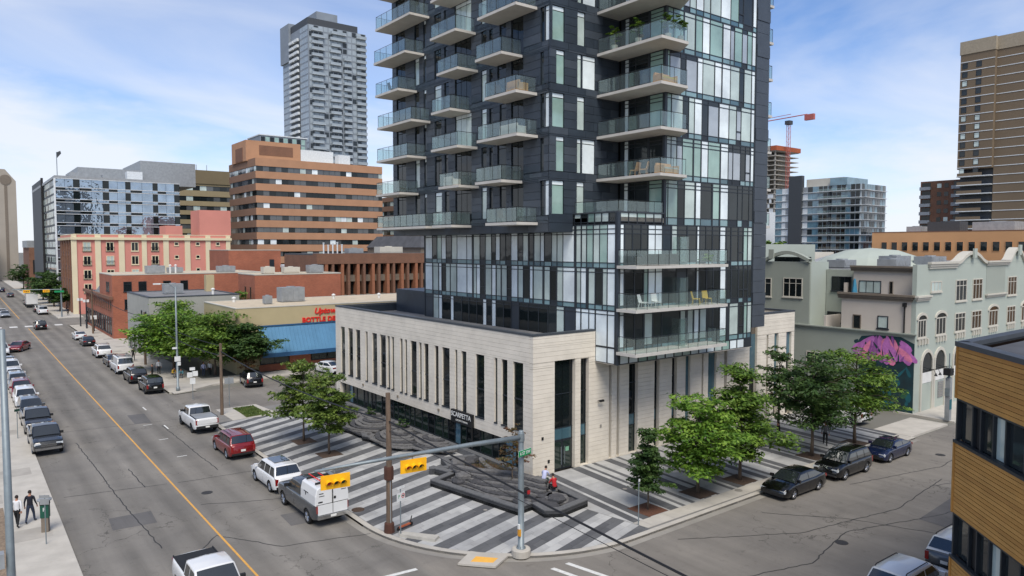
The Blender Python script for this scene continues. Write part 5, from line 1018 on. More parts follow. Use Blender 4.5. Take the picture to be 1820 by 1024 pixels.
for a, b, z0, z1 in ((78.43, 80.9, 7.1, 9.0), (82.5, 85.0, 7.1, 9.0), (92.1, 94.6, 7.1, 9.0), (101, 103.4, 7.1, 9), (78.4, 81, 10.16, 12.3), (82.5, 85, 10.16, 12.3), (92.06, 94.7, 10.2, 12.3), (97.8, 100.4, 10.2, 12.3), (104, 106.5, 10.2, 12.3)): window(T, 'Y-', YS, a, b, z0, z1, 'glass_grey' if a != 82.5 else 'glass_room', 'offwhite', 3, 2, .1)
for a in (70.2, 74.1, 78.5, 82.6, 87, 92.1, 96.5):
    for k in range(4): put_box('bracket', fb('Y-', YS, a + .2 + k * .6, a + .42 + k * .6, 6.45, 6.95, .0, .18), 'offwhite', T)
window(T, 'Y-', YS, 72.8, 75.1, 11.3, 12.3, 'glass_blind', 'offwhite', 3, 1, .1)
for a in (71.35, 74.15, 78.4, 83, 88):
    b = a + 2.15; n = 10; cxm = (a + b) / 2; r = 1.07; zc = 4.5; mb = MB(); mb2 = MB(); mb.add([(a, YS - .03, 3.75), (b, YS - .03, 3.75)] + [(cxm + r * math.cos(math.pi * i / n), YS - .03, zc + 1.15 * math.sin(math.pi * i / n)) for i in range(n + 1)], [tuple(range(n + 3))]); wbuild(mb, 'arch_pane', 'glass_grey', T)
    P = [(a, 0)] + [(cxm - r * math.cos(math.pi * i / n), zc + 1.15 * math.sin(math.pi * i / n)) for i in range(n + 1)] + [(b, 0)]; Q = [(a - .28, 0)] + [(cxm - (r + .28) * math.cos(math.pi * i / n), zc + 1.45 * math.sin(math.pi * i / n)) for i in range(n + 1)] + [(b + .28, 0)]
    for i in range(len(P) - 1): mb2.add([(P[i][0], YS - .12, P[i][1]), (P[i + 1][0], YS - .12, P[i + 1][1]), (Q[i + 1][0], YS - .12, Q[i + 1][1]), (Q[i][0], YS - .12, Q[i][1]), (P[i][0], YS, P[i][1]), (P[i + 1][0], YS, P[i + 1][1]), (Q[i + 1][0], YS, Q[i + 1][1]), (Q[i][0], YS, Q[i][1])], [(0, 1, 2, 3), (3, 2, 6, 7), (0, 4, 5, 1), (1, 5, 6, 2)])
    wbuild(mb2, 'arch_moulding', 'offwhite', T); put_box('sign_band', fb('Y-', YS, a, b, 2.75, 3.74, .002, .05), 'white_paint', T); put_box('shop_panel', fb('Y-', YS, a, b, .1, 2.7, .002, .03), 'sage', T)
wbuild(MB().box(*fb('Y-', YS, 74.9, 76.1, 1.0, 2.6, .03, .08)), 'louvre', 'metal_grey', T)
for k in range(9): put_box('louvre_slat', fb('Y-', YS, 74.95, 76.05, 1.08 + k * .17, 1.15 + k * .17, .08, .13), 'concrete_dark', T)
for x in (72.4, 73.3, 75.2, 76.1): wbuild(MB().tube([(x, YS, 3.9), (x, YS - .7, 4.05), (x, YS - .85, 3.7)], .03, 5).lathe([(.04, 3.75), (.16, 3.5)], 8, (x, YS - .87, 0)), 'sign_lamp', 'black', T)
# alley side openings
window(T, 'X-', XG + .03, 35.0, 35.8, 7.55, 8.95, 'glass_dark', 'taupe', 1, 1, .08); window(T, 'X-', XG + .03, 32.4, 33.4, 7.8, 9.0, 'glass_blind', 'mullion', 1, 1, .08)
window(T, 'X-', 72.3, 34.3, 36.5, 10.96, 12.2, 'glass_blind', 'mullion', 3, 1, .06); window(T, 'X-', 72.3, 33.15, 33.5, 10.96, 12.2, 'glass_dark', 'taupe', 1, 1, .06); window(T, 'X-', XG - .02, 41.2, 43.4, 10.3, 12.3, 'glass_dark', 'offwhite', 3, 2, .08); window(T, 'X-', XG - .02, 44.8, 45.6, 10.2, 12.2, 'glass_grey', 'offwhite', 1, 2, .08)
window(T, 'X-', 72.9, 37.9, 40.1, 7.7, 8.8, 'glass_dark', 'mullion', 3, 1, .06); window(T, 'X-', 72.9, 37.6, 39.7, 11.0, 12.5, 'glass_dark', 'mullion', 3, 1, .06); window(T, 'X-', XG, 38.8, 40.6, 3.6, 4.8, 'glass_dark', 'offwhite', 2, 1, .08)
wbuild(MB().tube([(XG - .1, 30.9, 7.4), (XG - .1, 30.9, 10.2)], .07, 6).box(XG - .25, XG + .0, 30.75, 31.05, 10.0, 10.35), 'downpipe', 'black', T)
for x, y, w, h in ((79, 36, 3, 1.0), (83.5, 38, 3.5, 1.3), (76, 40, 2.5, .9), (90, 37, 4, 1.2)): hvac(T, x, y, 13.25, w, 2, h)
hvac(T, 70.5, 48, 14.0, 2, 2.5, .9, 'taupe'); blk(T, 'skylight', (70.6, 72.8, 42, 45, 14.001, 14.5), 'glass_dark')
wbuild(MB().lathe([(.01, 2.2), (3, 1.9), (5.5, 1.0), (7, 0)], 16, (92, 45, 13.25)), 'barrel_roof', 'sage', T)
wbuild(MB().lathe([(.35, 7.4), (.1, 9.0), (.05, 9.2)], 6, (XG + .8, 34.2, 0)), 'closed_parasol', 'metal_grey', T)
mat('teal_cloth', rgb(60, 130, 160), .8); wbuild(MB().lathe([(.3, 10.7), (.12, 12.2), (.04, 12.4)], 6, (71.6, 36.6, 0)), 'closed_parasol', 'teal_cloth', T)
# mural: flat paint on the alley wall
mat('mural_dark', rgb(26, 40, 44), .8, color2=rgb(20, 62, 70), scale=.8); mat('mural_teal', rgb(28, 92, 102), .8, noise_amt=.3, scale=1.0); mat('mural_green', rgb(46, 92, 66), .8, noise_amt=.3, scale=2); mat('petal_a', rgb(186, 110, 180), .8, noise_amt=.25, scale=2.2); mat('petal_b', rgb(220, 126, 160), .8, noise_amt=.25, scale=2.2); mat('petal_c', rgb(142, 80, 146), .8, noise_amt=.25, scale=2.2)
mu = MB(); mx_ = XG - .004
mu.add([(mx_, y, z) for y, z in ((29.96, .1), (33.4, .1), (34.6, 2), (35.3, 4.6), (35.4, 6.1), (34.9, 6.9), (33.6, 7.1), (31.2, 7.15), (29.96, 6.6))], [tuple(range(9))])
mu = wbuild(mu, 'mural', 'mural_dark', T)
def petal(cy, cz, ang, ln, wd, m, d):
    n = 12; P = []
    for i in range(n):
        t = 2 * math.pi * i / n; u, v = math.cos(t) * ln / 2, math.sin(t) * wd / 2 * (1 - .45 * math.cos(t)); P.append((mx_ - d, cy + u * math.cos(ang) - v * math.sin(ang), cz + u * math.sin(ang) + v * math.cos(ang)))
    MB().add(P, [tuple(range(n))]).build('petal', m, mu)
rp_ = random.Random(4)
for k in range(40):
    t = (k * 7 % 40) / 39; cy = 30.35 + t * 4.6 + rp_.uniform(-.15, .15); petal(cy, 5.95 + rp_.uniform(-.75, .45), R(90 + (t - .5) * 100 + rp_.uniform(-12, 12)), rp_.uniform(1.4, 2.1), rp_.uniform(.4, .75), rp_.choice(['petal_a', 'petal_b', 'petal_c', 'petal_a']), .003 + k * .0012)
for k in range(12): petal(30.6 + rp_.random() * 4.2, 5.5 + rp_.uniform(-.5, .5), R(90 + rp_.uniform(-45, 45)), rp_.uniform(.5, 1.3), rp_.uniform(.06, .2), rp_.choice(['mural_dark', 'petal_c']), .056 + k * .001)
for k in range(16): petal(rp_.uniform(34.6, 35.6), rp_.uniform(4.0, 6.6), R(rp_.uniform(0, 180)), rp_.uniform(.3, .7), rp_.uniform(.2, .4), 'mural_dark', .003 + k * .0005)
for k in range(14): petal(30.3 + rp_.random() * 2.6, .6 + rp_.random() * 3.4, R(rp_.uniform(40, 140)), rp_.uniform(.5, 1.3), rp_.uniform(.2, .5), rp_.choice(['mural_teal', 'mural_green', 'mural_teal']), .003 + k * .0012)
# ---- timber clad building at the right edge, chamfered to the crossing
T = thing('timber_clad_building', 'timber clad building with black strip windows at the right edge', 'building', (26.55, 10, 0))
blk_pts = [(26.55, 9.8), (20.0, 3.25), (20.0, -16), (50, -16), (50, 9.8)]
wbuild(MB().prism([(x + (.25 if x < 40 else 0), y - .15) for x, y in blk_pts], 0, 11.9), 'core', 'dark_back', T)
wbuild(MB().prism([(x + (.5 if x < 40 else 0), y - .4) for x, y in blk_pts], 11.91, 12.12), 'roof', 'roof_dark', T)
d45 = Vector((-1, -1, 0)).normalized(); nrm = Vector((-1, 1, 0)).normalized(); P0 = Vector((26.55, 10.0, 0))
def slant(name, s0, s1, z0, z1, t0, t1, m, P=P0, d=d45, nn=nrm, parent=T):
    a, b = P + d * s0, P + d * s1; q = [a + nn * t0, b + nn * t0, b + nn * t1, a + nn * t1]
    return wbuild(MB().prism([(v.x, v.y) for v in q], z0, z1), name, m, parent)
bands_t = [(10.45, 12.2), (6.55, 8.95), (2.6, 5.0), (0, 1.2)]
bt = 0
for z0, z1 in bands_t:
    slant('board_backing', 0, 9.2, z0 + .02, z1 - .02, -.16, -.06, 'timber_gap'); put_box('board_backing', (26.55, 50, 9.84, 9.94, z0 + .02, z1 - .02), 'timber_gap', T)
    n = int(round((z1 - z0) / .14)); h = (z1 - z0) / n
    for k in range(n):
        m = ('timber', 'timber2', 'timber', 'timber3', 'timber2', 'timber', 'timber4')[(k * 5 + bt * 3 + k * k) % 7]; bt += 1
        if k % 2: slant('board', .03, 9.2, z0 + k * h + .008, z0 + (k + 1) * h - .008, -.06, .0, m)
        else: slant('board', .03, 4.9, z0 + k * h + .008, z0 + (k + 1) * h - .008, -.06, .0, m); slant('board', 4.91, 9.2, z0 + k * h + .008, z0 + (k + 1) * h - .008, -.06, .0, m)
        put_box('board', (26.62, 49.9, 9.94, 10.0, z0 + k * h + .008, z0 + (k + 1) * h - .008), m, T)
    slant('corner_trim', -.06, .025, z0, z1, -.1, .04, 'timber2')
slant('coping', -.1, 9.3, 12.2, 12.36, -.35, .06, 'coping'); put_box('coping', (26.6, 50, 9.66, 10.06, 12.2, 12.36), 'coping', T); slant('parapet_lining', 0.2, 9.2, 11.9, 12.19, -.33, -.2, 'black'); put_box('parapet_lining', (26.95, 49.9, 9.68, 9.836, 12.121, 12.198), 'black', T)
for z0, z1 in ((8.95, 10.45), (5.0, 6.55), (1.2, 2.6)):
    slant('sill', -.02, 9.2, z0 + .002, z0 + .1, -.12, .06, 'mullion'); slant('head', -.02, 9.2, z1 - .06, z1 - .002, -.2, -.02, 'mullion')
    s = .05
    for w, m in ((.95, 'glass_grey'), (.5, 'black'), (.75, 'glass_room'), (.7, 'glass_blind'), (1.0, 'glass_grey'), (1.0, 'glass_store'), (1.2, 'glass_grey'), (1.2, 'glass_room'), (1.2, 'glass_dark')):
        slant('pane', s + .03, s + w - .03, z0 + .1, z1 - .06, -.2, -.16, m); slant('mullion', s + w - .04, s + w + .04, z0 + .1, z1 - .06, -.22, -.06, 'mullion'); s += w
    slant('mullion', -.02, .08, z0 + .1, z1 - .06, -.22, -.02, 'mullion')
    put_box('pane', (26.7, 49.8, 9.8, 9.84, z0 + .1, z1 - .06), 'glass_grey', T)
hvac(T, 30, 2, 12.12, 2, 2, 1.0)
# ================================================================ vehicles
def carpaint(name, c, flake=.0, rough=.25):
    return mat(name, c, rough, metal=flake, noise_amt=.03, scale=.8, coat=.9, spec=.3)
for nm, c, fl in (('paint_car_white', rgb(214, 215, 214), 0), ('paint_car_black', rgb(7, 7, 8), .0), ('paint_car_red', rgb(118, 20, 24), .15), ('paint_car_grey', rgb(74, 78, 82), .35), ('paint_car_blue', rgb(20, 30, 62), .3), ('paint_car_silver', rgb(150, 154, 156), .4), ('paint_car_dark', rgb(30, 33, 36), .3), ('paint_car_navy', rgb(24, 28, 36), .2)): carpaint(nm, c, fl)
glass('car_glass', (.014, .018, .02, 1), .03, 1.0, .004); mat('tyre', rgb(22, 22, 22), .9); mat('rim', rgb(170, 172, 175), .3, metal=.8); mat('rim_dark', rgb(60, 62, 64), .35, metal=.7); mat('chrome', rgb(200, 202, 204), .15, metal=1.0); mat('lamp_clear', rgb(205, 212, 216), .08, spec=.9, coat=1); mat('lamp_red', rgb(130, 12, 14), .15, coat=1); mat('plate', rgb(220, 220, 214), .5); mat('plastic', rgb(26, 27, 28), .7)
def pl(pts, y):
    if y <= pts[0][0]: return pts[0][1]
    for (a, b), (c, d) in zip(pts[:-1], pts[1:]):
        if y <= c: return b + (d - b) * (y - a) / (c - a) if c > a else d
    return pts[-1][1]
TYPES = {
    'sedan': dict(L=4.85, W=1.85, H=1.45, sill=.22, r=.33, ax=(-1.42, 1.42), top=[(-2.42, .88), (-2.3, 1.0), (-1.7, 1.03), (-1.0, .98), (1.0, .96), (1.6, .90), (2.2, .76), (2.42, .62)], g=(-2.0, -1.0, .45, 1.28), pil=(-.28,)),
    'coupe': dict(L=4.4, W=1.78, H=1.38, sill=.2, r=.33, ax=(-1.35, 1.35), top=[(-2.2, .86), (-2.1, .98), (-1.6, 1.0), (-1.0, .96), (.9, .93), (1.6, .88), (2.05, .74), (2.2, .6)], g=(-1.85, -.85, .35, 1.1), pil=(-.6,)),
    'suv': dict(L=4.75, W=1.92, H=1.72, sill=.28, r=.37, ax=(-1.42, 1.42), top=[(-2.37, .98), (-2.28, 1.08), (-1.0, 1.08), (1.1, 1.06), (1.7, 1.02), (2.2, .92), (2.37, .72)], g=(-2.25, -1.85, .5, 1.3), pil=(-1.2, -.25)),
    'boxy': dict(L=4.4, W=1.86, H=1.78, sill=.34, r=.38, ax=(-1.35, 1.38), top=[(-2.2, 1.0), (-2.15, 1.12), (1.0, 1.1), (2.05, 1.06), (2.2, .85)], g=(-2.12, -1.95, .55, .95), pil=(-1.2, -.25)),
    'pickup': dict(L=5.85, W=2.02, H=1.94, sill=.42, r=.41, ax=(-1.78, 1.85), top=[(-2.92, 1.2), (-2.88, 1.3), (1.2, 1.26), (2.1, 1.22), (2.75, 1.12), (2.92, .9)], g=(-.75, -.6, .75, 1.5), pil=(.12,), bed=(-2.86, -.8)),
    'van': dict(L=5.6, W=2.0, H=2.1, sill=.32, r=.37, ax=(-1.7, 1.75), top=[(-2.8, 1.1), (-2.76, 1.2), (1.4, 1.16), (2.2, 1.08), (2.7, .9), (2.8, .7)], g=(-2.74, -2.6, 1.0, 1.95), pil=(.3,), blind=True)}
WHEEL = {}
def wheel_meshes(r, rim_m):
    k = (r, rim_m)
    if k not in WHEEL:
        w = .115
        ty = MB().lathe([(r * .66, -w), (r * .9, -w), (r, -w * .7), (r, w * .7), (r * .9, w), (r * .66, w), (r * .64, w * .3), (r * .64, -w * .3), (r * .66, -w)], 20, axis='X', cap=False).mesh('wheel', 'tyre', True)
        rm = MB().lathe([(r * .67, w * .55), (r * .67, w * .9), (r * .60, w * .92), (r * .58, w * .5)], 20, axis='X', cap=False)
        for s in range(5):
            a = 2 * math.pi * s / 5
            for da in (-.16, .16):
                rm.tube([(w * .8, math.cos(a + da * .3) * r * .08, math.sin(a + da * .3) * r * .08), (w * .72, math.cos(a + da) * r * .62, math.sin(a + da) * r * .62)], r * .075, 4)
        rm.lathe([(r * .14, w * .5), (r * .14, w * .85)], 8, axis='X')
        WHEEL[k] = (ty, rm.mesh('rim', rim_m), MB().lathe([(r * .66, .0), (r * .66, .03)], 16, axis='X').mesh('brake_disc', 'plastic'))
    return WHEEL[k]
def car(kind, paint, label, x, y, rz, name='parked_car', cat='car', group=None, rim_m='rim', roof_paint=None, plate=True, rails=False, sc=1.0, chrome=False, cover=None):
    S = TYPES[kind]; L, W, H = S['L'], S['W'], S['H']; hw = W / 2; r = S['r']; sill = S['sill']; ra = r * 1.16
    T = thing(name, label, cat, (x, y, .0), R(rz), group); T.scale = (sc, sc, sc)
    top = S['top']; yb0, yr0, yr1, yb1 = S['g']
    # --- lower body
    ys = sorted(set([-L / 2, L / 2, -L / 2 + .04, L / 2 - .04, -L / 2 + .12, L / 2 - .12] + [-L / 2 + L * i / 26 for i in range(27)] + [a + ra * math.cos(math.pi * k / 8) for a in S['ax'] for k in range(9)] + [p[0] for p in top if abs(p[0]) < L / 2]))
    ys = [v for i, v in enumerate(ys) if i == 0 or v - ys[i - 1] > .012]
    fr = [0, .1, .3, .55, .8, .94, 1.0]
    def half(yy, z):
        e = max(0, (abs(yy) - (L / 2 - .55)) / .55); w = hw * (1 - .13 * e * e)
        t = (z - sill) / max(.1, pl(top, yy) - sill); t = min(max(t, 0), 1)
        return w * pl([(0, .94), (.12, .985), (.45, 1.0), (.75, .985), (.93, .95), (1.0, .90)], t)
    V, F = [], []; n = len(fr)
    for yy in ys:
        zb = sill + .1 * max(0, (abs(yy) - (L / 2 - .35)) / .35)
        for a in S['ax']:
            if abs(yy - a) < ra: zb = max(zb, r + math.sqrt(ra * ra - (yy - a) ** 2))
        zt = pl(top, yy); zb = min(zb, zt - .12)
        row = []
        for f in fr: z = zb + (zt - zb) * f; row.append((half(yy, z), yy, z))
        row.append((hw * .5, yy, zt + .025)); row.append((0, yy, zt + .035))
        V += row + [(-p[0], p[1], p[2]) for p in reversed(row[:-1])]
    m = 2 * (n + 2) - 1
    for i in range(len(ys) - 1):
        for k in range(m - 1): F.append((i * m + k, i * m + k + 1, (i + 1) * m + k + 1, (i + 1) * m + k))
    F.append(tuple(range(m))); F.append(tuple((len(ys) - 1) * m + k for k in reversed(range(m))))
    b = MB().add(V, F).build('body', paint, T, True)
    MB().box(-hw + .2, hw - .2, -L / 2 + .25, L / 2 - .25, sill - .02, pl(top, 0) - .18).build('underbody', 'plastic', T)
    # --- cabin
    zb0, zb1 = pl(top, yb0), pl(top, yb1); belt = min(zb0, zb1) - .02
    roof = [(yb0, zb0), (yr0, H - .03), ((yr0 + yr1) / 2, H), (yr1, H - .04), (yb1, zb1)]
    wb, wr = hw * .915, hw * .73
    if kind in ('van', 'boxy', 'pickup'): wr = hw * .80
    def gx(z): return wb - (wb - wr) * min(1, max(0, (z - belt) / (H - belt))) ** 1.15
    yy_ = sorted(set([yb0, yr0, yr1, yb1] + [yb0 + (yb1 - yb0) * i / 16 for i in range(17)]))
    V, F = [], []; fg = [0, .3, .6, .85, 1]
    for yy in yy_:
        zt = pl(roof, yy); row = []
        for f in fg: z = belt + (max(zt - .035, belt) - belt) * f; row.append((gx(z), yy, z))
        row.append((gx(zt) - .07, yy, zt)); row.append((0, yy, zt + .03))
        V += row + [(-p[0], p[1], p[2]) for p in reversed(row[:-1])]
    m = 2 * (len(fg) + 2) - 1
    for i in range(len(yy_) - 1):
        for k in range(m - 1): F.append((i * m + k, i * m + k + 1, (i + 1) * m + k + 1, (i + 1) * m + k))
    MB().add(V, F).build('cabin', roof_paint or paint, T, True)
    # --- glass
    def slab_quad(name, ya, za, yb, zb_, ins, m_='car_glass'):
        dy, dz = yb - ya, zb_ - za; l = math.hypot(dy, dz); ny, nz = -dz / l, dy / l
        if nz < 0: ny, nz = -ny, -nz
        o = .02; mb = MB(); N = 6; P = []
        for t, inset in ((ins[0], .06), (1 - ins[1], .07)):
            yv, zv = ya + dy * t, za + dz * t; w = gx(zv) - inset
            for i in range(N + 1):
                u = -1 + 2 * i / N; P.append((w * u, yv + ny * (o + .03 * (1 - u * u)), zv + nz * (o + .03 * (1 - u * u))))
        mb.add(P, [(i, i + 1, N + 2 + i, N + 1 + i) for i in range(N)]); return mb.build(name, m_, T, True)
    slab_quad('windshield', yb1, zb1, yr1, H - .04, (.06, .06)); slab_quad('rear_window', yb0, zb0, yr0, H - .03, (.18 if kind in ('suv', 'boxy', 'van') else .08, .08))
    zlo, zhi = belt + .07, H - .13
    def edge(front, z):
        (ya, za), (yb, zb_) = ((yb1, zb1), (yr1, H - .04)) if front else ((yb0, zb0), (yr0, H - .03)); return ya + (yb - ya) * (z - za) / (zb_ - za)
    cuts = [('r', None)] + [('p', p) for p in S['pil']] + [('f', None)]
    for s in (1, -1):
        for i in range(len(cuts) - 1):
            if S.get('blind') and i == 0: continue
            a0 = edge(False, zlo) + .14 if cuts[i][0] == 'r' else cuts[i][1] + .05; a1 = edge(False, zhi) + .14 if cuts[i][0] == 'r' else cuts[i][1] + .05
            b0 = edge(True, zlo) - .16 if cuts[i + 1][0] == 'f' else cuts[i + 1][1] - .05; b1 = edge(True, zhi) - .12 if cuts[i + 1][0] == 'f' else cuts[i + 1][1] - .05
            P = [(s * (gx(zlo) + .008), a0, zlo), (s * (gx(zlo) + .008), b0, zlo), (s * (gx((zlo + zhi) / 2) + .012), (b0 + b1) / 2, (zlo + zhi) / 2), (s * (gx(zhi) + .008), b1, zhi), (s * (gx(zhi) + .008), a1, zhi), (s * (gx((zlo + zhi) / 2) + .012), (a0 + a1) / 2, (zlo + zhi) / 2)]
            MB().add(P, [(0, 1, 2, 5), (5, 2, 3, 4)]).build('side_window', 'car_glass', T)
        # door lines, handle, mirror
        dm = MB()
        for p in list(S['pil']) + [yb1 - .12]:
            zt = pl(top, p); dm.add([(s * (half(p, z) + .004), p + o_, z) for o_ in (-.008, .008) for z in (sill + .12, sill + .35, (sill + zt) / 2, zt - .06)], [(0, 1, 5, 4), (1, 2, 6, 5), (2, 3, 7, 6)])
        dm.build('door_seam', 'plastic', T)
        for p in S['pil']: z = pl(top, p) - .16; MB().box(s * half(p, z) - .015, s * half(p, z) + .025, p + .1, p + .3, z - .02, z + .02).build('door_handle', 'chrome' if chrome else paint, T)
        ym = yb1 - .28; MB().box(min(s * (gx(belt) - .02), s * (gx(belt) + .2)), max(s * (gx(belt) - .02), s * (gx(belt) + .2)), ym - .06, ym + .08, belt + .06, belt + .24).build('mirror', paint if kind != 'pickup' else 'plastic', T)
        # wheels
        for a in S['ax']:
            ty, rm, bd = wheel_meshes(r, rim_m); w = link('wheel', ty, T, (s * (hw - .13), a, r)); w.rotation_euler = (0, 0, 0 if s > 0 else math.pi); link('rim', rm, w); link('brake_disc', bd, w)
        # lights
        zf = pl(top, L / 2 - .12) - .08; hl = half(L / 2 - .14, zf); MB().box(min(s * (hl - .42), s * (hl + .01)), max(s * (hl - .42), s * (hl + .01)), L / 2 - .26, L / 2 - .015, zf - .1, zf + .04).build('headlight', 'lamp_clear', T)
        zr = pl(top, -L / 2 + .1) - .14; hr = half(-L / 2 + .1, zr); tall = kind in ('van', 'pickup', 'boxy', 'suv')
        MB().box(min(s * (hr - (.16 if tall else .4)), s * (hr + .012)), max(s * (hr - (.16 if tall else .4)), s * (hr + .012)), -L / 2 - .012, -L / 2 + .2, zr - (.32 if tall else .09), zr + .08).build('taillight', 'lamp_red', T)
    # bumpers, grille, plate
    bz = sill + .16; MB().box(-hw * .84, hw * .84, L / 2 - .08, L / 2 + .02, bz - .08, bz + .1).build('front_bumper', 'chrome' if chrome else 'plastic', T); MB().box(-hw * .86, hw * .86, -L / 2 - (.12 if kind == 'pickup' else .03), -L / 2 + .06, bz - .06, bz + (.14 if kind == 'pickup' else .08)).build('rear_bumper', 'chrome' if chrome else 'plastic', T)
    gz = pl(top, L / 2 - .1) - .12; gr = MB().box(-hw * .5, hw * .5, L / 2 - .06, L / 2 + .006, bz + .12, gz); gr = gr.build('grille', 'plastic', T)
    if chrome:
        q = MB().box(-hw * .55, hw * .55, L / 2 - .05, L / 2 + .02, gz, gz + .05).box(-hw * .55, hw * .55, L / 2 - .05, L / 2 + .02, bz + .08, bz + .12)
        for k in range(3): q.box(-hw * .5, hw * .5, L / 2 - .05, L / 2 + .012, bz + .14 + (gz - bz - .16) * (k + 1) / 4, bz + .16 + (gz - bz - .16) * (k + 1) / 4)
        q.build('grille_bar', 'chrome', gr)
    if plate: MB().box(-.16, .16, -L / 2 - .13 if kind == 'pickup' else -L / 2 - .04, -L / 2, bz + .0 if kind == 'pickup' else bz + .18, bz + .12 if kind == 'pickup' else bz + .32).build('licence_plate', 'plate', T)
    if rails:
        for s in (1, -1): MB().tube([(s * (wr - .06), yr0 + .1, H), (s * (wr - .06), yr0 + .2, H + .06), (s * (wr - .06), yr1 - .3, H + .05), (s * (wr - .06), yr1 - .2, H - .01)], .022, 5).build('roof_rail', 'chrome' if chrome else 'plastic', T)
    if 'bed' in S:
        a, c = S['bed']; zt = pl(top, -2)
        MB().box(-hw * .82, hw * .82, a + .1, c - .03, zt + .028, zt + .05 + (.02 if cover == 'soft' else 0)).build('bed_cover', 'metal_grey' if cover == 'soft' else 'plastic', T)
        [MB().box(min(s * hw * .83, s * hw * .88), max(s * hw * .83, s * hw * .88), a + .03, c - .02, zt, zt + .075).build('bed_rail', 'plastic', T) for s in (1, -1)]
        MB().box(-hw * .8, hw * .8, -L / 2 - .015, -L / 2 + .0, bz + .3, zt - .1).build('tailgate', paint, T)
    return T
GR, GL, GS = 'vehicles parked along the right kerb of the avenue', 'vehicles parked along the left kerb of the avenue', 'vehicles parked on the side street'
car('pickup', 'paint_car_white', 'white pickup truck with grey bed cover beside the grass bed', 16.25, 65.6, 0, 'pickup_truck', 'pickup', GR, 'rim_dark', cover='soft')
car('suv', 'paint_car_red', 'dark red suv parked beside the striped plaza', 16.3, 55.8, 0, 'suv', 'suv', GR, roof_paint=None, rails=True, sc=1.02)
car('suv', 'paint_car_white', 'white suv with black sunroof parked in front of the service truck', 16.3, 46.6, 0, 'suv', 'suv', GR, rails=False)
mb = MB().box(-.5, .5, -1.2, .2, 1.74, 1.772); mb.build('sunroof', 'car_glass', bpy.data.objects['suv.001'])
TK = car('pickup', 'paint_car_grey', 'grey service truck with white canopy and ladders parked near the crossing', 16.25, 40.5, 0, 'service_truck', 'truck', GR, 'rim', chrome=True, sc=1.03, cover='soft')
# canopy on the service truck
V = []; zs_ = [(1.27, .97), (1.75, .95), (2.12, .86), (2.2, .74)]
cap = MB(); rowsN = len(zs_)
for yv in (-2.9, -2.84, -.85, -.78):
    e = .03 if yv in (-2.9, -.78) else 0
    V += [(w - e, yv, z - e * .6) for z, w in zs_] + [(0, yv, 2.24 - e)] + [(-(w - e), yv, z - e * .6) for z, w in reversed(zs_)]
k9 = 2 * rowsN + 1; F = [(i * k9 + j, i * k9 + j + 1, (i + 1) * k9 + j + 1, (i + 1) * k9 + j) for i in range(3) for j in range(k9 - 1)] + [tuple(range(k9)), tuple(3 * k9 + j for j in reversed(range(k9)))]
cap.add(V, F); cp = cap.build('canopy', 'paint_car_white', TK)
MB().box(-.84, .84, -2.965, -2.9, .74, 1.27).build('rear_door', 'paint_car_white', TK); MB().box(-.012, .012, -2.975, -2.9, .76, 2.15).box(-.9, .9, -2.912, -2.9, 1.28, 1.3).build('canopy_seam', 'plastic', cp); MB().box(.08, .2, -2.93, -2.9, 1.5, 1.62).box(-.75, -.5, -2.905, -2.9, 1.85, 1.9).box(-.75, -.45, -2.905, -2.9, 1.72, 1.76).box(.5, .8, -2.905, -2.9, 1.9, 1.94).box(-.8, -.55, -2.905, -2.9, 1.38, 1.46).build('canopy_lettering', 'plastic', cp)
for sx_ in (-1, 1): MB().box(sx_ * .955 - .01, sx_ * .955 + .012, -1.9, -1.3, 1.72, 1.76).box(sx_ * .955 - .01, sx_ * .955 + .012, -1.6, -1.5, 1.55, 1.7).build('canopy_handle', 'plastic', cp)
lad = MB()
for xx in (-.38, .1): lad.tube([(xx, -2.8, 2.36), (xx, -.6, 2.36)], .03, 5)
ld = lad.build('ladder_rail', 'red_sign', cp)
for k in range(7): MB().tube([(-.38, -2.6 + k * .32, 2.36), (.1, -2.6 + k * .32, 2.36)], .018, 4).build('ladder_rung', 'plastic', ld)
MB().tube([(.55, -2.95, 2.4), (.55, -.4, 2.4)], .08, 8).build('pipe_rack', 'galv', cp); MB().box(-.7, .7, -2.3, -2.25, 2.22, 2.33).box(-.7, .7, -1.1, -1.05, 2.22, 2.33).build('roof_bar', 'plastic', cp)
car('boxy', 'paint_car_black', 'black boxy off road suv parked beside the street lamp', 16.4, 85.2, 0, 'suv', 'suv', GR, 'rim_dark')
car('suv', 'paint_car_black', 'black suv parked between the boxy suv and the white van', 16.25, 92.9, 0, 'suv', 'suv', GR, 'rim_dark')
V_ = car('van', 'paint_car_white', 'white cargo van with roof rack parked on the right kerb', 16.2, 101.2, 0, 'cargo_van', 'van', GR); MB().tube([(-.7, -2.4, 2.2), (-.7, 1.0, 2.2)], .03, 5).tube([(.7, -2.4, 2.2), (.7, 1.0, 2.2)], .03, 5).tube([(-.75, -1.5, 2.18), (.75, -1.5, 2.18)], .03, 5).tube([(-.75, .2, 2.18), (.75, .2, 2.18)], .03, 5).build('roof_rack', 'plastic', V_)
car('sedan', 'paint_car_black', 'black sedan parked in front of the white cargo van', 16.2, 107.6, 0, 'sedan', 'car', GR)
car('suv', 'paint_car_white', 'white suv with cargo on its roof further up the right kerb', 16.3, 117.2, 0, 'suv', 'suv', GR, rails=True, sc=1.06)
car('sedan', 'paint_car_dark', 'dark sedan behind the small white car on the right kerb', 16.4, 132.2, 0, 'sedan', 'car', GR)
car('coupe', 'paint_car_white', 'small white car nearest the far crossing on the right kerb', 16.4, 141.4, 0, 'small_car', 'car', GR)
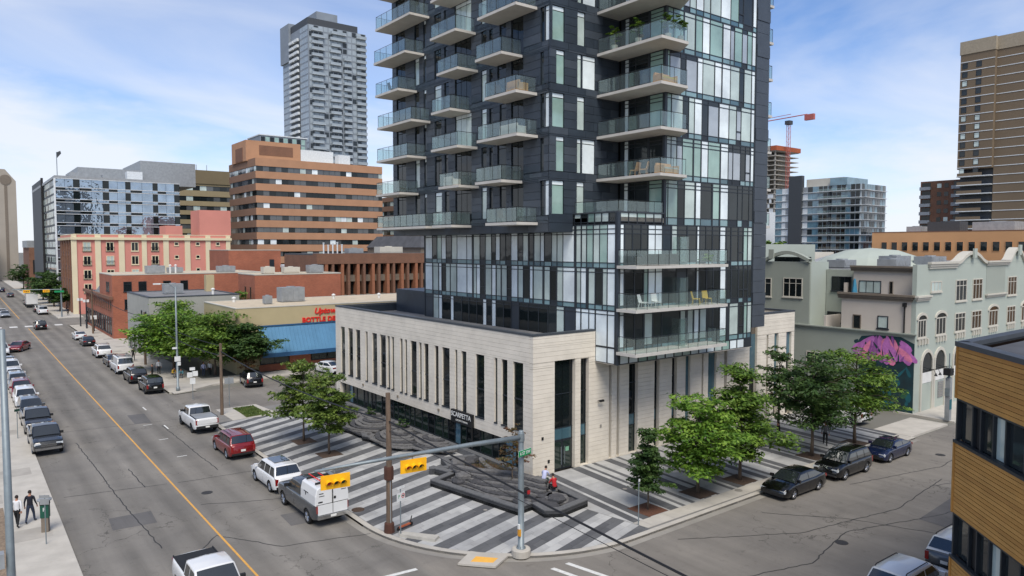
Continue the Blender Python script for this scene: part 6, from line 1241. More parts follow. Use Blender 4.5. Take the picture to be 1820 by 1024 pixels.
LR = [('pickup', 'paint_car_dark', 'dark pickup with chrome grille at the near end of the left row', 66.0, 'pickup_truck', 'pickup', True), ('pickup', 'paint_car_black', 'black pickup second from the near end of the left row', 73.2, 'pickup_truck', 'pickup', False), ('suv', 'paint_car_grey', 'grey suv third from the near end of the left row', 79.4, 'suv', 'suv', False), ('suv', 'paint_car_white', 'white suv with bright bonnet fourth in the left row', 85.4, 'suv', 'suv', False), ('suv', 'paint_car_red', 'dark red suv fifth in the left row', 90.9, 'suv', 'suv', False), ('suv', 'paint_car_silver', 'silver suv sixth in the left row', 96.3, 'suv', 'suv', False), ('sedan', 'paint_car_white', 'white sedan seventh in the left row', 101.9, 'sedan', 'car', False), ('suv', 'paint_car_white', 'white suv eighth in the left row', 107.6, 'suv', 'suv', False), ('sedan', 'paint_car_silver', 'silver sedan at the far end of the left row', 113.4, 'sedan', 'car', False), ('suv', 'paint_car_white', 'white suv parked left of the turning red car', 127.5, 'suv', 'suv', False)]
for i, (k, p, l, y, nm, ct, ch) in enumerate(LR): car(k, p, l, 5.12 if i < 9 else 4.95, y, 180, nm, ct, GL, chrome=ch, rim_m='rim_dark' if i % 2 else 'rim')
car('sedan', 'paint_car_red', 'bright red car turning across the avenue', 7.3, 131.0, 158, 'moving_car', 'car')
car('suv', 'paint_car_dark', 'dark car driving away near the far crossing', 12.6, 163.5, 0, 'moving_car', 'car')
car('pickup', 'paint_car_white', 'white pickup with black bed driving down at the bottom edge', 8.4, 32.5, 180, 'pickup_truck', 'pickup')
car('sedan', 'paint_car_black', 'black sedan parked nearest the corner on the side street', 41.9, 25.0, 90, 'sedan', 'car', GS, rim_m='rim')
car('suv', 'paint_car_black', 'black suv with chrome trim between the sedan and the blue car', 48.0, 25.0, 90, 'suv', 'suv', GS, chrome=True, rails=True)
BC = car('coupe', 'paint_car_blue', 'blue coupe with roof rack on the side street', 54.4, 25.0, 90, 'coupe', 'car', GS); MB().box(-.62, .62, -.55, -.5, 1.42, 1.46).box(-.62, .62, .1, .15, 1.42, 1.46).tube([(-.35, -.9, 1.5), (-.35, .5, 1.5)], .04, 5).build('roof_rack', 'plastic', BC)
car('van', 'paint_car_white', 'white van parked in the alley behind the street trees', 62.6, 33.4, 0, 'cargo_van', 'van')
car('suv', 'paint_car_white', 'white suv at the bottom edge left of the timber building', 33.0, 14.1, -90, 'suv', 'suv', GS, rails=True)
car('suv', 'paint_car_grey', 'grey suv with white roof half hidden by the timber building', 38.8, 14.0, -90, 'suv', 'suv', GS, roof_paint='paint_car_white', rails=True)
car('suv', 'paint_car_black', 'black suv parked in front of the bottle depot', 26.2, 82.4, -8, 'suv', 'suv'); car('sedan', 'paint_car_white', 'white car parked at the depot door behind the plaza tree', 36.4, 85.0, 12, 'sedan', 'car')
FG = 'vehicles far up the avenue'
bt = thing('box_truck', 'white box truck beyond the far crossing', 'truck', (15.6, 226, 0), 0, FG)
MB().box(-1.25, 1.25, -3.4, 2.0, .95, 3.6).build('cargo_box', 'paint_car_white', bt); MB().box(-1.1, 1.1, 2.05, 3.6, .6, 2.5).build('cab', 'paint_car_white', bt); MB().box(-1.1, 1.1, -3.5, 3.4, .45, .94).build('chassis', 'plastic', bt); MB().box(-1.0, 1.0, 3.3, 3.62, 1.6, 2.3).build('windshield', 'car_glass', bt)
for sx_ in (-1, 1):
    for yv in (-2.2, 2.7): link('wheel', wheel_meshes(.41, 'rim')[0], bt, (sx_ * 1.05, yv, .41))
for i, (k, p, l, x, y, rz) in enumerate([('van', 'paint_car_white', 'white van just beyond the far crossing', 15.9, 200, 0), ('suv', 'paint_car_black', 'black suv in front of the white van beyond the crossing', 15.7, 208, 0), ('sedan', 'paint_car_silver', 'silver car waiting left of the far crossing', 8.6, 196.5, 180), ('sedan', 'paint_car_white', 'white car behind the silver car at the far crossing', 8.4, 203, 180), ('suv', 'paint_car_dark', 'dark suv in front of the box truck', 15.5, 236, 0), ('sedan', 'paint_car_red', 'red and white car far up the left lane', 9.5, 268, 180), ('sedan', 'paint_car_grey', 'grey car far up the right lane', 13.6, 275, 0), ('suv', 'paint_car_blue', 'dark blue suv far up the avenue', 12.8, 308, 0), ('sedan', 'paint_car_white', 'white car far up the left kerb', 6.0, 300, 180), ('sedan', 'paint_car_black', 'black car far up the left kerb', 5.6, 322, 180), ('van', 'paint_car_white', 'white van farthest up the avenue', 10, 345, 180)]): car(k, p, l, x, y, rz, 'distant_car', 'car', FG)
# ================================================================ trees
leaf_mat('leaf_bright', rgb(58, 94, 28), rgb(98, 134, 44), rgb(140, 168, 66)); leaf_mat('leaf_mid', rgb(56, 86, 30), rgb(92, 122, 44), rgb(132, 156, 64)); leaf_mat('leaf_dark', rgb(40, 66, 30), rgb(60, 86, 40), rgb(86, 110, 54)); leaf_mat('leaf_olive', rgb(62, 86, 34), rgb(94, 116, 48), rgb(130, 146, 68)); leaf_mat('leaf_rust', rgb(90, 52, 40), rgb(112, 84, 56), rgb(90, 100, 60))
def tree(label, x, y, h, cr, z0=.13, base=None, leaf='leaf_mid', n=7000, ls=.14, trunk=.13, seed=1, squash=1.0, shape='round', name='street_tree', group=None, lean=(0, 0), ncl=60):
    rnd = random.Random(seed); T = thing(name, label, 'tree', (x, y, z0), 0, group)
    base = base if base is not None else h * .28; cc = Vector((lean[0], lean[1], base + (h - base) * .5)); rz = (h - base) * .5
    mb = MB(); kn = 7; P = []
    for i in range(kn):
        t = i / (kn - 1); P.append((lean[0] * t + rnd.uniform(-.04, .04) * (i > 0), lean[1] * t + rnd.uniform(-.04, .04) * (i > 0), t * h * .86))
    mb.tube(P, [trunk * (1.25 if i == 0 else 1 - .82 * i / (kn - 1)) for i in range(kn)], 8)
    V, F = [], []; nl = max(10, int(ncl * .55)); limbs = []
    prof = {'round': lambda t: .45 + .75 * math.sin(math.pi * min(1, .12 + t * .86)) ** .8 * (1 - .35 * t), 'cone': lambda t: (1.05 - .82 * t) * min(1, .45 + t * 4), 'vase': lambda t: .55 + .75 * math.sin(math.pi * min(1, .25 + t * .7))}[shape]
    for k in range(nl):
        t = (k + rnd.random() * .8) / nl; az = k * 2.4 + rnd.uniform(-.5, .5); ln = cr * prof(t) * rnd.uniform(.62, 1.18)
        z_s = base * .8 + (h * .84 - base * .8) * t * .92; rise = rnd.uniform(.05, .42) * ln * (1.3 - .5 * t) + (.5 * (h - z_s) if t > .86 else 0)
        s0 = Vector((lean[0] * z_s / h, lean[1] * z_s / h, z_s)); e = s0 + Vector((math.cos(az) * ln, math.sin(az) * ln, rise)); mid = s0.lerp(e, .5) + Vector((rnd.uniform(-.1, .1), rnd.uniform(-.1, .1), .10 * ln)) * 1.0
        mb.tube([s0, mid, e], [trunk * (.42 - .2 * t), trunk * .22, trunk * .06], 5); limbs.append((s0, mid, e, ln))
    mb.build('trunk', 'bark', T, True)
    spr = []
    for s0, mid, e, ln in limbs:
        for q in range(4 + int(ln * 1.6)):
            u = rnd.uniform(.3, 1.04); p = (s0 * (1 - u) * (1 - u) + mid * 2 * u * (1 - u) + e * u * u); side = Vector((rnd.uniform(-1, 1), rnd.uniform(-1, 1), rnd.uniform(-.25, .3))) * ln * .30
            spr.append((p + side, cr * rnd.uniform(.12, .26), u))
    for k in range(n):
        c, rs, u = spr[rnd.randrange(len(spr))]; a_ = rnd.uniform(0, 6.283); rr = rs * math.sqrt(rnd.random()) * 1.25
        p = c + Vector((math.cos(a_) * rr, math.sin(a_) * rr, rnd.gauss(0, .16) * rs - .25 * rr * rr / max(rs, .01) * .5))
        nr = Vector((rnd.gauss(0, .42) + math.cos(a_) * .3, rnd.gauss(0, .42) + math.sin(a_) * .3, 1.0)).normalized(); a = nr.orthogonal().normalized(); a = (Matrix.Rotation(rnd.uniform(0, 6.28), 3, nr) @ a); b_ = nr.cross(a)
        s = ls * rnd.uniform(.55, 1.45); o = len(V); V += [p - a * s, p - b_ * s * .5 + nr * s * .12, p + a * s, p + b_ * s * .5 + nr * s * .12]; F.append((o, o + 1, o + 2, o + 3))
    me = bpy.data.meshes.new('crown'); me.from_pydata(V, [], F); me.materials.append(MATS[leaf]); link('crown', me, T)
    return T
def pit(x, y, s, m='soil', ang=0): return struct(sheet('tree_pit', [(x - s, y - s), (x + s, y - s), (x + s, y + s), (x - s, y + s)], KH + .008, m, None, .05))
pit(21.68, 50.5, .8); pit(21.55, 55.1, .8); pit(31.82, 28.25, .85, 'soil_red'); pit(36.5, 28.3, .85); pit(40.8, 28.25, .85); pit(49.7, 28.3, .85); pit(55.8, 28.2, .85)
G1, G2 = 'young trees in the striped plaza', 'street trees along the side street'
tree('young green tree in the plaza nearer to the crossing', 21.68, 50.5, 6.6, 1.85, leaf='leaf_olive', n=8000, ls=.13, trunk=.09, seed=2, base=1.9, group=G1)
tree('young green tree in the plaza farther from the crossing', 21.55, 55.1, 7.0, 2.1, leaf='leaf_olive', n=8500, ls=.13, trunk=.09, seed=3, base=1.9, group=G1)
tree('small dark conical tree nearest the crossing on the side street', 31.82, 28.25, 5.3, 1.25, leaf='leaf_dark', n=7500, ls=.10, trunk=.055, seed=4, base=1.25, shape='cone', group=G2, ncl=80)
tree('broad bright green tree second along the side street', 36.5, 28.3, 6.4, 2.35, leaf='leaf_bright', n=12000, ls=.13, trunk=.1, seed=5, base=1.5, group=G2, ncl=85)
tree('tall feathery green tree third along the side street', 40.8, 28.25, 8.4, 3.0, leaf='leaf_mid', n=13000, ls=.13, trunk=.11, seed=6, base=1.7, shape='cone', group=G2, ncl=70)
tree('dense dark green tree fourth along the side street', 49.7, 28.3, 8.0, 2.7, leaf='leaf_dark', n=9500, ls=.14, trunk=.13, seed=7, base=2.4, group=G2, ncl=70)
tree('spreading green tree beside the mural at the end of the row', 55.8, 28.2, 7.6, 2.7, leaf='leaf_mid', n=10000, ls=.14, trunk=.13, seed=8, base=2.5, shape='vase', group=G2, ncl=70)
tree('dark tree close to the podium wall behind the row', 53.5, 33.4, 7.6, 1.9, leaf='leaf_dark', n=4200, ls=.14, trunk=.13, seed=9, base=2.6, group=G2)
G3 = 'bushy trees around the driveway pavement'
for i, (x, y, h, cr, lf, lb) in enumerate([(21.2, 96.5, 8.0, 4.3, 'leaf_bright', 'yellow green tree left of the street lamp'), (24.5, 90.5, 7.8, 4.4, 'leaf_mid', 'broad green tree behind the street lamp'), (23.0, 103.5, 8.6, 4.2, 'leaf_mid', 'green tree beside the grey store wall'), (27.2, 87.6, 6.6, 2.9, 'leaf_dark', 'dark green tree overlapping the blue canopy')]):
    tree(lb, x, y, h, cr, leaf=lf, n=10000, ls=.21, trunk=.16, seed=20 + i, base=2.2, group=G3, ncl=70)
tree('small rust coloured tree by the depot wall', 27.3, 86.6, 4.2, 1.3, leaf='leaf_rust', n=1800, ls=.12, trunk=.06, seed=31, base=1.0)
tree('slim green tree against the brick block', 33.8, 110.5, 9.6, 2.2, leaf='leaf_mid', n=3500, ls=.2, trunk=.13, seed=32, base=2.5)
tree('round green tree in front of the white glass condo', 150, 96, 18.5, 4.2, leaf='leaf_mid', n=3500, ls=.5, trunk=.3, seed=33, base=4, z0=0)
FT = 'trees far up the avenue'
for i, (x, y, h, cr, lb) in enumerate([(20.3, 222, 9, 4.0, 'dark tree before the glass office'), (20.5, 236, 9, 4.2, 'tree second from the far crossing'), (20.4, 252, 9, 4.0, 'tree third from the far crossing'), (20, 320, 10, 4.5, 'tree by the dark mural sign'), (3, 330, 10, 4.5, 'tree at the far left kerb'), (20, 205, 6, 2.4, 'small tree by the salmon building')]): tree(lb, x, y, h, cr, leaf='leaf_dark', n=2200, ls=.4, trunk=.2, seed=40 + i, base=2.5, group=FT, ncl=40)
# ================================================================ rock fountains
mat('basalt', rgb(66, 66, 68), .8, noise_amt=.4, scale=4, bump=.8, bscale=9); mat('basalt_light', rgb(100, 99, 98), .85, noise_amt=.35, scale=4, bump=.8, bscale=9); mat('basalt_dark', rgb(44, 45, 47), .6, noise_amt=.4, scale=4, bump=.8, bscale=9); mat('wet', rgb(24, 27, 29), .15, spec=.6); mat('granite', rgb(58, 59, 61), .55, noise_amt=.25, scale=6); mat('granite_top', rgb(96, 97, 98), .6, noise_amt=.2, scale=6)
def wall_run(T, pts, w=.38, h0=.45, inner=1):
    for si, (a, b) in enumerate(zip(pts[:-1], pts[1:])):
        h = h0 + (si % 3) * .004; a, b = Vector(a), Vector(b); d = (b - a).normalized(); nn = Vector((d.y, -d.x)) * inner; q = [a, b, b + nn * w, a + nn * w]; n = max(1, int((b - a).length / 1.3))
        MB().prism([(v.x, v.y) for v in q], .05, KH + h - .07).build('wall', 'granite', T).location = -wloc(T)
        for k in range(n):
            p0, p1 = a.lerp(b, k / n) + d * .008, a.lerp(b, (k + 1) / n) - d * .008; q = [p0 - nn * .03, p1 - nn * .03, p1 + nn * (w + .03), p0 + nn * (w + .03)]
            MB().prism([(v.x, v.y) for v in q], KH + h - .069, KH + h).build('coping_stone', 'granite_top', T).location = -wloc(T)
def stone(T, cx_, cy_, z, rx, ry, h, ang, m, rnd, name='rock'):
    n = 11; P = []
    for i in range(n): t = 2 * math.pi * i / n; k = rnd.uniform(.82, 1.12); u, v = rx * k * math.cos(t), ry * k * math.sin(t); P.append((cx_ + u * math.cos(ang) - v * math.sin(ang), cy_ + u * math.sin(ang) + v * math.cos(ang)))
    V = [(p[0], p[1], z) for p in P] + [(cx_ + (p[0] - cx_) * 1.03, cy_ + (p[1] - cy_) * 1.03, z + h * .6) for p in P] + [(cx_ + (p[0] - cx_) * .86, cy_ + (p[1] - cy_) * .86, z + h) for p in P]
    F = [(i, (i + 1) % n, n + (i + 1) % n, n + i) for i in range(n)] + [(n + i, n + (i + 1) % n, 2 * n + (i + 1) % n, 2 * n + i) for i in range(n)] + [tuple(range(2 * n, 3 * n))]
    o = MB().add(V, F).build(name, m, T); o.location = -wloc(T); return o
def curved_ledge(T, pts, w, z, h, m, rnd):
    # broken into slabs of a few steps each, every slab with its own height and edge
    if False:
        i = 0
        while i < len(pts) - 1:
            k = rnd.choice((4, 5, 7)); q = pts[i:i + k + 1]
            if len(q) > 1:
                dx, dy = rnd.uniform(-.07, .07), rnd.uniform(-.07, .07); curved_ledge(T, [(p[0] + dx + rnd.uniform(-.05, .05), p[1] + dy + rnd.uniform(-.05, .05)) for p in q], w * rnd.uniform(.85, 1.35), z + rnd.uniform(-.02, .03), h * rnd.uniform(.8, 1.1), rnd.choice([m, m, 'basalt', 'basalt_light']), rnd)
            i += k
        return
    L, Rr = [], []
    for i, p in enumerate(pts):
        a, b = Vector(pts[max(0, i - 1)]), Vector(pts[min(len(pts) - 1, i + 1)]); d = (b - a).normalized(); nn = Vector((d.y, -d.x)); ww = w * rnd.uniform(.86, 1.14) * (1 if 0 < i < len(pts) - 1 else .5); L.append((p[0] + nn.x * ww / 2, p[1] + nn.y * ww / 2)); Rr.append((p[0] - nn.x * ww / 2, p[1] - nn.y * ww / 2))
    k = len(pts); V = [(x, y, z) for x, y in L + Rr] + [(x, y, z + h) for x, y in L + Rr]; F = []
    for i in range(k - 1): F += [(i, i + 1, 2 * k + i + 1, 2 * k + i), (k + i, 3 * k + i, 3 * k + i + 1, k + i + 1), (2 * k + i, 2 * k + i + 1, 3 * k + i + 1, 3 * k + i)]
    F += [(0, 2 * k, 3 * k, k), (k - 1, 2 * k - 1, 4 * k - 1, 3 * k - 1)]
    o = MB().add(V, F).build('ledge', m, T); o.location = -wloc(T)
FN = thing('rock_fountain', 'near rock fountain with granite wall and layered dark stone at the corner', 'fountain', (26.5, 36, 0))
A, B, C_, D, E_, F_ = (23.84, 39.6), (25.15, 32.15), (26.35, 32.3), (26.15, 30.95), (27.0, 30.4), (29.35, 30.75)
wall_run(FN, [(29.35, 42.6), (27.0, 43.4), (26.35, 41.4), (25.2, 42.0)], inner=-1); wall_run(FN, [(25.2, 42.0), (25.7, 40.2)], inner=-1); wall_run(FN, [(25.7, 40.2), A, B, C_, D, E_, F_, (29.85, 36.0)], inner=-1)
o = MB().prism([A, B, C_, D, E_, F_, (29.8, 36), (29.4, 42.6), (27, 43.3), (26.4, 41.3), (25.2, 41.9), (25.7, 40.2)], .1, KH + .2).build('basin', 'wet', FN); o.location = -wloc(FN)
rnd = random.Random(9)
for k in range(9):        # wavy stepped ledges along the basin
    off = k * .40; P = []
    for i in range(22):
        t = i / 21; P.append((24.6 + off * .55 + t * (2.2 + off * .2) + .28 * math.sin(t * 7 + k * .5), 39.1 - t * 6.2 + off * .3 + .2 * math.cos(t * 5 + k)))
    curved_ledge(FN, P, .46, KH + .14 + k * .075, .11, ['basalt_light', 'basalt', 'basalt_light', 'basalt'][k % 4], rnd); curved_ledge(FN, [(p[0] + .16, p[1] + .05) for p in P], .44, KH + .10 + k * .075, .05, 'basalt_dark', rnd)  # pale over dark ledges: lit treads and shaded risers put into colour
for cx_, cy_, z, rx, ry, h, m in ((25.5, 38.6, .3, .75, .5, .4, 'basalt'), (25.6, 38.4, .65, .55, .4, .3, 'basalt_light'), (26.1, 37.4, .4, .6, .4, .3, 'basalt'), (26.6, 40.6, .3, .8, .55, .4, 'basalt'), (27.3, 41.6, .3, .7, .5, .5, 'basalt_light'), (28.3, 41.6, .3, .7, .5, .4, 'basalt'), (27.0, 35.3, .3, .6, .45, .35, 'basalt'), (27.2, 32.1, .3, 1.0, .75, .2, 'basalt'), (28.3, 32.2, .3, .95, .75, .25, 'basalt_light'), (28.0, 32.0, .5, .6, .5, .22, 'basalt'), (28.1, 33.4, .3, .9, .6, .25, 'basalt'), (28.9, 33.8, .3, .8, .6, .28, 'basalt_light'), (27.6, 34.3, .3, .7, .5, .3, 'basalt_dark'), (26.2, 33.2, .25, .6, .4, .3, 'basalt'), (28.8, 35.2, .3, .8, .6, .3, 'basalt'), (28.7, 31.5, .25, .8, .5, .2, 'basalt')): stone(FN, cx_, cy_, z, rx, ry, h, rnd.uniform(0, 3), m, rnd)
o = MB().prism([(27.4, 40.6), (28.9, 40.2), (28.9, 35.6), (27.9, 35.4), (27.3, 37.8)], .3, KH + .5).build('planting_bed', 'soil', FN); o.location = -wloc(FN)
curved_ledge(FN, [(28.9 - .9 * math.sin(i / 11 * 3.1), 41.2 - i * .5) for i in range(12)], .35, KH + .3, .35, 'basalt_light', rnd)
leaf_mat('bed_leaf', rgb(60, 70, 34), rgb(92, 84, 44), rgb(110, 70, 40))
V, F = [], []
for k in range(900):
    x, y = rnd.uniform(27.5, 28.85), rnd.uniform(35.6, 40.3); z = KH + .5 + rnd.uniform(0, .22); a = rnd.uniform(0, 6.28); s = rnd.uniform(.04, .09); o_ = len(V); V += [(x - s * math.cos(a), y - s * math.sin(a), z), (x + s * math.sin(a) * .4, y, z + s * .6), (x + s * math.cos(a), y + s * math.sin(a), z + .02)]; F.append((o_, o_ + 1, o_ + 2))
me = bpy.data.meshes.new('bed_plants'); me.from_pydata(V, [], F); me.materials.append(MATS['bed_leaf']); o = link('bed_plants', me, FN, -wloc(FN)); o['kind'] = 'stuff'
tree('slim sapling growing in the near rock fountain', 27.7, 35.9, 4.2, .95, z0=.55, leaf='leaf_rust', n=1500, ls=.09, trunk=.045, seed=51, base=1.0, name='sapling', ncl=30)
FM = thing('terraced_fountain', 'long terraced rock fountain running along the podium glass', 'fountain', (27.5, 55, 0))
OUT = [(29.7, 45.2), (27.4, 46.1), (27.0, 48.0), (25.3, 52.4), (25.7, 53.4), (25.0, 57.6), (26.0, 62.5), (29.7, 64)]
wall_run(FM, OUT, inner=1, h0=.4)
o = MB().prism(OUT, .1, KH + .2).build('basin', 'wet', FM); o.location = -wloc(FM)
for c0, n_, r0 in (((27.7, 55.2), 8, .4), ((27.6, 50.4), 7, .4), ((27.7, 60.2), 7, .4), ((29.2, 47.6), 6, .5), ((29.3, 57.8), 6, .5), ((29.2, 53.0), 6, .5)):
    for k in range(n_):
        rr = r0 + k * .40; P = [(c0[0] + rr * math.cos(t) * .85 * (1 + .08 * math.sin(3 * t + k)), c0[1] + rr * 1.15 * math.sin(t)) for t in [math.pi * .5 + math.pi * 1.05 * i / 23 for i in range(24)]]; P = [p for p in P if 25.5 < p[0] < 29.4]
        if len(P) > 3: curved_ledge(FM, P, .36, KH + .16 + (n_ - k) * .085 + .006 * (int(c0[1]) % 5), .1, ['basalt_light', 'basalt', 'basalt_light'][k % 3], rnd)  # paler ledges carry the lit tops in their colour
for k in range(20):
    y = rnd.uniform(46.3, 63); x = rnd.uniform(26.3, 29.3)
    if y < 50: x = rnd.uniform(27.3, 29.3)
    stone(FM, x, y, KH + .12, rnd.uniform(.4, .9), rnd.uniform(.25, .5), rnd.uniform(.15, .3), rnd.uniform(0, 3), rnd.choice(['basalt', 'basalt_light', 'basalt_dark', 'basalt']), rnd)
for y, lb in ((57.5, 'farther leafy shrub among the terraced rocks'), (51.8, 'nearer leafy shrub among the terraced rocks')): tree(lb, 28.6, y, 1.0, .45, z0=.6, leaf='leaf_dark', n=500, ls=.07, trunk=.02, seed=int(y), base=.2, name='shrub', ncl=12, group='shrubs in the terraced fountain')
wbuild(MB().box(29.45, 29.9, 38.2, 67.3, .05, KH + .42), 'glass_plinth', 'granite_top', TW)
# ================================================================ poles, signals, signs, wires
mat('signal_yellow', rgb(240, 178, 20), .5); mat('lens_red', rgb(190, 40, 34), .3); mat('lens_amber', rgb(70, 58, 26), .3); mat('lens_green', rgb(34, 62, 52), .3); mat('sign_green', rgb(20, 140, 84), .5); mat('sign_white', rgb(216, 218, 216), .5); mat('sign_red', rgb(190, 30, 34), .5); mat('meter_green', rgb(20, 78, 62), .4); mat('rust_band', rgb(74, 46, 36), .9)
SP = thing('signal_pole', 'galvanised traffic signal pole with long mast arm on a round concrete base', 'traffic pole', (22.05, 27.9, KH))
MB().lathe([(.48, -.05), (.48, .28), (.44, .33)], 18).build('base', 'concrete', SP); MB().lathe([(.24, .33), (.24, .36), (.165, .37), (.15, 3), (.13, 6.25), (.10, 6.3)], 14).build('shaft', 'galv', SP, True)
MB().tube([(0, 0, 5.95), (-3, .1, 6.05), (-7, .3, 6.1), (-10.5, .5, 6.1)], [.13, .11, .085, .06], 10).build('mast_arm', 'galv', SP, True); MB().lathe([(.17, 5.75), (.17, 6.15)], 12, (0, 0, 0)).build('collar', 'galv', SP)
for k in range(4): MB().tube([(.2 * math.cos(k * 1.57 + .8), .2 * math.sin(k * 1.57 + .8), .33), (.2 * math.cos(k * 1.57 + .8), .2 * math.sin(k * 1.57 + .8), .45)], .02, 5).build('anchor_bolt', 'galv', SP)
mat('button_yellow', rgb(214, 150, 40), .5); MB().box(-.22, -.12, -.16, .0, 1.0, 1.35).build('push_button', 'button_yellow', SP); MB().box(-.24, -.16, -.14, -.02, 1.36, 1.6).build('button_sign', 'sign_white', SP)
def signal(x, y, z, label, rz=0):
    T = thing('traffic_signal', label, 'traffic light', (x, y, z), R(rz), 'yellow horizontal traffic signals on the mast arm')
    MB().box(-.62, .62, .0, .05, -.3, .3).build('backboard', 'signal_yellow', T); MB().box(-.5, .5, .05, .3, -.18, .18).build('housing', 'signal_yellow', T); MB().tube([(0, .15, .18), (0, .15, .45)], .03, 6).build('bracket', 'galv', T)
    for i, m in enumerate(('lens_red', 'lens_amber', 'lens_green')):
        cx_ = -.3 + i * .3; n = 12; q = MB(); q.add([(cx_ + .11 * math.cos(2 * math.pi * k / n), -.02, -.02 + .11 * math.sin(2 * math.pi * k / n)) for k in range(n)], [tuple(range(n))]); ln = q.build('lens', m, T)
        h = MB(); V = []
        for k in range(9): t = math.pi * (-.1 + 1.2 * k / 8); V += [(cx_ + .13 * math.cos(t), -.0, -.02 + .13 * math.sin(t)), (cx_ + .13 * math.cos(t), -.22, -.05 + .13 * math.sin(t))]
        h.add(V, [(2 * k, 2 * k + 1, 2 * k + 3, 2 * k + 2) for k in range(8)]); h.build('visor', 'signal_yellow', ln)
    return T
signal(12.35, 28.15, 5.72, 'yellow traffic signal at the outer end of the mast arm', -8); signal(16.0, 28.0, 5.75, 'yellow traffic signal on the middle of the mast arm', -8)
SS = thing('street_name_sign', 'green street name plate reading 6 ST SW on the signal pole', 'sign', (22.05, 27.7, 5.35), R(12)); MB().box(-.1, 1.0 - .35, -.035, -.01, -.16, .16).build('plate', 'sign_green', SS) if False else MB().box(-.42, .52, -.06, -.03, -.14, .14).build('plate', 'sign_green', SS)
MB().box(-.43, .53, -.029, -.02, -.15, .15).build('border', 'sign_white', SS); text('lettering', '6 ST SW', .22, 'sign_white', SS, (.05, -.066, 0), (R(90), 0, 0), .002, bold=.004)
UP = thing('utility_pole', 'weathered wooden utility pole with rusty bands at the crossing', 'utility pole', (18.17, 34.48, KH)); MB().tube([(0, 0, -.1), (.02, 0, 4), (0, .02, 7.6)], [.17, .155, .125], 10).build('shaft', 'pole_wood', UP); MB().lathe([(.26, 2.9), (.27, 3.0), (.27, 3.5), (.25, 3.6)], 8).build('band', 'rust_band', UP); MB().lathe([(.3, 0), (.27, .5), (.2, .55)], 8).build('base_band', 'rust_band', UP); MB().tube([(.0, -.17, .3), (.0, -.16, 3)], .025, 5).build('conduit', 'metal_grey', UP)
UQ = thing('utility_pole', 'wooden utility pole beside the driveway and white pickup', 'utility pole', (19.1, 68.6, KH)); MB().tube([(0, 0, -.1), (0, 0, 6.6)], [.16, .12], 10).build('shaft', 'pole_wood', UQ); MB().box(-.3, .3, -.05, .05, 5.4, 5.5).build('cross_arm', 'pole_wood', UQ)
UR = thing('utility_pole', 'wooden utility pole by the grey store', 'utility pole', (19.5, 104.3, KH)); MB().tube([(0, 0, -.1), (0, 0, 6.9)], [.16, .12], 8).build('shaft', 'pole_wood', UR); MB().box(-.5, .5, -.05, .05, 6.2, 6.3).build('cross_arm', 'pole_wood', UR)
US = thing('utility_pole', 'wooden utility pole in front of the brick warehouse', 'utility pole', (19.3, 148, KH)); MB().tube([(0, 0, -.1), (0, 0, 8)], [.16, .12], 8).build('shaft', 'pole_wood', US)
def wire(name, label, P, r=.02):
    pts = []
    for (a, b, sag) in P:
        a, b = Vector(a), Vector(b)
        for i in range(13):
            t = i / 12; p = a.lerp(b, t); p.z -= sag * 4 * t * (1 - t); pts.append(p)
    tag(MB().tube(pts, r, 5).build(name, 'black', None), label, 'cable')
wire('cable', 'thick black cable strung between the wooden poles over the plaza', [((19.1, 68.6, 6.0), (18.17, 34.4, 6.2), .5), ((18.17, 34.4, 6.2), (17.2, 4.0, 5.2), .15)], .045)
wire('cable', 'thin black cable running below the thick one', [((18.17, 34.4, 5.7), (17.9, 4.0, 4.6), .15)], .014)
wire('cable', 'black cable from the driveway pole past the street lamp', [((19.1, 68.6, 5.6), (19.5, 104.3, 6.4), .7), ((19.5, 104.3, 6.4), (19.3, 148, 7.6), .6)], .045)
wire('cable', 'upper wire from the driveway pole to the grey store pole', [((19.1, 68.6, 6.5), (19.6, 104.3, 6.9), .5)], .03)
SL = thing('street_lamp', 'tall galvanised street lamp beside the driveway', 'street lamp', (18.6, 82.95, KH)); MB().lathe([(.2, 0), (.2, .4), (.12, .45), (.1, 6), (.08, 11.2)], 10).build('shaft', 'galv', SL, True); MB().tube([(0, 0, 11.0), (-.6, .15, 11.5), (-1.5, .3, 11.55)], .05, 6).build('arm', 'galv', SL); MB().box(-2.1, -1.4, .18, .42, 11.46, 11.6).build('luminaire', 'sign_white', SL); MB().box(-.95, .0, -.14, -.12, 4.3, 4.75).build('name_plate', 'sign_white', SL) if False else MB().box(-.5, -.02, -.16, -.13, 4.55, 4.75).build('name_plate', 'sign_white', SL)
struct(sheet('lamp_pad', [(17.9, 81.6), (20.3, 82.3), (19.8, 84.2), (17.9, 83.8)], KH + .012, 'concrete', None, .1)); MB().box(-.3, .3, -.16, -.13, 3.2, 3.75).build('parking_plate', 'sign_white', SL); MB().box(-.02, .3, -.165, -.161, 2.75, 3.15).build('parking_plate', 'sign_white', SL)
def sign_post(name, label, x, y, h, plates, rz=0, group=None):
    T = thing(name, label, 'sign', (x, y, KH), R(rz), group); MB().tube([(0, 0, 0), (0, 0, h)], .03, 6).build('post', 'galv', T)
    for a, b, z0, z1, m in plates: MB().box(a, b, -.045, -.032, z0, z1).build('plate', m, T)
    return T
ps_ = sign_post('parking_sign', 'parking and no stopping signs on a thin post by the wooden pole', 18.35, 33.55, 2.7, [(-.32, 0, 1.95, 2.4, 'sign_white'), (.0, .32, 1.95, 2.4, 'sign_white'), (-.25, .3, 2.6, 2.72, 'sign_white')], 20)
text('parking_letter', 'P', .26, 'sign_green', ps_, (-.16, -.05, 2.2), (R(90), 0, 0), .001); n = 14
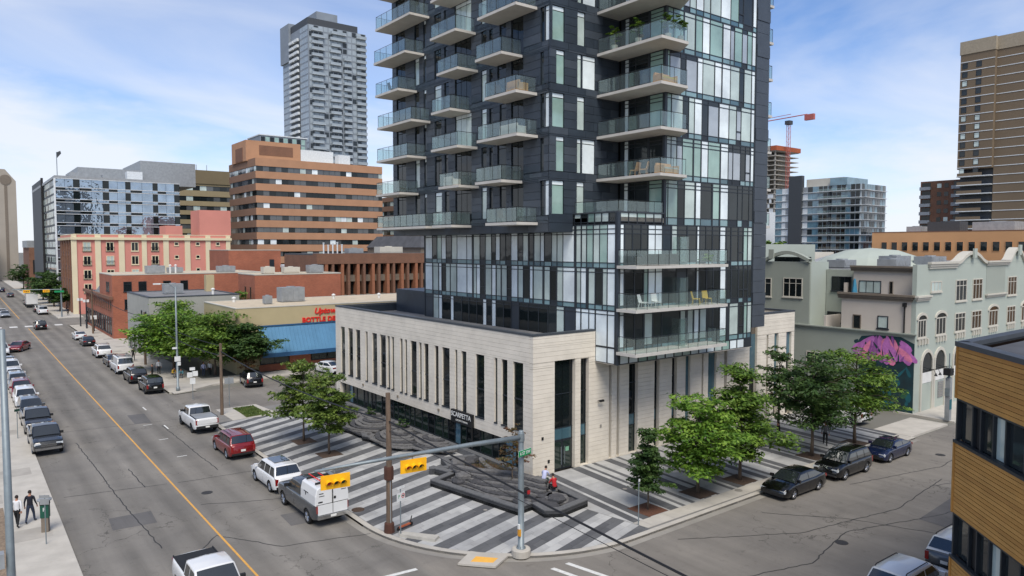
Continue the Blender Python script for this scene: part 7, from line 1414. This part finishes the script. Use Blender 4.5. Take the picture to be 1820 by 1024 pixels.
MB().add([(.16 + .13 * math.cos(2 * math.pi * k / n), -.047, 2.2 + .13 * math.sin(2 * math.pi * k / n)) for k in range(n)] + [(.16 + .09 * math.cos(2 * math.pi * k / n), -.047, 2.2 + .09 * math.sin(2 * math.pi * k / n)) for k in range(n)], [(k, (k + 1) % n, n + (k + 1) % n, n + k) for k in range(n)]).build('red_ring', 'sign_red', ps_); MB().box(.1, .22, -.05, -.046, 2.16, 2.24).build('arrow', 'black', ps_)
mat('slab_pale', rgb(176, 172, 162), .9, noise_amt=.1); wbuild(MB().prism([(18.3, 33.6), (18.6, 33.9), (19.3, 31.7), (18.75, 31.55)], KH, KH + .16), 'post_slab', 'slab_pale', ps_)
sign_post('parking_sign', 'stacked white parking plates beyond the white pickup', 18.7, 77.2, 3.3, [(-.5, .0, 2.3, 2.8, 'sign_white'), (.02, .5, 2.4, 2.9, 'sign_white'), (-.25, .25, 1.6, 2.2, 'sign_white'), (-.25, .25, 3.0, 3.3, 'sign_white')], -10)
sign_post('parking_sign', 'pair of plates seen from behind beside the grass bed', 20.7, 71.8, 2.9, [(-.42, -.02, 2.2, 2.8, 'metal_grey'), (.02, .42, 2.2, 2.8, 'metal_grey')], -10)
sign_post('bare_post', 'thin bare metal post near the conical tree', 29.6, 26.95, 2.6, [(-.06, .06, 2.45, 2.6, 'sign_white')])
sign_post('parking_sign', 'small plates on a post beside the parking meter', 3.3, 43.9, 2.6, [(-.25, .25, 2.45, 2.6, 'metal_grey'), (-.22, .22, 2.1, 2.4, 'metal_grey')], -30)
sign_post('parking_sign', 'small green plate beside the left parked pickups', 3.6, 70.0, 2.4, [(-.2, .2, 2.2, 2.4, 'lens_green')], 20)
PM = thing('parking_meter', 'green parking pay station with grey rounded hood on the left pavement', 'parking meter', (3.45, 45.9, KH), R(-20)); MB().lathe([(.24, 0), (.2, .12), (.17, .9)], 10).build('pedestal', 'rust_band', PM) if False else MB().box(-.17, .17, -.14, .14, 0, .8).build('pedestal', 'taupe', PM); MB().box(-.2, .2, -.16, .16, .8, 1.5).build('cabinet', 'meter_green', PM); MB().box(-.21, .21, -.17, .17, 1.5, 1.72).build('screen', 'black', PM); MB().lathe([(.01, .12), (.22, .1), (.36, .0), (.34, -.05)], 12, (0, -.05, 1.8)).build('hood', 'metal_grey', PM)
text('parking_letter', 'P', .3, 'sign_white', PM, (0, -.165, 1.25), (R(90), 0, 0), .002)
NP = thing('signal_pole', 'galvanised signal and lamp pole at the left edge', 'traffic pole', (1.05, 22.45, KH)); NP.location = (.94, 23.4, KH)
MB().lathe([(.16, 0), (.16, .1), (.13, .12), (.105, 6), (.075, 13.2)], 12).build('shaft', 'galv', NP, True); MB().lathe([(.26, -.02), (.26, .06)], 12, (.0, -.28, 6.2), 'Y').build('flange', 'galv', NP); MB().tube([(0, -.2, 6.15), (.35, -5, 5.95), (.6, -8, 5.9)], [.13, .10, .07], 10).build('mast_arm', 'galv', NP, True); MB().tube([(0, 0, 12.9), (-.4, .2, 13.3), (-2, .3, 13.5)], .05, 6).build('lamp_arm', 'galv', NP)
signal(1.72, 19.7, 5.45, 'yellow traffic signal cut by the bottom left corner', 190)
MB().box(-.25, -.14, -.15, .15, 6.8, 7.2).build('junction_box', 'metal_grey', NP)
BB = thing('bike_box', 'tall grey service post with teal poster by the arcade pavement', 'post', (69.7, 26.9, KH)); MB().box(-.22, .22, -.2, .2, 0, 3.8).build('column', 'metal_grey', BB); MB().box(-.23, .23, -.21, -.205, 1.0, 1.9).build('poster', 'mural_teal', BB); MB().lathe([(.2, 3.81), (.06, 4.0), (.05, 6.0)], 8).build('mast', 'galv', BB); MB().box(-.3, -.22, -.2, .2, 2.2, 2.9).build('cabinet', 'galv', BB)
wbuild(MB().box(69.2, 69.9, 26.6, 27.2, 4.2, 4.8), 'camera_cluster', 'black', BB)
SCO = thing('scooter', 'red and black rental scooter lying at the wooden pole', 'scooter', (18.75, 34.35, KH), R(15)); MB().box(-.1, .75, -.07, .07, .14, .2).build('deck', 'rust', SCO); MB().tube([(.75, 0, .16), (.9, 0, .55)], .03, 6).build('stem', 'black', SCO)
for xx in (-.1, .85): MB().lathe([(.11, -.03), (.11, .03)], 12, (xx, 0, .11), 'Y').build('wheel', 'tyre', SCO)
for x, y, s in ((18.3, 38.6, .38), (38.9, 27.0, .25), (24.2, 34.0, .12), (33.4, 31.6, .15)): struct(MB().lathe([(s, KH + .002), (s, KH + .014)], 18, (x, y, 0)).build('manhole_cover', 'soil' if s > .3 else 'concrete_dark'))
for k, (x, y) in enumerate(((19.6, 158), (19.2, 163), (20.0, 152))): T = thing('kiosk_post', ['dark post by the far crossing corner', 'second dark post by the far crossing', 'white topped post by the warehouse'][k], 'post', (x, y, KH)); MB().lathe([(.16, 0), (.12, .4), (.1, 5.5 if k < 2 else 2.6)], 8).build('shaft', 'mullion', T); MB().box(-.5, .5, -.06, .06, 5.0 if k < 2 else 2.2, 5.5 if k < 2 else 2.9).build('plate', 'sign_white', T)
FS = thing('signal_pole', 'distant signal pole with mast arm over the avenue', 'traffic pole', (18.6, 188, KH)); MB().tube([(0, 0, 0), (0, 0, 6.5)], .16, 8).build('shaft', 'galv', FS); MB().tube([(0, 0, 6.1), (-9, 0, 6.3)], .09, 6).build('mast_arm', 'galv', FS)
for k, x in enumerate((12.2, 15.8)):
    T = thing('traffic_signal', ['distant orange signal over the left lane', 'distant orange signal over the right lane'][k], 'traffic light', (x, 187.8, 6.0), 0, 'distant traffic signals'); MB().box(-.62, .62, 0, .05, -.3, .3).build('backboard', 'signal_yellow', T); MB().box(-.5, .5, .05, .3, -.18, .18).build('housing', 'signal_yellow', T)
    for i in range(3): MB().box(-.4 + i * .3, -.2 + i * .3, -.02, -.001, -.1, .1).build('lens', ('lens_red', 'lens_amber', 'lens_green')[i], T)
T = thing('street_name_sign', 'distant green street name plate', 'sign', (18.2, 187.6, 5.8)); MB().box(-.9, .9, -.03, .03, -.2, .2).build('plate', 'sign_green', T)
# ================================================================ balcony furniture
mat('wicker', rgb(70, 66, 62), .9, noise_amt=.2, scale=12); mat('cushion', rgb(180, 176, 168), .9); mat('wood_light', rgb(186, 140, 92), .8); mat('yellow_cloth', rgb(190, 160, 60), .9); mat('blue_cloth', rgb(70, 96, 130), .9)
def chair(label, x, y, z, m, rz=0, group=None):
    T = thing('chair', label, 'chair', (x, y, z), R(rz), group); MB().box(-.25, .25, -.25, .25, .38, .44).build('seat', m, T); MB().add([(-.25, .22, .44), (.25, .22, .44), (.22, .36, .95), (-.22, .36, .95), (-.25, .27, .44), (.25, .27, .44), (.22, .41, .95), (-.22, .41, .95)], [(0, 1, 2, 3), (4, 7, 6, 5), (0, 3, 7, 4), (1, 5, 6, 2), (3, 2, 6, 7)]).build('backrest', m, T)
    for sx_ in (-1, 1):
        for sy_ in (-1, 1): MB().tube([(sx_ * .22, sy_ * .22, .38), (sx_ * .26, sy_ * .27, 0)], .02, 5).build('leg', m, T)
    return T
chair('white moulded chair left on the middle long balcony', 37.3, 33.7, 11.33, 'white_paint', 20); chair('white moulded chair right on the middle long balcony', 38.6, 33.7, 11.33, 'white_paint', -15)
chair('yellow chair left on the middle long balcony beyond the screen', 43.1, 33.8, 11.33, 'yellow_cloth', 30); chair('yellow chair right on the middle long balcony beyond the screen', 44.2, 33.7, 11.33, 'yellow_cloth', -20)
def sofa(label, x, y, z, w, m, rz=0, cm='cushion'):
    T = thing('outdoor_sofa', label, 'sofa', (x, y, z), R(rz)); MB().box(-w / 2, w / 2, -.4, .4, .05, .34).build('base', m, T); MB().box(-w / 2, w / 2, .28, .42, .341, .78).build('backrest', m, T); MB().box(-w / 2 + .05, w / 2 - .05, -.38, .26, .341, .46).build('cushion', cm, T)
    for s in (-1, 1): MB().box(s * w / 2 - .06, s * w / 2 + .06, -.4, .42, .05, .6).build('armrest', m, T)
sofa('dark wicker sofa on the upper long balcony', 37.6, 33.4, 14.28, 2.0, 'wicker', 180); sofa('dark wicker seat behind the upper long balcony screen', 39.4, 33.4, 14.28, 1.2, 'wicker', 180); sofa('pale wooden sofa on the recess balcony above the terrace', 39.6, 33.75, LV[7] + .17, 1.5, 'wood_light', 0); sofa('wooden bench with yellow cushion on the second recess balcony', 39.4, 33.8, LV[9] + .17, 1.5, 'wood_light', 0, 'yellow_cloth'); sofa('pale covered sofa on the dark block balcony', 32.4, 42.0, LV[8] + .03, 2.0, 'cushion', 90, 'cushion'); sofa('tan sofa on the third column balcony', 32.5, 41.6, LV[9] + .03, 1.4, 'wood_light', 90); sofa('covered furniture on the second column balcony', 32.4, 50.1, LV[7] + .03, 1.2, 'cushion', 90)
for k, (x, y, fl, lb) in enumerate(((32.6, 58.6, 7, 'chair on the lowest wrap balcony but one'), (32.5, 60.3, 10, 'chair on an upper left balcony'), (32.5, 43.5, 6, 'chair on the lowest third column balcony'), (32.6, 44.2, 9, 'chair beside the tan sofa'), (38.8, 36.0, 7, 'folding chair left on the recess balcony'), (38.8, 35.2, 7, 'folding chair right on the recess balcony'), (32.5, 50.6, 6, 'chair on the lowest second column balcony'))): chair(lb, x, y, LV[fl] + (.17 if x > 38 else .03), 'wood_light' if x > 38 else 'wicker', 60 + 30 * k)
for k, (y, x) in enumerate(((37.9, 38.6), (35.6, 38.6), (33.6, 39.4), (33.5, 40.6))):
    tree(['potted shrub at the inner end of the plant balcony', 'potted shrub at the middle of the plant balcony', 'potted shrub near the corner of the plant balcony', 'potted shrub at the outer end of the plant balcony'][k], x, y, 1.9, .5, z0=LV[10] + .16, leaf='leaf_mid', n=700, ls=.09, trunk=.03, seed=70 + k, base=.9, name='potted_shrub', ncl=14, group='potted shrubs on the plant balcony'); MB().lathe([(.18, 0), (.24, .4)], 10).build('pot', 'cushion', bpy.data.objects[('potted_shrub' if k == 0 else 'potted_shrub.%03d' % k)])
tree('small planter shrub on the upper long balcony', 43.9, 33.4, .8, .5, z0=14.27, leaf='leaf_bright', n=500, ls=.07, trunk=.02, seed=80, base=.2, name='potted_shrub', ncl=10)
# ================================================================ people
mat('skin', rgb(170, 122, 98), .6); mat('hair_dark', rgb(34, 26, 22), .8); mat('cloth_white', rgb(205, 206, 208), .9); mat('cloth_navy', rgb(22, 26, 38), .9); mat('cloth_black', rgb(20, 20, 22), .9); mat('cloth_jeans', rgb(42, 52, 72), .9); mat('cloth_red', rgb(170, 30, 36), .9); mat('cloth_lav', rgb(176, 180, 208), .9); mat('cloth_yellow', rgb(200, 164, 60), .9); mat('cloth_teal', rgb(90, 140, 150), .9); mat('cloth_grey', rgb(88, 90, 94), .9); mat('shoe', rgb(30, 28, 28), .8); mat('cloth_green', rgb(44, 60, 48), .9)
def person(label, x, y, rz, J, top, bottom, z=KH, hair='hair_dark', shoes='shoe', sc=1.0, sleeves=True, name='person', cap=None):
    """J: joint positions in the body's own frame, facing +Y; one continuous skin grown over the joints"""
    T = thing(name, label, 'person', (x, y, z), R(rz))
    names = list(J.keys()); idx = {n: i for i, n in enumerate(names)}
    RAD = dict(pelvis=(.155, .12), waist=(.14, .11), chest=(.175, .125), neckbase=(.10, .085), neck=(.055, .06), headlow=(.075, .085), headmid=(.082, .10), headtop=(.06, .075), nose=(.02, .02),
               shL=(.07, .07), shR=(.07, .07), elL=(.047, .047), elR=(.047, .047), wrL=(.033, .03), wrR=(.033, .03), paL=(.045, .026), paR=(.045, .026), fiL=(.03, .018), fiR=(.03, .018), thL=(.012, .012), thR=(.012, .012),
               hipL=(.105, .105), hipR=(.105, .105), knL=(.068, .068), knR=(.068, .068), anL=(.045, .05), anR=(.045, .05), toL=(.045, .035), toR=(.045, .035))
    ED = [('pelvis', 'waist'), ('waist', 'chest'), ('chest', 'neckbase'), ('neckbase', 'neck'), ('neck', 'headlow'), ('headlow', 'headmid'), ('headmid', 'headtop'), ('headmid', 'nose')]
    for s in 'LR': ED += [('neckbase', 'sh' + s), ('sh' + s, 'el' + s), ('el' + s, 'wr' + s), ('wr' + s, 'pa' + s), ('pa' + s, 'fi' + s), ('pa' + s, 'th' + s), ('pelvis', 'hip' + s), ('hip' + s, 'kn' + s), ('kn' + s, 'an' + s), ('an' + s, 'to' + s)]
    me = bpy.data.meshes.new('body_skeleton'); me.from_pydata([J[n] for n in names], [(idx[a], idx[b]) for a, b in ED], [])
    o = bpy.data.objects.new('body_tmp', me); col.objects.link(o)
    sk = o.modifiers.new('skin', 'SKIN'); sk.use_smooth_shade = True
    for n in names: v = me.skin_vertices[0].data[idx[n]]; v.radius = RAD[n]; v.use_root = (n == 'pelvis')
    o.modifiers.new('sub', 'SUBSURF').levels = 1
    dg = bpy.context.evaluated_depsgraph_get(); bm_ = bpy.data.meshes.new_from_object(o.evaluated_get(dg)); bpy.data.objects.remove(o); bpy.data.meshes.remove(me)
    bm_.name = 'body'; bm_.materials.clear()
    for m in ('skin', top, bottom, shoes): bm_.materials.append(MATS[m])
    seg = []
    for a, b in ED:
        k = 0
        if a in ('waist', 'chest', 'pelvis') and b in ('waist', 'chest', 'neckbase'): k = 1
        if b.startswith('sh') or (a.startswith('sh')) or (sleeves and a.startswith('el')): k = 1
        if b.startswith('hip') or a.startswith('hip') or a.startswith('kn'): k = 2
        if a.startswith('an'): k = 3
        seg.append((Vector(J[a]), Vector(J[b]), k))
    for p in bm_.polygons:
        c = p.center; best = 1e9; kk = 0
        for a, b, k in seg:
            ab = b - a; t = max(0, min(1, (c - a).dot(ab) / max(1e-9, ab.length_squared))); d = (a + ab * t - c).length
            if d < best: best = d; kk = k
        p.material_index = kk; p.use_smooth = True
    link('body', bm_, T)
    h = Vector(J['headmid']); ht = Vector(J['headtop'])
    hm = MB(); V = []
    for i in range(6):
        for j in range(12):
            th_ = math.pi * .62 * i / 5; ph = 2 * math.pi * j / 12; V.append((h.x + .092 * math.sin(th_) * math.cos(ph), h.y - .012 + .108 * math.sin(th_) * math.sin(ph) * (1 if math.sin(ph) < 0 or th_ < .9 else .45), h.z + .03 + .105 * math.cos(th_)))
    hm.add(V, [(i * 12 + j, i * 12 + (j + 1) % 12, (i + 1) * 12 + (j + 1) % 12, (i + 1) * 12 + j) for i in range(5) for j in range(12)]); hm.build('hair' if not cap else 'cap', cap or hair, T, True)
    T.scale = (sc, sc, sc)
    return T
def joints(walk=0.0, lean=0.0, arms=(0.15, -0.15)):
    """upright figure 1.75 m tall; walk swings the legs, arms = forward swing of each hand"""
    J = dict(pelvis=(0, 0, .95), waist=(0, .0, 1.08), chest=(0, lean * .6, 1.3), neckbase=(0, lean * .8, 1.44), neck=(0, lean, 1.5), headlow=(0, lean + .02, 1.57), headmid=(0, lean + .02, 1.65), headtop=(0, lean + .01, 1.72), nose=(0, lean + .12, 1.63))
    for s, k, a in (('L', -1, arms[0]), ('R', 1, arms[1])):
        w = walk * (1 if s == 'L' else -1)
        J['sh' + s] = (k * .18, lean * .8, 1.42); J['el' + s] = (k * .24, lean + a * .4 - .03, 1.15); J['wr' + s] = (k * .25, lean + a * 1.0 + .05, .92); J['pa' + s] = (k * .25, lean + a * 1.1 + .07, .84); J['fi' + s] = (k * .245, lean + a * 1.15 + .09, .77); J['th' + s] = (k * .21, lean + a * 1.1 + .11, .83)
        J['hip' + s] = (k * .09, 0, .9); J['kn' + s] = (k * .1, w * .55 + .04, .5); J['an' + s] = (k * .1, w * 1.0 - (.06 if w < 0 else 0), .085 + (.06 if w < 0 else 0)); J['to' + s] = (k * .12, w * 1.0 + .17 - (.03 if w < 0 else 0), .035)
    return J
def sitting(bend=.25, seat=.45):
    d = .95 - seat - .1
    J = dict(pelvis=(0, 0, .0), waist=(0, bend * .2, .14), chest=(0, bend * .6, .36), neckbase=(0, bend, .48), neck=(0, bend * 1.15, .54), headlow=(0, bend * 1.3 + .02, .60), headmid=(0, bend * 1.4 + .03, .68), headtop=(0, bend * 1.4 + .02, .75), nose=(0, bend * 1.4 + .13, .65))
    J = {k: (v[0], v[1], v[2] + seat + .1) for k, v in J.items()}; b = seat + .1
    for s, k in (('L', -1), ('R', 1)):
        J['sh' + s] = (k * .18, bend, b + .46); J['el' + s] = (k * .23, bend + .12, b + .2); J['wr' + s] = (k * .12, bend + .32, b + .16); J['pa' + s] = (k * .09, bend + .39, b + .16); J['fi' + s] = (k * .06, bend + .45, b + .16); J['th' + s] = (k * .05, bend + .38, b + .2)
        J['hip' + s] = (k * .1, .03, b - .02); J['kn' + s] = (k * .13, .44, b + .03); J['an' + s] = (k * .12, .48, .085); J['to' + s] = (k * .13, .65, .035)
    return J
person('person in white shirt and dark trousers walking on the left pavement', 2.28, 47.6, -20, joints(.28, .02, (.12, -.2)), 'cloth_white', 'cloth_black', sc=1.0)
person('person in black jacket and jeans walking on the left pavement', 2.9, 47.9, -25, joints(-.26, .02, (-.1, .15)), 'cloth_navy', 'cloth_jeans', sc=1.04)
person('person in pale lavender shirt sitting on the fountain rocks', 28.95, 34.35, -60, sitting(.3, .42), 'cloth_lav', 'cloth_green', z=.36)
person('person in red jersey sitting on the fountain rocks', 28.75, 33.05, -10, sitting(.15, .42), 'cloth_red', 'cloth_black', z=.3)
text('jersey_number', '93', .2, 'cloth_white', bpy.data.objects['person.003'], (0, -.075, .86), (R(82), 0, 0), .001, bold=.004) if False else None
person('person in dark clothes walking between the street trees', 53.4, 29.3, 120, joints(.3, .03), 'cloth_grey', 'cloth_black', sc=1.03)
person('person in black standing beside the podium trees', 50.6, 31.6, 60, joints(.1), 'cloth_black', 'cloth_black')
person('second person in black behind the podium trees', 48.8, 32.2, 30, joints(.18), 'cloth_black', 'cloth_black')
person('person in white shirt standing by the left driveway trees', 19.3, 95.5, 180, joints(.05), 'cloth_white', 'cloth_black')
person('person in yellow top sitting under the driveway trees', 20.1, 92.2, 200, sitting(.25, .3), 'cloth_yellow', 'cloth_grey')
person('person in pale teal sitting on the driveway pavement', 20.9, 91.3, 160, sitting(.3, .25), 'cloth_teal', 'cloth_grey')
person('person in pale blue top near the driveway tree trunk', 23.2, 90.6, 190, joints(.0), 'cloth_lav', 'cloth_jeans', sc=.97)
person('person in white and dark beside the driveway tree trunk', 24.0, 90.9, 150, joints(.05), 'cloth_white', 'cloth_black', sc=.95)
person('person in black beside the parked black suv', 17.95, 92.3, 90, joints(.1), 'cloth_black', 'cloth_black')
person('person in black walking by the grey store', 18.9, 109, 0, joints(.22), 'cloth_black', 'cloth_black')
person('person near the far crossing posts', 19.9, 160.4, 0, joints(.1), 'cloth_black', 'cloth_jeans'); person('person with blue bag near the salmon building', 20.1, 191, 40, joints(.1), 'cloth_navy', 'cloth_black')
BG = thing('backpack', 'red and black backpack resting on the fountain ledge', 'bag', (26.9, 33.5, .62)); MB().lathe([(.16, 0), (.2, .12), (.19, .34), (.1, .44)], 10).build('bag_body', 'cloth_black', BG, True); MB().box(-.1, .1, -.22, -.17, .08, .3).build('pocket', 'cloth_red', BG)
